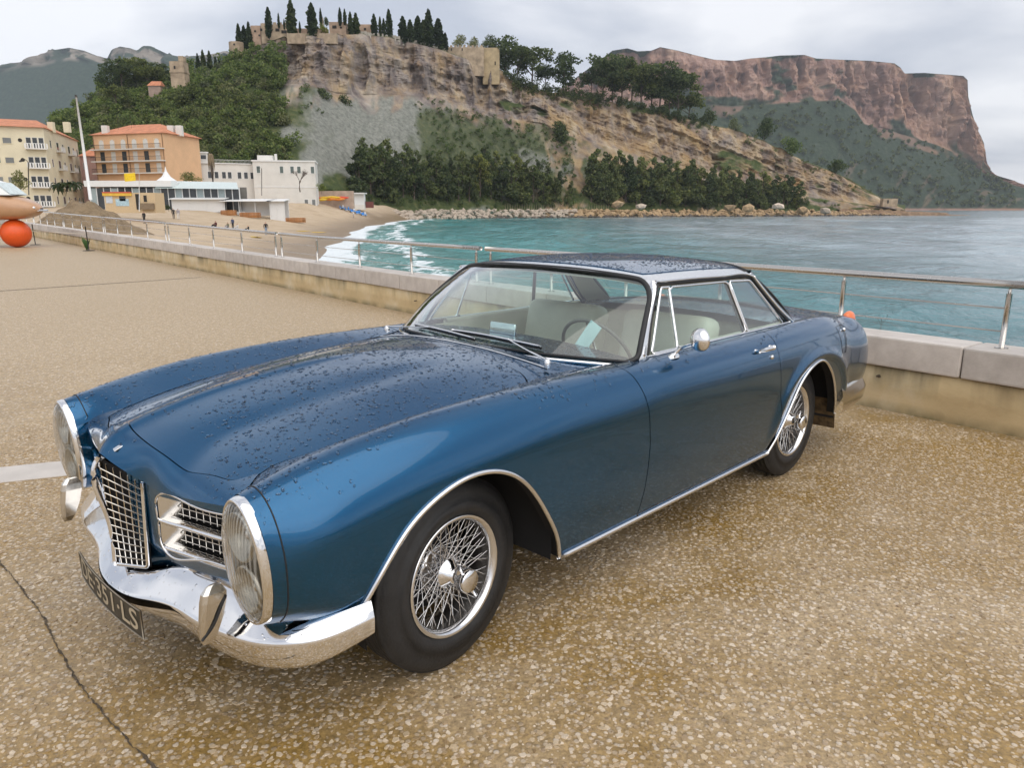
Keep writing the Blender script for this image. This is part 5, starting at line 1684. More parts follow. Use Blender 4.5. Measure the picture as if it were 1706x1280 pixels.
# ================================================================ TREES
def m_leaf(name, dark, mid, light, scale=.9):
    t = NT(name)
    vec = t.coord('Object')
    a = t.n('ShaderNodeAttribute'); a.attribute_name = 'rnd'
    oi = t.n('ShaderNodeObjectInfo').outputs['Random']
    m = t.math('ADD', t.math('MULTIPLY', t.noise(scale, 4, .6, 0, vec), .55), t.math('MULTIPLY', a.outputs['Fac'], .45))
    c = t.ramp(m, [(0.28, tuple(1.15 * k for k in dark)), (0.48, tuple(1.2 * k for k in mid)), (0.70, tuple(1.25 * k for k in light))])
    c = t.mix(1.0, c, t.ramp(oi, [(0, (.72, .78, .80)), (.5, (1.0, 1.0, 1.0)), (1, (1.35, 1.22, .95))]), 'MULTIPLY')
    t.to('Base_Color', c); t.s(Roughness=.8, Specular_IOR_Level=.2)
    tl = t.n('ShaderNodeBsdfTranslucent'); t.l(t.mix(1.0, c, (1.25, 1.35, .8), 'MULTIPLY'), tl.inputs[0])
    mx = t.n('ShaderNodeMixShader'); mx.inputs[0].default_value = .48
    t.l(t.b.outputs[0], mx.inputs[1]); t.l(tl.outputs[0], mx.inputs[2]); t.l(mx.outputs[0], t.out.inputs[0])
    return t.m
L_CYP = m_leaf('cypress_needles', (.018, .030, .014), (.034, .052, .024), (.062, .082, .038))
L_PINE = m_leaf('pine_needles', (.052, .070, .030), (.105, .130, .056), (.19, .20, .09))
L_DARK = m_leaf('dark_pine_needles', (.034, .048, .026), (.066, .088, .043), (.12, .14, .068))
L_BUSH = m_leaf('shrub_leaves', (.045, .070, .026), (.092, .132, .048), (.17, .20, .085))
L_OLIVE = m_leaf('olive_leaves', (.065, .078, .046), (.125, .140, .085), (.21, .22, .14))
L_LIME = m_leaf('fresh_green_leaves', (.05, .075, .015), (.12, .15, .03), (.22, .24, .05))
BARK = M('bark', (.10, .075, .055), .9, var=.3, vs_=3)
def cards(C, size, rg, up=.3):
    """leaf clumps: random quads (bent) round the centres C"""
    n = len(C)
    a = rg.normal(size=(n, 3)); a /= np.linalg.norm(a, axis=1)[:, None]
    b = rg.normal(size=(n, 3)); b[:, 2] *= .6
    b -= (b * a).sum(1)[:, None] * a; b /= np.linalg.norm(b, axis=1)[:, None]
    s = (size * rg.uniform(.55, 1.25, n))[:, None]
    c = np.cross(a, b)
    V = np.stack([C - a * s * .5 - b * s * .32, C - b * s * .38 + c * s * .12, C + a * s * .5 - b * s * .2, C + a * s * .42 + b * s * .34, C + b * s * .4 - c * s * .1, C - a * s * .46 + b * s * .3], 1)
    F = np.arange(n * 6).reshape(n, 6)
    return V.reshape(-1, 3), F
def leaf_mesh(name, V, F, mat, rg):
    me = mesh(name, V, F, mat, False)
    n = len(F)
    at_ = me.attributes.new('rnd', 'FLOAT', 'POINT'); at_.data.foreach_set('value', np.repeat(rg.random(n), 6).astype(np.float32))
    return me
def cyp_me(seed, n=800):
    """cypress, 1 m tall, narrow spindle"""
    rg = np.random.default_rng(seed)
    h = rg.random(n) ** .85
    w = .095 * np.sin(np.pi * np.clip(h * .92 + .10, 0, 1)) ** .65 * (1 - h * .35)
    a = rg.uniform(0, 6.3, n); r = w * np.sqrt(rg.random(n)) * rg.uniform(.7, 1.25, n)
    C = np.stack([r * np.cos(a), r * np.sin(a), .03 + h * .95], -1)
    V, F = cards(C, .050, rg)
    V[:, 2] += (V[:, 2] - np.repeat(C[:, 2], 6)) * .7
    return leaf_mesh('crown', V, F, L_CYP, rg)
def clumps(rg, centers, radii, n, flat=.75):
    i = rg.choice(len(centers), n, p=radii ** 2 / (radii ** 2).sum())
    d = rg.normal(size=(n, 3)); d /= np.linalg.norm(d, axis=1)[:, None]
    r = radii[i] * rg.uniform(.55, 1.08, n)
    d[:, 2] *= flat
    return centers[i] + d * r[:, None]
def pine_me(seed, mat, n=420, shape='cone'):
    """bushy pine, 1 m tall: uneven clumps around limbs"""
    rg = np.random.default_rng(seed)
    k = 16
    if shape == 'cone':
        e_ = .6 if seed % 2 else .95
        h = np.linspace(.10, .93, k); w = .36 * (1 - h) ** e_ + .04
        r0 = .17 * (1 - h * (.45 if seed % 2 else .68))
    else:   # umbrella
        h = rg.uniform(.40, .90, k); w = .46 * np.sqrt(np.clip(1 - ((h - .58) / .40) ** 2, 0.05, 1))
        r0 = np.full(k, .16)
    a = rg.uniform(0, 6.3, k)
    C = np.stack([w * np.cos(a) * rg.uniform(.2, 1, k), w * np.sin(a) * rg.uniform(.2, 1, k), h], -1)
    P = clumps(rg, C, r0 * rg.uniform(.7, 1.25, k), n, .8 if shape == 'cone' else .55)
    V, F = cards(P, .050 if shape == 'cone' else .042, rg)
    return leaf_mesh('crown', V, F, mat, rg), C
def trunk_me(C, base_r=.022, top=.85, lean=0.0):
    ps = [tube(np.array([(0, 0, -.06), (lean * .3, 0, .3), (lean, .0, top)]), [base_r, base_r * .75, base_r * .3], 7)]
    for c in C[::3]:
        z0 = max(.15, c[2] - .22)
        ps.append(tube(np.array([(lean * z0, 0, z0), (c[0] * .55, c[1] * .55, c[2] - .07), (c[0], c[1], c[2])]), [base_r * .45, base_r * .3, base_r * .12], 5))
    return mesh('trunk', *join(ps), BARK)
CYP = [cyp_me(20 + i) for i in range(4)]
CYP_T = mesh('trunk', *tube(np.array([(0, 0, -.04), (0, 0, .5), (0, 0, .92)]), [.014, .010, .003], 6), BARK)
PINE = [(lambda m: (m[0], trunk_me(m[1])))(pine_me(40 + i, L_PINE if i % 3 else L_DARK, 1700)) for i in range(5)]
UMB = [(lambda m: (m[0], trunk_me(m[1], .02, .75, .03 * (i - 1))))(pine_me(60 + i, L_DARK, 2000, 'umb')) for i in range(4)]
def bush_me(seed, mat, n=800):
    rg = np.random.default_rng(seed)
    k = 9
    a = rg.uniform(0, 6.3, k); r = rg.uniform(0, .33, k)
    C = np.stack([r * np.cos(a), r * np.sin(a), rg.uniform(.28, .68, k)], -1)
    P = clumps(rg, C, rg.uniform(.16, .28, k), n, .85)
    V, F = cards(P, .058, rg)
    return leaf_mesh('crown', V, F, mat, rg), C
BUSH = [(lambda m: (m[0], trunk_me(m[1], .018, .5)))(bush_me(80 + i, (L_BUSH, L_OLIVE, L_DARK, L_BUSH, L_LIME)[i])) for i in range(5)]
rt_ = random.Random(11)
def tree(name, label, cat, mes, u, vt, vb, D, wide=1.0, group=None, trunk=None, jit=0.0):
    b = at(u, vb, D); t_ = at(u, vt, D)
    h = float(t_[2] - b[2])
    e = empty(name, tuple(b), rt_.uniform(0, 6.3))
    e.scale = (h * wide, h * wide, h)
    tag(e, label, cat, group)
    obj('crown', mes[0] if isinstance(mes, tuple) else mes, e)
    obj('trunk', mes[1] if isinstance(mes, tuple) else trunk, e)
    return e
ORD = ['first', 'second', 'third', 'fourth', 'fifth', 'sixth', 'seventh', 'eighth', 'ninth', 'tenth', 'eleventh', 'twelfth', 'thirteenth', 'fourteenth', 'fifteenth', 'sixteenth', 'seventeenth', 'eighteenth', 'nineteenth', 'twentieth', 'twenty-first', 'twenty-second', 'twenty-third', 'twenty-fourth', 'twenty-fifth']
tD = lambda u: float(topD(np.array(float(u))))
cy = [(400, 39, 88, 1.0), (409, 42, 88, 1.2), (417, 36, 86, .9), (449, 11, 60, 1.1), (465, 21, 44, .8), (474, 31, 46, .9), (487, 0, 60, 1.25), (500, 35, 52, .9), (521, 4, 62, 1.35), (535, 13, 40, .8), (567, 12, 40, 1.0), (575, 14, 40, 1.0), (585, 19, 60, 1.0), (594, 21, 60, 1.35), (624, 23, 60, 1.3), (634, 27, 60, .8), (640, 30, 62, 1.0), (649, 15, 62, 1.1), (672, 27, 72, 1.6), (684, 32, 72, 1.5), (697, 26, 74, 1.5), (706, 33, 76, 1.4), (715, 15, 80, 1.2), (731, 30, 82, 1.6), (742, 54, 84, 1.5)]
for i, (u, vt, vb, w) in enumerate(cy):
    tree('cypress', '%s cypress from the left on top of the castle rock' % ORD[i], 'cypress', CYP[i % 4], u, vt, vb + 3, tD(u) + (4 if vb < 50 else 1), w * 1.35, 'cypresses on the castle rock', CYP_T)
for i, (u, vt, vb) in enumerate([(332, 89, 128), (341, 83, 128), (352, 84, 131), (362, 94, 134), (369, 100, 140)]):
    tree('cypress', '%s of five cypresses between the small tower and the castle' % ORD[i], 'cypress', CYP[(i + 1) % 4], u, vt, vb + 4, 372, 1.15, 'cypresses left of the castle', CYP_T)
for i, (u, vt, vb, w, k) in enumerate([(765, 52, 84, 1.0, 1), (788, 56, 86, .9, 1), (814, 52, 88, 1.0, 1), (540, 33, 62, .8, 4), (545, 22, 48, .6, 2)]):
    tree('round_tree', ['round grey green tree just right of the cypress row', 'smaller round tree in the middle of the three behind the rampart', 'round tree behind the end of the rampart', 'bright yellow green shrub in front of the keep', 'dark round tree beside the keep'][i], 'tree', BUSH[k], u, vt, vb, tD(u) + (9 if k == 1 else 0), w)
um = [(842, 62, 128, 1.15), (862, 74, 130, .9), (886, 72, 138, 1.15), (908, 92, 145, .8), (938, 88, 156, 1.0), (985, 108, 168, .8), (1004, 86, 170, 1.0), (1020, 96, 172, .9), (1036, 92, 176, .95), (1052, 104, 178, .95), (1068, 100, 182, 1.0), (1084, 106, 186, .95), (1098, 103, 190, 1.0), (1114, 112, 194, 1.0), (1128, 116, 198, .95), (1146, 138, 204, 1.0)]
for i, (u, vt, vb, w) in enumerate(um):
    tree('umbrella_pine', '%s umbrella pine from the left along the ridge right of the castle' % ORD[i], 'pine', UMB[i % 4], u, vt, vb + (12 if i < 5 else 5), tD(u) + (6 if i < 5 else 2 + 4 * (i % 2)), w, 'umbrella pines on the ridge')
for i, (u, vt, vb, w, k) in enumerate([(1183, 172, 212, .8, 2), (1272, 180, 226, .75, 2), (1318, 216, 250, .9, 0), (1392, 255, 290, 1.1, 2), (935, 188, 245, .9, 2), (536, 134, 178, .9, 2), (572, 148, 186, .9, 2), (1222, 190, 222, .8, 1), (1105, 168, 196, .9, 0)]):
    lb = ['dark bushy pine at the ridge edge above the tan cliff', 'lone round pine on the skyline of the descending ridge', 'shrub on the descending ridge below the lone pine', 'last small pine low on the descending ridge', 'big dark bush at the foot of the grey cliff', 'dark tree at the left foot of the castle cliff', 'dark tree hanging at the top of the grey scree', 'olive bush beside the lone ridge pine', 'shrub under the umbrella pines'][i]
    D = tD(u) if i in (0, 1, 2, 3, 7, 8) else float(baseD(np.array(float(u)))) - 4
    tree('ridge_bush', lb, 'tree', BUSH[k], u, vt, (float(topv(u)) + 7 if i in (0, 1, 2, 3, 7, 8) else vb + 3), D, w)
belt = [(600, 228), (618, 236), (640, 225), (655, 244), (672, 238), (690, 246), (708, 250), (728, 244), (745, 256), (764, 252), (782, 258), (800, 242), (818, 246), (836, 258), (852, 254), (870, 264), (888, 262), (905, 272), (925, 284), (945, 300)]
belt2 = [(985, 246), (1004, 252), (1022, 246), (1042, 252), (1060, 264), (1082, 262), (1100, 258), (1120, 268), (1142, 262), (1160, 276), (1180, 270), (1200, 272), (1220, 278), (1242, 282), (1262, 284), (1284, 288), (1304, 292), (1326, 302)]
for lst, lb, gp in ((belt, 'grey scree', 'pine belt below the scree'), (belt2, 'tan cliff', 'pine belt below the tan cliff')):
    for i, (u, vt) in enumerate(lst):
        for back in (0, 1):
            uu = u + (7 if back else 0); f = .10 + .14 * back + .05 * rt_.random()
            p = hill_pt(np.array(float(uu)), f)
            D = float(p[1]); vb = float(v_of_z(p[2], D))
            tree('shore_pine', '%s pine from the left in the %s row of the belt below the %s' % (ORD[i], ('front', 'back')[back], lb), 'pine', PINE[(i + 2 * back) % 5], uu, vt + (10 + rt_.uniform(0, 8) if not back else rt_.uniform(-2, 5)), vb + 2, D, rt_.uniform(.80, 1.12), gp)
# wood covering the left flank: one mass, nobody could count it
rg = np.random.default_rng(99)
def wood(name, label, pts, hs, mat_i, seed, n_each=210, card=.72, mats=(L_BUSH, L_OLIVE, L_DARK)):
    rg = np.random.default_rng(seed)
    C, S_ = [], []
    for p, h in zip(pts, hs):
        k = rg.integers(4, 8)
        a = rg.uniform(0, 6.3, k); r = rg.uniform(0, .42, k) * h
        cc = np.stack([p[0] + r * np.cos(a), p[1] + r * np.sin(a), p[2] + rg.uniform(.25, .75, k) * h], -1)
        P = clumps(rg, cc, rg.uniform(.18, .33, k) * h, n_each, .85)
        C.append(P); S_.append(np.full(n_each, card * (h / 6) ** .5))
    C = np.vstack(C); S_ = np.concatenate(S_)
    V, F = cards(C, S_, rg)
    me = leaf_mesh(name, V, F, mats[mat_i], rg)
    o = obj(name, me); tag(o, label, 'wood', kind='stuff')
    return o
def slope_pts(n, ufn, f0, f1, seed, keep=None):
    rg = np.random.default_rng(seed)
    o = []
    while len(o) < n:
        u = ufn(rg); f = rg.uniform(f0, f1)
        if keep is None or keep(u, f, rg):
            o.append(hill_pt(np.array(u), f))
    return np.array(o)
pl = slope_pts(360, lambda r: r.uniform(90, 520), .05, 1.05, 1, lambda u, f, r: u < 470 + 60 * (1 - f) * r.random())
wood('hillside_wood', 'dense green wood covering the slope left of the castle', pl, np.random.default_rng(1).uniform(4.5, 8.5, len(pl)), 0, 101)
pl = slope_pts(170, lambda r: r.uniform(90, 480), .05, 1.05, 2)
wood('olive_wood', 'greyer olive trees mixed into the wood on the slope', pl, np.random.default_rng(2).uniform(4, 7.5, len(pl)), 1, 102)
pl = slope_pts(110, lambda r: r.uniform(100, 470), .3, 1.0, 3)
wood('pine_wood', 'dark pines along the top of the wooded slope', pl, np.random.default_rng(3).uniform(5, 10, len(pl)), 2, 103)
pl = slope_pts(330, lambda r: r.uniform(500, 960), .02, .98, 4, lambda u, f, r: (f < .16) or (u > 700 and f > .45 and r.random() < .7) or (u < 540 and f > .75 and r.random() < .6))
wood('slope_scrub', 'low scrub scattered on the slope under the cliff', pl, np.random.default_rng(4).uniform(1.2, 3.4, len(pl)), 0, 104, 70, .62)
tp = np.array([at(u, float(topv(u)) + rg.uniform(2, 24) * (1 if u > 845 else .25), tD(u) - rg.uniform(0, 8)) for u in np.concatenate([rg.uniform(850, 990, 110), rg.uniform(990, 1440, 70)])])
wood('ridge_scrub', 'dark scrub along the upper edge of the tan cliff', tp, rg.uniform(1.5, 3.6, len(tp)), 2, 105, 80, .62)
tp = np.array([at(u, float(topv(u)) + rg.uniform(-2, 12), tD(u) - rg.uniform(-3, 5)) for u in np.concatenate([rg.uniform(975, 1175, 120), rg.uniform(838, 975, 70)])])
wood('pine_undergrowth', 'thick dark undergrowth beneath the umbrella pines', tp, rg.uniform(3, 6.0, len(tp)), 2, 108, 110, .6)
pl = np.array([at(u, float(basev(u)) * (1 - f) + float(topv(u)) * f, float(baseD(u) * (1 - f) + topD(u) * f) - 5) for u, f in zip(rg.uniform(425, 475, 46), rg.uniform(.0, .75, 46))])
wood('castle_ivy', 'bright green growth climbing to the foot of the castle towers', pl, rg.uniform(3, 5.5, len(pl)), 0, 106, 80, 1.0)
pl = slope_pts(190, lambda r: r.uniform(690, 960), .4, 1.0, 9)
wood('dry_scrub', 'dry olive scrub on the grassy band below the cliff', pl, np.random.default_rng(9).uniform(1.0, 2.4, len(pl)), 1, 109, 60, .55)
pl = slope_pts(60, lambda r: r.uniform(940, 1400), .0, .5, 7)
wood('shore_scrub', 'scrub between the shore rocks and the pines', pl, np.random.default_rng(7).uniform(1.5, 3.0, len(pl)), 0, 107, 60, .9)
rg = np.random.default_rng(31)
def upper_pts(n, u0, u1, f0, f1):
    o = []
    for _ in range(n):
        u = rg.uniform(u0, u1); f = rg.uniform(f0, f1)
        o.append(at(u, float(basev(u)) * (1 - f) + float(topv(u)) * f, float(baseD(np.array(u)) * (1 - f) + topD(np.array(u)) * f)))
    return np.array(o)
pl = upper_pts(170, 90, 425, -.05, .9)
wood('upper_wood', 'green wood reaching up to the small tower and castle', pl, rg.uniform(4, 7.5, len(pl)), 0, 110)
pl = upper_pts(90, 150, 400, .0, .8)
wood('grey_wood', 'greyish olive crowns under the cypresses left of the castle', pl, rg.uniform(3.5, 6, len(pl)), 1, 111)
for i, (u, vt, vb, w) in enumerate([(188, 112, 168, 1.0), (205, 96, 160, 1.05), (228, 92, 158, 1.1), (250, 96, 156, 1.05), (270, 104, 156, .9), (196, 138, 190, 1.0)]):
    tree('large_pine', '%s large dark pine from the left before the grey mountain' % ORD[i], 'pine', UMB[i % 4], u, vt, vb, 352 - 8 * (i % 2) - (30 if i == 5 else 0), w, 'large pines left of the small tower')
hp_ = []
for _ in range(620):
    u = rg.uniform(1150, 1690); f = rg.uniform(.03, .97)
    d0 = float(np.interp(u, HEAD[3], HEAD[2]))
    v0 = float(v_of_z(SEA + 6, d0 + 15)); v1 = min(float(HEAD[1](u)), float(v_of_z(SEA + 14, d0 + 60)))
    hp_.append(at(u, v0 + (v1 - v0) * f, d0 + 15 + (215 - 150 * float(sstep(1500, 1700, u))) * f - 2))
wood('headland_scrub', 'dark scrub dotted over the lower slope of the red headland', np.array(hp_), rg.uniform(5, 13, len(hp_)), 2, 112, 34, 3.6)
# trees on the mountain ridge at the left are part of its texture

# ================================================================ CASTLE
STONE = M('castle_stone', (.36, .275, .19), .9, var=.38, vs_=.35, bump=.5, bs=1.5)
STONE_P = M('pinkish_castle_stone', (.40, .28, .20), .9, var=.25, vs_=.4, bump=.5, bs=1.5)
HOLE = M('dark_opening', (.03, .026, .022), .9)
cas_o = at(470, 60, tD(470))
castle = empty('castle', tuple(cas_o)); tag(castle, 'ruined medieval castle with towers and ramparts on the cliff top', 'castle')
def cas_block(name, u0, u1, vt, vb, D, dep, mat, round_=False, cren=True, wins=()):
    A, B = at(u0, vt, D), at(u1, vt, D)
    z0 = at(u0, vb, D)[2]
    w = B[0] - A[0]; zt_ = A[2]
    cx, cz = (A[0] + B[0]) / 2, z0
    if round_:
        r = w / 2
        VF = lathe([(r * 1.06, z0 - cas_o[2]), (r, z0 + (zt_ - z0) * .5 - cas_o[2]), (r, zt_ - cas_o[2]), (r * .82, zt_ - cas_o[2]), (r * .82, zt_ - 1 - cas_o[2])], 20, 'z')
        VF = (VF[0] + np.array([cx - cas_o[0], D + r - cas_o[1], 0]), VF[1])
        o = part(name, VF, mat, castle, smooth=False)
    else:
        o = part(name, bbox(A[0] - cas_o[0], B[0] - cas_o[0], D - cas_o[1], D + dep - cas_o[1], z0 - cas_o[2], zt_ - cas_o[2]), mat, castle, smooth=False)
    if cren:
        n = max(2, int(w / 2.2))
        for i in range(n):
            x0 = A[0] + w * (i + .18) / n; x1 = A[0] + w * (i + .72) / n
            part('merlon', bbox(x0 - cas_o[0], x1 - cas_o[0], D - cas_o[1] + (.0 if not round_ else w * .12), D + .6 - cas_o[1] + (0 if not round_ else w * .12), zt_ - cas_o[2] - .02, zt_ + .9 - cas_o[2]), mat, o, smooth=False)
    for (uu, v0, v1, hw) in wins:
        P0, P1 = at(uu, v0, D), at(uu, v1, D)
        part('opening', bbox(P0[0] - cas_o[0] - hw, P0[0] - cas_o[0] + hw, D - cas_o[1] - .12, D - cas_o[1] + .3, P1[2] - cas_o[2], P0[2] - cas_o[2]), HOLE, o, smooth=False)
    return o
Dc = tD(470)
cas_block('tower', 377, 401, 68, 140, tD(390) - 6, 9, STONE, True, False, ((383, 86, 91, .5), (390, 72, 75, .4)))
cas_block('rampart', 398, 424, 84, 135, tD(410) - 3, 3, STONE, False, False, ((405, 95, 98, .4),))
cas_block('tower', 417, 433, 42, 86, tD(425) + 2, 8, STONE_P, False, False, ((425, 50, 53, .5), (432, 57, 60, .4)))
cas_block('tower', 432, 445, 38, 72, tD(440) + 1, 9, STONE, True, False, ((435, 47, 51, .5),))
cas_block('curtain_wall', 444, 481, 40, 66, tD(462) + 5, 3, STONE, False, True, ((462, 47, 52, .9), (473, 50, 55, 1.2)))
cas_block('curtain_wall', 480, 545, 47, 66, tD(515) + 5, 3, STONE_P, False, False)
cas_block('rampart', 478, 560, 55, 72, tD(520) + 1, 3, STONE, False, False)
cas_block('keep', 548, 576, 36, 62, tD(560) + 8, 9, STONE_P, False, False, ((557, 42, 47, 1.0), (568, 44, 47, .5)))
cas_block('wall', 532, 537, 28, 50, tD(535) + 8, 2, STONE, False, False)
cas_block('wall', 597, 618, 40, 58, tD(610) + 8, 6, STONE_P, False, False, ((608, 46, 50, .6),))
cas_block('rampart', 575, 600, 54, 68, tD(590) + 2, 3, STONE, False, False)
GRW = M('grey_rampart_stone', (.37, .335, .28), .9, var=.25, vs_=.5, bump=.4, bs=2)
for k, a_ in enumerate(range(596, 738, 7)):
    tv_ = float(topv(a_ + 3.5))
    cas_block('rampart', a_, a_ + 7.6, tv_ - 4.5 - .8 * math.sin(k * 1.7), tv_ + 9, tD(a_ + 3.5) + .5 + .15 * (k % 2), 2, GRW, False, False)
cas_block('curtain_wall', 734, 806, 78, 126, tD(770) + 1, 3, STONE, False, True, ((752, 80, 84, .3), (770, 80, 84, .3)))
cas_block('bastion', 804, 832, 79, 140, tD(820) - 3, 10, M('ochre_castle_stone', (.42, .32, .19), .9, var=.22, vs_=.35, bump=.4, bs=1.5), False, False, ((825, 102, 108, .3),))
P0 = at(799, 83, tD(800) + .8)
VF = bbox(P0[0] - cas_o[0] - 1.1, P0[0] - cas_o[0] + 1.1, P0[1] - cas_o[1] - .1, P0[1] - cas_o[1] + 1, P0[2] - 4.5 - cas_o[2], P0[2] - cas_o[2])
part('gate_arch', VF, M('grey_gate', (.19, .20, .21), .8), castle, smooth=False)
# small tower and house in the wood
def block(parent, o, x0, x1, y0, y1, z0, z1, mat, name, smooth=False):
    return part(name, bbox(x0, x1, y0, y1, z0, z1), mat, parent, smooth=smooth)
P = at(296, 130, 330)
tw_ = empty('watch_tower', tuple(P)); tag(tw_, 'small square stone tower rising from the wood left of the castle', 'tower')
block(tw_, P, -2.9, 2.9, 0, 5, -4, 6.6, STONE, 'wall'); block(tw_, P, 1.0, 3.0, -.1, 3, 6.6, 8.6, STONE, 'turret'); block(tw_, P, -3.1, 3.1, -.25, 5.2, 2.2, 2.8, STONE, 'string_course')
block(tw_, P, -1.2, -.5, -.08, .2, 3.6, 4.8, HOLE, 'opening')
P = at(257, 148, 330)
hs_ = empty('stone_house', tuple(P)); tag(hs_, 'small stone house with tiled roof half hidden in the wood', 'house')
TILE = M('terracotta_tiles', (.50, .20, .105), .85, var=.25, vs_=.8, bump=.5, bs=6)
block(hs_, P, -2.5, 2.6, 0, 5, -6, 1.4, M('house_stone', (.34, .25, .20), .9, var=.2, vs_=.5), 'wall')
part('roof', (np.array([(-2.8, -.4, 1.3), (2.9, -.4, 1.3), (2.9, 5.4, 1.3), (-2.8, 5.4, 1.3), (-2.0, 2.5, 3.4), (2.2, 2.5, 3.4)]), [(0, 1, 5, 4), (1, 2, 5), (2, 3, 4, 5), (3, 0, 4)]), TILE, hs_, smooth=False)

# ================================================================ TOWN FRONT
GLASS_D = M('dark_window_glass', (.045, .05, .055), .12, var=.3, vs_=.6)
SHUT = M('grey_shutter', (.16, .17, .17), .6, rnd=.25)
WPLAST = M('white_plaster', (.66, .64, .60), .85, var=.07, vs_=.5)
YEL = M('cream_yellow_plaster', (.66, .60, .44), .85, var=.06, vs_=.4)
ORG = M('orange_plaster', (.68, .43, .25), .85, var=.07, vs_=.4)
PNK = M('pink_plaster', (.46, .29, .255), .85, var=.1, vs_=.5)
IRON = M('dark_iron', (.05, .045, .04), .6)
WHT = M('white_paint', (.72, .72, .71), .55, var=.04)
def frame2(corner, far):
    """face frame: origin at corner, x along the face to `far`, y into the building"""
    d = np.array(far[:2]) - np.array(corner[:2]); L = float(np.linalg.norm(d))
    return L, math.atan2(d[1], d[0])
face = Face
def win(par, x0, x1, z0, z1, pane=GLASS_D, frame=None, recess=.12, name='window', arch=False):
    fr = frame or WHT
    t = .09
    w = part(name, join([bbox(x0 - t, x0, -.05, .03, z0, z1), bbox(x1, x1 + t, -.05, .03, z0, z1), bbox(x0 - t, x1 + t, -.052, .03, z1, z1 + t), bbox(x0 - t - .05, x1 + t + .05, -.12, .03, z0 - t, z0)]), fr, par, smooth=False)
    if arch:
        n = 10; cx, r = (x0 + x1) / 2, (x1 - x0) / 2
        pts = [(cx + r * math.cos(a), -.012, z1 - r + r * math.sin(a)) for a in np.linspace(0, math.pi, n)]
        V = [(x0, -.012, z0), (x1, -.012, z0)] + pts
        part('pane', (V, [tuple(range(len(V)))]), pane, w, smooth=False)
    else:
        part('pane', bbox(x0, x1, -.02, .02, z0, z1), pane, w, smooth=False)
    return w
def balcony(par, x0, x1, z, dep, mat_s, kind='bars', rail_m=None, h=1.0):
    b = part('balcony', bbox(x0, x1, -dep, -.06, z - .22, z), mat_s, par, smooth=False)
    rm = rail_m or IRON
    ps = [bbox(x0, x1, -dep, -dep + .06, z + h - .08, z + h)]
    part('balcony_rail', ps[0], rm, b, smooth=False)
    n = max(3, int((x1 - x0) / (.32 if kind == 'bars' else .5)))
    bars = [bbox(x0 + (x1 - x0) * i / n - (.02 if kind == 'bars' else .12), x0 + (x1 - x0) * i / n + (.02 if kind == 'bars' else .12), -dep + .01, -dep + .05, z, z + h - .08) for i in range(n + 1)]
    o = part('baluster_row', join(bars), rm, b, smooth=False); o['kind'] = 'stuff'
    return b
def prism(poly, z0, z1):
    n = len(poly)
    V = [(*p, z0) for p in poly] + [(*p, z1) for p in poly]
    return np.array(V), [tuple(range(n))[::-1], tuple(range(n, 2 * n))] + [(i, (i + 1) % n, n + (i + 1) % n, n + i) for i in range(n)]
def hip(poly, z, h, over=.5):
    P = np.array(poly, float); c = P.mean(0)
    O = c + (P - c) * (1 + over / np.linalg.norm(P - c, axis=1)[:, None])
    a, b = (P[0] + P[3]) / 2, (P[1] + P[2]) / 2
    ra, rb = a + (b - a) * .28, b + (a - b) * .28
    V = [(*p, z) for p in O] + [(*ra, z + h), (*rb, z + h)]
    return np.array(V), [(0, 1, 5, 4), (1, 2, 5), (2, 3, 4, 5), (3, 0, 4), (3, 2, 1, 0)]

# cream apartment block at the left
GZ = 1.2
c0 = at(86, 318, 168); c1 = at(139, 318, 200); cl = at(-70, 318, 160)
cb = cl + (c1 - c0)
apt = empty('apartment_block', (c0[0], c0[1], GZ)); tag(apt, 'cream apartment block with white balconies and tiled roof at the left', 'building')
poly = [tuple((p - c0)[:2]) for p in (cl, c0, c1, cb)]
HZ = float(at(60, 211, 166)[2]) - GZ
part('wall', prism(poly, 0, HZ), YEL, apt, smooth=False)
rf = part('roof', hip(poly, HZ, 3.0, .9), TILE, apt, smooth=False)
for u_, v_ in ((84, 200), (111, 206)):
    p = at(u_, v_, 175) - np.array([c0[0], c0[1], GZ])
    part('chimney', bbox(p[0] - .6, p[0] + .6, p[1] - .5, p[1] + .5, HZ - .3, HZ + 1.9), YEL, rf, smooth=False)
L, an_ = frame2(cl, c0)
fA = face(apt, (cl[0] - c0[0], cl[1] - c0[1], 0), an_)
fl_h = HZ / 4.65
for k in range(4):
    z = .9 + k * fl_h * 1.08
    for x in (L * .40, L * .545):
        win(fA, x, x + 1.5, z + .9, z + 2.0, SHUT, YEL)
    o_ = part('round_window', (lambda v, f: (np.array(v) + np.array([L * .73, -.02, z + 1.6]), f))(*lathe([(.0005, 0), (.32, 0), (.36, -.04), (.40, .02)], 14, 'y')), HOLE, fA)
    for j in range(3):
        win(fA, L * .795 + j * 1.15, L * .795 + j * 1.15 + .85, z + .1, z + 2.2, GLASS_D, WPLAST)
    balcony(fA, L * .78, L * 1.02, z, 1.3, WPLAST, 'blocks', WHT)
L2, an2 = frame2(c0, c1)
fB = face(apt, (0, 0, 0), an2)
for k in range(4):
    z = .9 + k * fl_h * 1.08
    for j, x in enumerate(np.array([.12, .30, .47, .64, .80, .93]) * L2):
        win(fB, x, x + (2.0 if j in (1, 3) else 1.1), z + .5, z + 2.1, GLASS_D, WPLAST)
    for x in (.27, .62):
        balcony(fB, x * L2, x * L2 + 4.2, z + .2, 1.1, WPLAST, 'blocks', WHT)
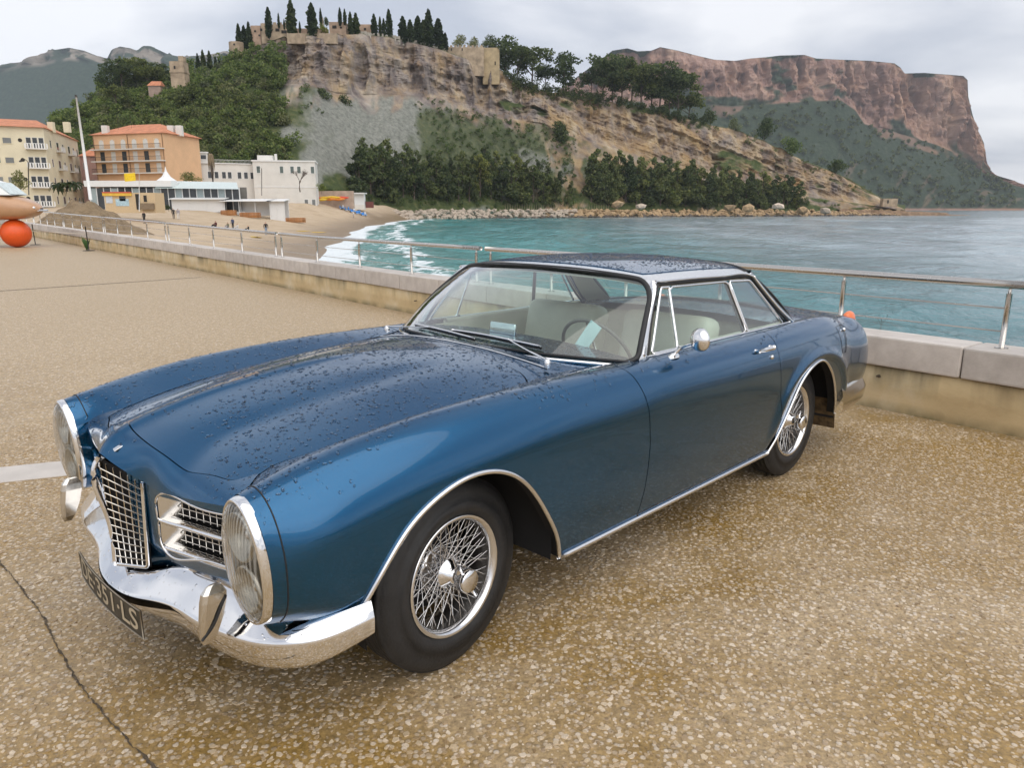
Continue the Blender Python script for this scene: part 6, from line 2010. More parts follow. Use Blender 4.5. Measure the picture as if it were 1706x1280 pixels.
# orange hotel
c0 = at(165, 318, 188); c1 = at(281, 318, 182); c2 = at(339, 318, 197)
cb = c0 + (c2 - c1)
hot = empty('hotel', (c0[0], c0[1], GZ)); tag(hot, 'orange hotel with rows of balconies, arched top windows and tiled roof', 'building')
poly = [tuple((p - c0)[:2]) for p in (c0, c1, c2, cb)]
HZ = float(at(220, 223, 185)[2]) - GZ
part('wall', prism(poly, 0, HZ), ORG, hot, smooth=False)
rf = part('roof', hip(poly, HZ, 2.9, .9), TILE, hot, smooth=False)
for u_ in (171, 281, 295):
    p = at(u_, 212, 187) - np.array([c0[0], c0[1], GZ])
    part('chimney', bbox(p[0] - .7, p[0] + .7, p[1] + .6, p[1] + 1.8, HZ - .2, HZ + 2.2), WPLAST, rf, smooth=False)
L, an_ = frame2(c0, c1)
fA = face(hot, (0, 0, 0), an_)
for k, (vz, ar) in enumerate(((288, False), (268, False), (248, True))):
    z = float(at(220, vz, 185)[2]) - GZ
    for j in range(6):
        x = L * (.085 + j * .157)
        win(fA, x, x + 1.35, z + .05, z + 2.2, WPLAST if ar or j % 2 else GLASS_D, ORG if not ar else M('pale_arch_plaster', (.72, .55, .33), .8), arch=ar)
    balcony(fA, -.1, L + .1, z, 1.25, WPLAST, 'bars', IRON)
for k in range(2):
    for j in range(5):
        x = L * (.08 + j * .19); win(fA, x, x + 1.6, .3 + k * 2.6, 2.2 + k * 2.6, GLASS_D, WHT)
AWN = M('striped_awning', (.55, .30, .18), .8, var=.2, vs_=3)
for k in range(3):
    x = L * (.10 + .32 * k)
    part('awning', (np.array([(x, -.1, 5.2), (x + 3.2, -.1, 5.2), (x + 3.2, -1.6, 4.5), (x, -1.6, 4.5), (x, -1.6, 4.3), (x + 3.2, -1.6, 4.3)]), [(0, 1, 2, 3), (3, 2, 5, 4)]), AWN, fA, smooth=False)
for x in (.01, .50, .985):
    part('downpipe', tube(np.array([(L * x, -.08, .2), (L * x, -.08, HZ - .2)]), .07, 6), M('pipe_brown', (.25, .15, .09), .7) if x < .1 else bpy.data.materials['pipe_brown'], fA)
for u_ in (190, 212, 263):
    p = at(u_, 210, 188) - np.array([c0[0], c0[1], GZ])
    part('aerial', join([tube(np.array([(p[0], p[1] + 2, HZ + .8), (p[0], p[1] + 2, HZ + 4.6)]), .035, 5), tube(np.array([(p[0] - .5, p[1] + 2, HZ + 4.3), (p[0] + .5, p[1] + 2, HZ + 4.3)]), .025, 5)]), IRON, hot)
# pink house between them
c0 = at(139, 318, 196); c1 = at(170, 318, 196)
pk = empty('pink_house', (c0[0], c0[1], GZ)); tag(pk, 'pink house squeezed between the apartment block and the orange hotel', 'house')
w_ = c1[0] - c0[0]; HZ = float(at(150, 260, 196)[2]) - GZ
part('wall', bbox(0, w_, 0, 8, 0, HZ), PNK, pk, smooth=False)
part('roof', hip([(0, 0), (w_, 0), (w_, 8), (0, 8)], HZ, 2.2, .5), TILE, pk, smooth=False)
win(pk, .9, 1.7, HZ - 3, HZ - 1.6, GLASS_D, WPLAST); win(pk, 1.2, 3.2, HZ - 8.5, HZ - 5.8, HOLE, PNK)
# long white building
c0 = at(286, 318, 196); c1 = at(424, 318, 205)
wb = empty('long_white_building', (c0[0], c0[1], GZ)); tag(wb, 'low white building with raised terrace block beside the orange hotel', 'building')
L, an_ = frame2(c0, c1)
fA = face(wb, (0, 0, 0), an_)
H1 = float(at(350, 271, 200)[2]) - GZ; H2 = float(at(310, 253, 198)[2]) - GZ
part('wall', bbox(0, L, 0, 10, 0, H1), WPLAST, fA, smooth=False)
part('upper_wall', bbox(0, L * .47, 2.0, 9, H1, H2), WPLAST, fA, smooth=False)
part('flat_roof', bbox(-.3, L * .48, 1.7, 9.2, H2, H2 + .3), WHT, fA, smooth=False)
for x in (.13, .22, .31, .38): win(face(wb, (-math.sin(an_) * 2.0, math.cos(an_) * 2.0, 0), an_), L * x, L * x + 1.4, H1 + .9, H1 + 2.0)
for x in (.0, .44, .52, .61, .68, .80, .88, .96): win(fA, L * x + .1, L * x + 1.0, H1 - 3.8, H1 - 2.2)
balcony(fA, 0, L * .47, H1 + .05, .5, WHT, 'bars', WHT, .8); balcony(fA, L * .48, L * .98, H1 + .05, .3, WHT, 'bars', WHT, .8)
c0 = at(424, 318, 203); c1 = at(527, 318, 206)
wv = empty('white_villa', (c0[0], c0[1], GZ)); tag(wv, 'white two storey seaside building with flat roof and tall shutters', 'building')
L, an_ = frame2(c0, c1); fA = face(wv, (0, 0, 0), an_)
H1 = float(at(480, 269, 204)[2]) - GZ
part('wall', bbox(0, L, 0, 11, 0, H1), WPLAST, fA, smooth=False)
part('cornice', bbox(-.25, L + .25, -.25, 11.2, H1, H1 + .35), WHT, fA, smooth=False)
part('string_course', bbox(-.05, L + .05, -.10, .1, H1 * .47, H1 * .47 + .22), WHT, fA, smooth=False)
for x in (.06, .43, .60, .71, .93): win(fA, L * x, L * x + .85, H1 - 2.9, H1 - 1.2, M('green_grey_shutter', (.10, .13, .12), .6), WHT)
for x in (.08, .27, .47, .80, .92): win(fA, L * x, L * x + .85, .8, 2.7, SHUT, WHT)
part('roof_hut', bbox(L * .05, L * .30, 4, 7, H1 + .3, H1 + 1.8), WPLAST, fA, smooth=False); part('chimney', bbox(L * .33, L * .37, 4, 4.8, H1 + .3, H1 + 2.2), WPLAST, fA, smooth=False)
# beach restaurant: white canopy, glass front, tent roof
c0 = at(146, 335, 152); c1 = at(408, 335, 152)
rs_ = empty('beach_restaurant', (c0[0], c0[1], .9)); tag(rs_, 'long white beach restaurant with glazed front and small tent roof', 'building')
L = c1[0] - c0[0]
z1 = float(at(250, 311, 152)[2]) - .9; z2 = float(at(250, 301, 152)[2]) - .9
part('canopy', bbox(0, L * .55, -.6, 8, z1, z2), WHT, rs_, smooth=False)
part('glass_roof', (np.array([(L * .45, -1.2, z1 - .3), (L * .98, -1.2, z1 - .5), (L * .90, 5, z1 + 1.0), (L * .45, 5, z1 + 1.3)]), [(0, 1, 2, 3)]), M('pale_glazing', (.52, .60, .58), .2), rs_, smooth=False)
part('back_wall', bbox(.5, L * .97, 4, 4.3, -.5, z1), M('dim_interior', (.20, .19, .17), .8), rs_, smooth=False)
for i in range(22):
    x = L * .02 + (L * .95) * i / 21
    part('mullion', bbox(x - .07, x + .07, -.1, .08, -.6, z1 - .15), WHT, rs_, smooth=False)
    if i < 21: part('pane', bbox(x + .09, x + L * .95 / 21 - .09, -.02, .02, .1, z1 - .3), GLASS_D if i % 3 else M('sky_pane', (.30, .36, .37), .1), rs_, smooth=False)
part('plinth', bbox(0, L, -.3, .3, -1.2, .1), WHT, rs_, smooth=False)
p = at(268, 299, 152) - np.array([c0[0], c0[1], .9])
V, F = lathe([(.0005, 3.0), (.25, 1.9), (.9, .9), (2.2, .0), (2.3, -.3)], 8, 'z'); part('tent_roof', (V + np.array([p[0], 2.5, p[2] - .3]), F), WHT, rs_, smooth=False)
# white beach cabins
for i, (u0, u1, vt, vb) in enumerate(((288, 375, 333, 352), (372, 452, 332, 350), (450, 474, 332, 350))):
    A, B = at(u0, vb, 150), at(u1, vb, 150); h = float(at(u0, vt, 150)[2] - A[2])
    A[2] = float(sand_z(A[0], 150)) + .05
    cbn = empty('beach_cabin', tuple(A)); tag(cbn, ['longest white beach cabin with an overhanging roof', 'open fronted white cabin with a slanting awning', 'small closed white cabin at the right end of the row'][i], 'cabin', 'white beach cabins')
    w_ = B[0] - A[0]
    h += 1.1 - A[2] if A[2] < 1.1 else 0
    part('back_wall', bbox(0, w_, 2.8, 3, -.5, h), WHT, cbn, smooth=False)
    if i != 1: part('front_wall', bbox(0, w_, 0, .15, -.5, h - .2), WHT, cbn, smooth=False)
    for k in range(max(2, int(w_ / 3)) + 1):
        part('post', bbox(w_ * k / max(2, int(w_ / 3)) - .06, w_ * k / max(2, int(w_ / 3)) + .06, -.07, .05, -.5, h - .1), WHT, cbn, smooth=False)
    part('roof', (np.array([(-.3, -.9, h - .25), (w_ + .3, -.9, h - .25), (w_ + .3, 3.2, h + .15), (-.3, 3.2, h + .15), (-.3, -.9, h - .12), (w_ + .3, -.9, h - .12), (w_ + .3, 3.2, h + .28), (-.3, 3.2, h + .28)]), [(3, 2, 1, 0), (4, 5, 6, 7), (0, 1, 5, 4), (1, 2, 6, 5), (2, 3, 7, 6), (3, 0, 4, 7)]), WHT, cbn, smooth=False)
# kiosk with coloured fascia
A, B = at(176, 349, 112), at(260, 349, 112); h = float(at(200, 321, 112)[2] - A[2]); w_ = B[0] - A[0]
ks = empty('beach_kiosk', tuple(A)); tag(ks, 'beige beach kiosk with a yellow and red fascia beside the sand heap', 'kiosk')
KB = M('kiosk_beige', (.58, .44, .27), .8, var=.08)
part('wall', bbox(0, w_, 0, 3, -.5, h), KB, ks, smooth=False)
part('fascia', bbox(-.1, w_ * .55, -.25, .1, h - .45, h + .05), M('yellow_sign', (.72, .45, .06), .6, var=.2, vs_=2), ks, smooth=False)
part('fascia_stripe', bbox(-.1, w_ * .55, -.28, .0, h - .05, h + .12), M('red_stripe', (.55, .09, .05), .6), ks, smooth=False)
for x0, x1, z0, z1_, m_ in ((.03, .16, .9, 1.9, M('pale_poster', (.55, .60, .66), .6)), (.22, .48, .5, 1.5, M('blue_poster', (.40, .55, .62), .6, var=.2, vs_=3)), (.30, .42, 1.2, 1.9, GLASS_D), (.62, .70, .0, 2.2, HOLE), (.78, .84, 1.1, 2.0, HOLE)):
    part('panel', bbox(w_ * x0, w_ * x1, -.05, .05, z0, z1_), m_, ks, smooth=False)
part('counter', bbox(w_ * .72, w_ * .98, -.6, 0, 0, .9), M('counter_wood', (.22, .16, .10), .7), ks, smooth=False)
# retaining wall and terrace by the kayaks
A, B = at(472, 337, 222), at(560, 337, 226)
rw_ = empty('terrace_wall', (A[0], A[1], A[2])); tag(rw_, 'pinkish stone terrace wall behind the kayaks', 'wall')
part('wall', bbox(0, B[0] - A[0] + 6, 0, 1.0, -2, 3.2), M('pinkish_stone', (.43, .33, .26), .9, var=.2, vs_=.8), rw_, smooth=False)
part('hedge', bevel_box(B[0] - A[0], .8, .5, .12, 1, .1), L_BUSH, rw_, smooth=False, loc=((B[0] - A[0]) / 2, .4, 3.4))
# sand heap left by works
def heap(name, label, u, vtop, vb, D, half, seed):
    b = at(u, vb, D); h = float(at(u, vtop, D)[2] - b[2])
    n, m = 60, 22
    a = np.linspace(0, 2 * np.pi, n, endpoint=False)[:, None]; r = np.linspace(0, 1, m)[None]
    prof = np.clip(1 - r, 0, 1) ** 1.05
    x, y = half * r * np.cos(a) * 1.0, half * .75 * r * np.sin(a)
    z = h * prof * (1 + .10 * fbm(x / 1.5, y / 1.5, seed, 3)) + .25 * fbm(x / .9, y / .9, seed + 3, 4) * (1 - r) - .3 * r
    t = NT(name + '_soil'); vec = t.coord()
    t.to('Base_Color', t.ramp(t.noise(1.6, 7, .75, .2, vec), [(.3, (.15, .105, .06)), (.5, (.27, .195, .115)), (.7, (.36, .27, .165))])); t.s(Roughness=.95); t.to('Normal', t.bump(t.noise(5, 7, .75, 0, vec), 1.0, .25))
    o = obj(name, mesh(name, *grid(np.stack([x + 0 * z, y + 0 * z, z], -1), cu=True), t.m), loc=b)
    return tag(o, label, 'sand heap')
heap('sand_heap', 'pointed heap of brown sand and gravel behind the railing', 142, 331, 388, 82, 7.2, 2)
# mast, flag, lamp, palms
mast = at(150, 325, 84); mt_ = at(127, 162, 84)
ms = empty('mast', tuple(mast)); tag(ms, 'tall white leaning mast in front of the apartment block', 'mast')
part('pole', tube(np.array([(0, 0, -.5), tuple((mt_ - mast) * .5), tuple(mt_ - mast)]), [.17, .14, .08], 12), WHT, ms)
part('head', tube(np.array([tuple(mt_ - mast), tuple(mt_ - mast + np.array([-.02, 0, .25]))]), [.16, .10], 10), IRON, ms)
fp_ = at(232, 352, 105); ft = at(232, 287, 105)
fg = empty('flag', tuple(fp_)); tag(fg, 'yellow bathing flag flying from a thin pole on the beach', 'flag')
part('pole', tube(np.array([(0, 0, 0), tuple(ft - fp_)]), .04, 6), WHT, fg)
g = np.array([[(-x * 1.55, .12 * math.sin(x * 7) * x, float(ft[2] - fp_[2]) - .05 - zz * 1.05 - .12 * x) for zz in np.linspace(0, 1, 6)] for x in np.linspace(0, 1, 12)])
part('cloth', grid(g), M('yellow_cloth', (.80, .56, .02), .7), fg)
lp = at(48, 325, 140); lt_ = at(47, 270, 140)
sl = empty('street_lamp', tuple(lp)); tag(sl, 'slim dark street lamp before the apartment block', 'lamp')
part('pole', tube(np.array([(0, 0, 0), tuple(lt_ - lp)]), .09, 8), IRON, sl)
part('arm', tube(curve3([tuple(lt_ - lp), tuple(lt_ - lp + np.array([-.6, 0, .5])), tuple(lt_ - lp + np.array([-1.4, 0, .3]))], 10), .05, 6), IRON, sl)
part('lantern', (lambda v, f: (np.array(v) + (lt_ - lp + np.array([-1.4, 0, .1])), f))(*lathe([(.0005, .25), (.2, .1), (.24, -.05), (.0005, -.1)], 12, 'z')), IRON, sl)
def palm(u, vt, vb, D, label, trunk_r=.25, frond=2.4, droop=.9, seed=1, leaf=None, nf=15):
    b = at(u, vb, D); h = float(at(u, vt, D)[2] - b[2])
    e = empty('palm', tuple(b)); tag(e, label, 'palm tree')
    part('trunk', tube(np.array([(0, 0, -.3), (.05, 0, h * .5), (0, 0, h)]), [trunk_r * 1.2, trunk_r, trunk_r], 8), BARK, e)
    rr = random.Random(seed); ps = []
    for k in range(nf):
        a = 6.283 * k / nf + rr.uniform(-.2, .2); el = rr.uniform(.1, .9)
        n = 7; q = np.linspace(0, 1, n)
        d = np.array([math.cos(a), math.sin(a)]); r_ = frond * q * (1 - .25 * droop * q)
        z = h + frond * (el * q - droop * (q ** 2) * rr.uniform(.7, 1.1))
        cx = np.column_stack([d[0] * r_, d[1] * r_, z]); w = np.array([-d[1], d[0], 0]) * .30 * np.sin(np.pi * np.clip(q * .9 + .08, 0, 1))[:, None] * frond / 2.4
        ps.append(grid(np.stack([cx - w - (0, 0, .12), cx, cx + w - (0, 0, .12)])))
    part('crown', join(ps), leaf or L_DARK, e, smooth=False)
palm(98, 308, 316, 140, 'left small palm on the terrace below the apartment block', .3, 2.2, 1.0, 1)
palm(111, 307, 316, 140, 'middle small palm on the terrace below the apartment block', .3, 2.2, 1.0, 2)
palm(124, 307, 316, 140, 'right small palm on the terrace below the apartment block', .3, 2.2, 1.0, 3)
palm(356, 256, 318, 175, 'tall withered palm with hanging brown fronds by the white building', .35, 1.8, 2.6, 4, M('withered_fronds', (.20, .15, .09), .9, var=.3), 20)
tree('street_tree', 'sparse brown street tree before the apartment block', 'tree', BUSH[1], 33, 276, 322, 145, .75)
tree('round_shrub', 'round dark shrub before the long white building', 'tree', BUSH[1], 316, 282, 308, 176, 1.6)
tree('terrace_shrub', 'small green shrub right of the white villa', 'tree', BUSH[0], 536, 300, 322, 205, .9)
tree('beach_shrub', 'small dark shrub beside the kiosk', 'tree', BUSH[2], 281, 338, 352, 125, 1.0)
# bare tree
b = at(500, 320, 188); h = float(at(500, 272, 188)[2] - b[2])
bt = empty('bare_tree', tuple(b)); tag(bt, 'leafless branching tree in front of the white villa', 'tree')
rr = random.Random(8); ps = []
def branch(p, d, l, r, k):
    q = p + d * l
    ps.append(tube(np.array([p, (p + q) / 2 + np.array([rr.uniform(-.1, .1) * l, 0, 0]), q]), [r, r * .85, r * .65], 5, caps=False))
    if k:
        for _ in range(3):
            dd = d + np.array([rr.uniform(-.8, .8), rr.uniform(-.6, .6), rr.uniform(-.15, .5)]); branch(q, dd / np.linalg.norm(dd), l * rr.uniform(.6, .8), r * .6, k - 1)
branch(np.array([0, 0, 0.0]), np.array([0, 0, 1.0]), h * .30, .16, 5)
part('branches', join(ps), BARK, bt)
# lamp post by the villa
p = at(436, 326, 170); q = at(436, 280, 170)
lm = empty('street_lamp', tuple(p)); tag(lm, 'thin lamp post standing before the white villa', 'lamp'); part('pole', tube(np.array([(0, 0, 0), tuple(q - p)]), .07, 6), IRON, lm); part('head', bbox(-.5, .1, -.1, .1, float(q[2] - p[2]), float(q[2] - p[2]) + .15), IRON, lm, smooth=False)

# ---- beach things
KAY = [M('kayak_red', (.62, .07, .03), .4), M('kayak_yellow', (.75, .48, .03), .4), M('kayak_orange', (.72, .25, .03), .4)]
def kayak_vf(L=3.6, w=.62, h=.36):
    rows = []
    for q in np.linspace(0, 1, 15):
        s_ = math.sin(math.pi * min(max(q, .015), .985)) ** .55
        rows.append([(L * (q - .5), w / 2 * s_ * math.cos(a), h * (.5 + .5 * math.sin(a) * s_) + .10 * abs(q - .5) ** 2 * 4 * .5) for a in np.linspace(0, 2 * math.pi, 10, endpoint=False)])
    return grid(np.array(rows), cv=True)
KM = [mesh('kayak', *kayak_vf(), m) for m in KAY]
for i, (u, v_, D, m, ry) in enumerate([(500, 336, 216, 0, .05), (508, 333.5, 216, 1, .02), (516, 335.5, 217, 1, -.05), (524, 332.5, 218, 0, .0), (533, 335, 218, 1, .03), (541, 332, 219, 1, -.02), (549, 334.5, 219, 2, .02), (556, 331.5, 220, 1, .05), (563, 334.5, 220, 2, 0), (570, 332, 221, 0, .02)]):
    p = at(u, v_, D)
    o = obj('kayak', KM[m], loc=p, rot=(.15, ry, rt_.uniform(-.35, .35)), scale=(1.15, 1.5, 2.3))
    tag(o, '%s kayak, %s from the left in the pile by the terrace wall' % (('red', 'yellow', 'orange')[m], ORD[i]), 'kayak', 'kayaks on the beach')
PAL = M('weathered_orange_wood', (.36, .16, .055), .85, var=.3, vs_=2)
for i, (u0, u1, v0, v1, D) in enumerate(((367, 391, 344, 353, 146), (398, 431, 342, 351, 147), (474, 506, 343, 351, 150))):
    A, B = at(u0, v1, D), at(u1, v1, D); h = float(at(u0, v0, D)[2] - A[2]); w_ = B[0] - A[0]
    A[2] = float(sand_z(A[0] + w_ / 2, D)) - .03
    e = empty('timber_stack', tuple(A)); tag(e, 'orange brown stack of timber %s' % ('left of the open cabin', 'in front of the open cabin', 'right of the closed cabin')[i], 'timber', 'timber stacks by the cabins')
    nb = 4
    for k in range(nb):
        part('plank', bevel_box(w_ * (1 - .03 * (k % 2)), 1.2, h / nb - .03, .03, 1, .02, k), PAL, e, smooth=False, loc=(w_ / 2, .6, h / nb * (k + .5)))
# white shelter and blue pedal boats
A = at(579, 346, 240); h = float(at(580, 321, 240)[2] - A[2]); w_ = float(at(608, 346, 240)[0] - A[0])
e = empty('white_shelter', tuple(A)); tag(e, 'small white flat roofed shelter at the end of the sand', 'shelter')
part('wall', bbox(.3, w_ - .3, 1, 3, -.5, h - .3), WHT, e, smooth=False); part('roof', bbox(-3.4, w_ + .2, -.4, 3.5, h - .35, h), WHT, e, smooth=False); part('step', bbox(0, w_, -.8, 1, -.6, .9), WPLAST, e, smooth=False)
for x in (-3.1, .1, w_ - .1): part('post', bbox(x - .08, x + .08, -.2, .0, -.5, h - .35), WHT, e, smooth=False)
PB = [M('pedal_boat_blue', (.06, .26, .62), .4), M('pedal_boat_white', (.70, .74, .78), .4)]
for i in range(5):
    p = at(570 + i * 9, 351.5, 222); p[2] = float(sand_z(p[0], 222)) + .02
    e = empty('pedal_boat', tuple(p), -1.2); tag(e, '%s pedal boat from the left in the blue and white row' % ORD[i], 'boat', 'pedal boats on the sand')
    for s_ in (-.55, .55):
        V, F = kayak_vf(2.9, .45, .45); part('hull', (V + np.array([0, s_, 0]), F), PB[1], e)
    part('deck', bevel_box(1.9, 1.5, .22, .06, 1), PB[0], e, smooth=False, loc=(0, 0, .45))
    part('seat', bevel_box(.5, 1.3, .65, .08, 1), PB[0], e, smooth=False, loc=(-.4, 0, .8))
    part('slide', bevel_box(.5, .4, .9, .08, 1), PB[0 if i % 2 else 1], e, smooth=False, loc=(.6, .2, .75), rot=(0, .5, 0))
e_ = at(616, 346, 242)
bn = empty('waste_bins', tuple(e_)); tag(bn, 'dark red bin cabinet beside the white shelter', 'bin')
part('cabinet', bevel_box(2.4, 1.2, 1.9, .08, 1), M('dark_red_wood', (.16, .05, .04), .7), bn, smooth=False, loc=(0, 0, .9)); part('lid', bevel_box(2.5, 1.3, .12, .03, 1), IRON, bn, smooth=False, loc=(0, 0, 1.92))
# yellow surfboards
SB = M('board_yellow', (.72, .50, .05), .4)
for i, (u, v_, D, rz) in enumerate(((424, 400, 92, -.9), (430, 402, 92, -.9), (505, 379, 120, .1), (530, 379, 120, .05))):
    V, F = kayak_vf(2.4, .55, .10)
    o = obj('surfboard', mesh('surfboard', V, F, SB), loc=(at(u, v_, D)[0], D, float(sand_z(at(u, v_, D)[0], D)) + .05), rot=(0, 0, rz))
    tag(o, ['left board of the yellow pair behind the railing', 'right board of the yellow pair behind the railing', 'left of two yellow boards lying on the sand near the water', 'right of two yellow boards lying on the sand near the water'][i], 'surfboard', 'yellow boards on the sand')

# ---- people
SKIN = M('skin', (.50, .30, .21), .6)
HAIR = M('dark_hair', (.03, .022, .018), .8)
def person(label, u, vfeet, D, shirt, trousers, pose='stand', rz=0.0, hair=HAIR, hscale=1.0):
    J = {'pel': (0, 0, .95), 'wai': (0, 0, 1.12), 'che': (0, 0, 1.35), 'nec': (0, 0, 1.50), 'hd0': (0, .01, 1.57), 'hd1': (0, .02, 1.70)}
    R_ = dict(pel=.145, wai=.13, che=.155, nec=.06, hd0=.085, hd1=.085)
    Ed = [('pel', 'wai'), ('wai', 'che'), ('che', 'nec'), ('nec', 'hd0'), ('hd0', 'hd1')]
    for s_, n in ((-1, 'l'), (1, 'r')):
        if pose == 'sit':
            J['pel'] = (0, 0, .16); J['wai'] = (0, -.02, .34); J['che'] = (0, .0, .56); J['nec'] = (0, .03, .72); J['hd0'] = (0, .05, .79); J['hd1'] = (0, .07, .92)
            leg = [(s_ * .10, .04, .14), (s_ * .14, .42, .42), (s_ * .13, .66, .08), (s_ * .13, .80, .05)]
            arm = [(s_ * .19, .0, .64), (s_ * .25, .18, .44), (s_ * .15, .38, .42), (s_ * .12, .45, .42)]
        else:
            k = .10 * s_ if pose == 'walk' else 0
            leg = [(s_ * .09, 0, .90), (s_ * .10, k * .6 + .02, .50), (s_ * .10, k * 1.6 - .02, .09), (s_ * .11, k * 1.6 + .13, .05)]
            arm = [(s_ * .20, 0, 1.42), (s_ * .25, -k * .6, 1.14), (s_ * .23, -k * 1.2 + .10, .90), (s_ * .22, -k * 1.2 + .14, .82)]
        for i, (p, r_) in enumerate(zip(leg, (.085, .062, .045, .04))): J[n + 'l%d' % i] = p; R_[n + 'l%d' % i] = r_
        for i, (p, r_) in enumerate(zip(arm, (.06, .048, .036, .04))): J[n + 'a%d' % i] = p; R_[n + 'a%d' % i] = r_
        Ed += [('pel', n + 'l0'), (n + 'l0', n + 'l1'), (n + 'l1', n + 'l2'), (n + 'l2', n + 'l3'), ('che', n + 'a0'), (n + 'a0', n + 'a1'), (n + 'a1', n + 'a2'), (n + 'a2', n + 'a3')]
    ks_ = list(J); me = bpy.data.meshes.new('person')
    me.from_pydata([J[k] for k in ks_], [(ks_.index(a), ks_.index(b)) for a, b in Ed], [])
    o = bpy.data.objects.new('person', me); COL.objects.link(o)
    m = o.modifiers.new('skin', 'SKIN'); m.use_smooth_shade = True
    for i, k in enumerate(ks_):
        me.skin_vertices[0].data[i].radius = (R_[k], R_[k] * (.75 if k in ('pel', 'wai', 'che') else 1)); me.skin_vertices[0].data[i].use_root = (k == 'pel')
    s2 = o.modifiers.new('sub', 'SUBSURF'); s2.levels = s2.render_levels = 1
    dg = bpy.context.evaluated_depsgraph_get()
    m2 = bpy.data.meshes.new_from_object(o.evaluated_get(dg)); m2.name = 'person'
    bpy.data.objects.remove(o)
    m2.materials.clear()
    for mm in (shirt, trousers, SKIN, hair): m2.materials.append(mm)
    hz = J['hd0'][2]
    for f in m2.polygons:
        c = f.center
        if c.z > hz + .05 and (c.y < J['hd1'][1] + .03 or c.z > J['hd1'][2] + .03): f.material_index = 3
        elif c.z > J['nec'][2] - .01: f.material_index = 2
        elif pose == 'sit': f.material_index = 1 if (c.y > .06 and abs(c.x) < .2 and c.z < .5 and c.z < .42 + .0) else 0
        else: f.material_index = 1 if (c.z < .98 and abs(c.x) < .19) else (2 if c.z < .86 else 0)
        f.use_smooth = True
    p = at(u, vfeet, D)
    o = obj('person', m2, loc=(p[0], D, float(sand_z(p[0], D)) + .0), rot=(0, 0, rz), scale=(hscale,) * 3)
    tag(o, label, 'person')
    return o
BLK = M('black_clothes', (.02, .02, .022), .9); GRY = M('grey_clothes', (.30, .29, .33), .9); WHC = M('white_clothes', (.62, .61, .60), .9); NVY = M('navy_clothes', (.05, .07, .14), .9); DNM = M('denim_clothes', (.20, .27, .38), .9); OLV = M('olive_clothes', (.16, .16, .10), .9); MRN = M('maroon_clothes', (.10, .025, .03), .9)
person('person in black standing on the left of a pair on the sand', 290, 367, 122, BLK, BLK, 'walk', .5)
person('person in grey and white on the right of the standing pair', 298, 367, 122, GRY, WHC, 'walk', .4)
person('person in dark red sitting alone on the sand behind the railing', 360, 376, 112, MRN, BLK, 'sit', 2.4, hscale=1.1)
person('person in olive sitting at the left of the small group', 380, 376, 112, OLV, GRY, 'sit', 2.8)
person('person in navy standing in the middle of the small group', 388, 377, 110, NVY, BLK, 'stand', 1.0)
person('person in white sitting at the right of the small group', 396, 377, 111, WHC, WHC, 'sit', 2.2)
person('person in black with fair hair sitting on the sand', 414, 381, 108, BLK, BLK, 'sit', 2.0, M('fair_hair', (.55, .45, .30), .8))
person('person in a dark top and pale jeans walking on the wet sand', 444, 394, 100, BLK, DNM, 'walk', 3.6)
person('person in a dark hood standing by the kiosk', 240, 362, 108, BLK, BLK, 'stand', 2.9)
person('distant figure in pale clothes walking below the pedal boats', 589, 358, 200, WHC, GRY, 'walk', 1.2)

# ================================================================ SHORE ROCKS
RIP = M('pale_boulder', (.46, .38, .30), .9, var=.25, vs_=.7, bump=.5, bs=3, rnd=.25)
RIP_O = M('ochre_boulder', (.36, .25, .14), .9, var=.3, vs_=.6, bump=.5, bs=3, rnd=.2)
WETR = M('wet_dark_rock', (.075, .055, .04), .5, var=.4, vs_=.5, bump=.6, bs=2)
def rock_vf(rg, s):
    bm = bmesh.new(); bmesh.ops.create_icosphere(bm, subdivisions=1, radius=1.0)
    sc = rg.uniform(.6, 1.2, 3) * s
    for v in bm.verts:
        k = 1 + rg.uniform(-.28, .28)
        v.co = Vector((v.co.x * sc[0] * k, v.co.y * sc[1] * k, v.co.z * sc[2] * .7 * k))
    bm.verts.index_update()
    V = np.array([v.co[:] for v in bm.verts]); F = np.array([[v.index for v in f.verts] for f in bm.faces]); bm.free()
    return V, F
rg = np.random.default_rng(5)
base_r = [rock_vf(rg, 1.0) for _ in range(10)]
def rock_mass(name, label, P, S_, mat, seed):
    rg = np.random.default_rng(seed); Vs, Fs, n = [], [], 0
    for p, s_ in zip(P, S_):
        V, F = base_r[rg.integers(0, 10)]
        a = rg.uniform(0, 6.3); c, s2 = math.cos(a), math.sin(a)
        Rm = np.array([[c, -s2, 0], [s2, c, 0], [0, 0, 1]])
        Vs.append((V * s_) @ Rm.T + p); Fs.append(F + n); n += len(V)
    o = obj(name, mesh(name, np.vstack(Vs), np.vstack(Fs), mat, False)); tag(o, label, 'rocks', kind='stuff')
uu = rg.uniform(590, 960, 640)
f = rg.random(640)
P = np.array([[*(at(u, 350, float(shoreD(u)) - 22 + 30 * k)[:2]), SEA + .2 + 4.6 * k * (1 - .3 * k)] for u, k in zip(uu, f)])
keep = P[:, 0] > -70
rock_mass('riprap', 'bank of pale broken boulders between the sand and the pines', P[keep], rg.uniform(.5, 1.35, keep.sum()), RIP, 1)
uu = rg.uniform(900, 1500, 620); f = rg.random(620)
P = np.array([[*(at(u, 350, float(shoreD(u)) - 6 + 16 * k)[:2]), SEA + .1 + 3.2 * k] for u, k in zip(uu, f)])
rock_mass('shore_rocks', 'ochre and grey rocks along the foot of the tan cliff', P, rg.uniform(.6, 1.9, 620), RIP_O, 2)
uu = np.concatenate([rg.uniform(790, 960, 90), rg.uniform(960, 1500, 160)])
P = np.array([[*(at(u, 350, float(shoreD(u)) - rg.uniform(8, 24) * (1 if u < 960 else .45))[:2]), SEA - .1] for u in uu])
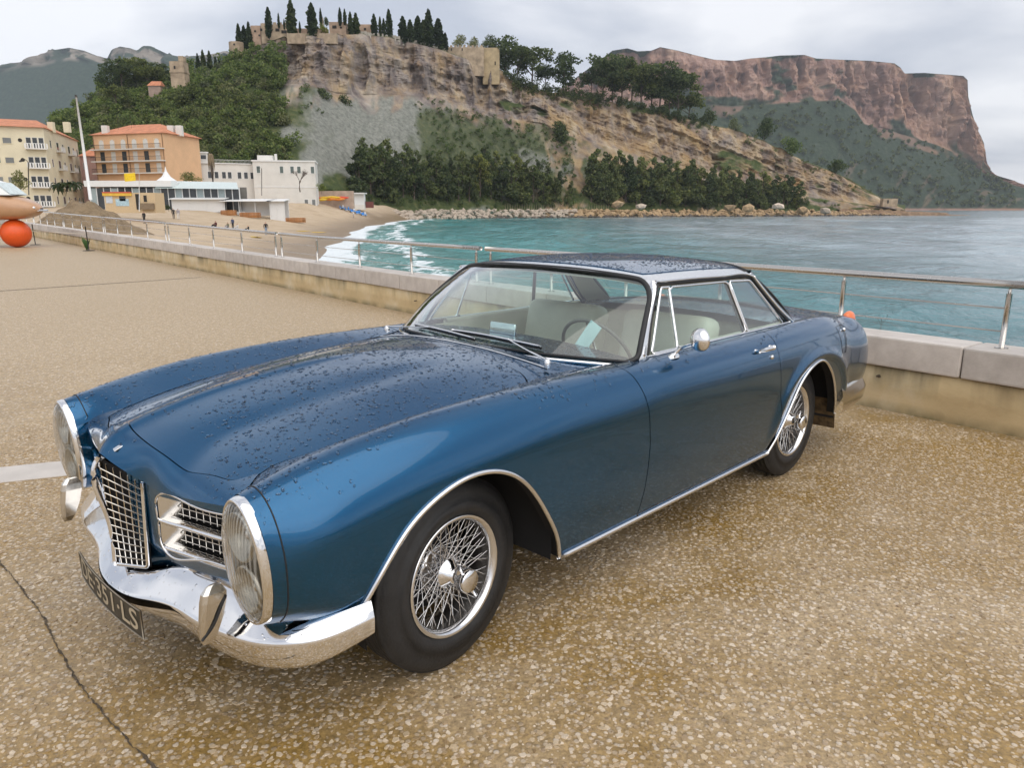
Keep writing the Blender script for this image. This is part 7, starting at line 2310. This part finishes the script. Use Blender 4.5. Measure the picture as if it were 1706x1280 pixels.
rock_mass('tidal_rocks', 'dark wet rocks just above the waterline', P, rg.uniform(.7, 1.9, len(P)) * 1.0, WETR, 3)
# larger single blocks
for i, (u, v_, D, s_, m, lb) in enumerate([(1028, 338, 384, 3.2, RIP_O, 'orange tinted boulder below the left end of the pine belt'), (1215, 342, 418, 3.4, RIP_O, 'squarish ochre block under the middle of the pines'), (1248, 343, 424, 3.6, RIP_O, 'second ochre block right of the squarish one'), (1296, 340, 432, 3.6, RIP, 'tall grey boulder near the right end of the pines'), (1068, 340, 392, 2.8, RIP, 'pale rounded boulder left of the ochre blocks'), (1338, 346, 440, 3.2, RIP_O, 'low ochre slab towards the point'), (1375, 347, 446, 2.8, RIP, 'grey block near the end of the point')]):
    o = obj('boulder', mesh('boulder', *(lambda V, F: (V * s_, F))(*base_r[i]), m, False), loc=at(u, v_ + 4, D - 8)); tag(o, lb, 'boulder', 'large shore boulders')
# low rocky point running out to the right
n = 70
xx_ = np.linspace(0, 1, n); rows = []
for q in xx_:
    u = 1395 + 215 * q; D = 466 + 20 * q
    h = (3.6 * (1 - q) ** .6 + .35) * (1 if q < .86 else .35) if q < .84 else .55 * (1 - (q - .84) / .16) + .12
    h = h + .35 * float(vnoise(q * 30, 2.0)) * (1 - q)
    ctr = at(u, 350, D)
    rows.append([(ctr[0], D - 7, SEA - .6), (ctr[0] + .3, D - 5.5 + float(vnoise(q * 20, 5)) * .8, SEA + h * .5), (ctr[0], D - 4 + float(vnoise(q * 25, 9)), SEA + h), (ctr[0], D + 3, SEA + h), (ctr[0], D + 8, SEA - .6)])
tag(obj('rocky_point', mesh('rocky_point', *grid(np.array(rows), flip=False), M('brown_ledge_rock', (.21, .135, .08), .85, var=.4, vs_=.35, bump=.7, bs=1.2), False)), kind='structure')
# hut ruin on the shore and fence stakes
A = at(1474, 336, 474)
e = empty('stone_hut', tuple(A)); tag(e, 'small roofless stone hut on the point below the headland', 'hut')
part('wall', bbox(-1, 8, 0, 4, -3, 1.9), STONE, e, smooth=False); part('opening', bbox(1.5, 2.5, -.06, .2, -1, 1), HOLE, e, smooth=False)
fe = empty('stake_fence', tuple(at(840, 344, 352))); tag(fe, 'line of thin wooden stakes along the shore terrace', 'fence')
fo = np.array(fe.location)
for k in range(44):
    u = 842 + k * 4.0
    p = at(u, 346 - .01 * k, float(shoreD(u)) + 10) - fo
    part('stake', tube(np.array([p + (0, 0, -.8), p + (rt_.uniform(-.1, .1), 0, rt_.uniform(1.2, 2.2))]), .09, 5), M('grey_stake', (.26, .21, .15), .9) if k == 0 else bpy.data.materials['grey_stake'], fe)

# ================================================================ HAZE
hz = part('haze', bbox(-3200, 3200, -60, 3400, -5.5, 640), None, None, smooth=False)
tag(hz, 'thin sea haze softening the far headland', 'haze', kind='stuff')
hm = bpy.data.materials.new('haze_air'); hm.use_nodes = True
nt = hm.node_tree; nt.nodes.clear()
ho = nt.nodes.new('ShaderNodeOutputMaterial'); hv = nt.nodes.new('ShaderNodeVolumePrincipled')
hv.inputs['Color'].default_value = (.78, .86, .95, 1); hv.inputs['Density'].default_value = .00009; hv.inputs['Anisotropy'].default_value = .2
nt.links.new(hv.outputs[0], ho.inputs['Volume'])
hz.data.materials.clear(); hz.data.materials.append(hm)
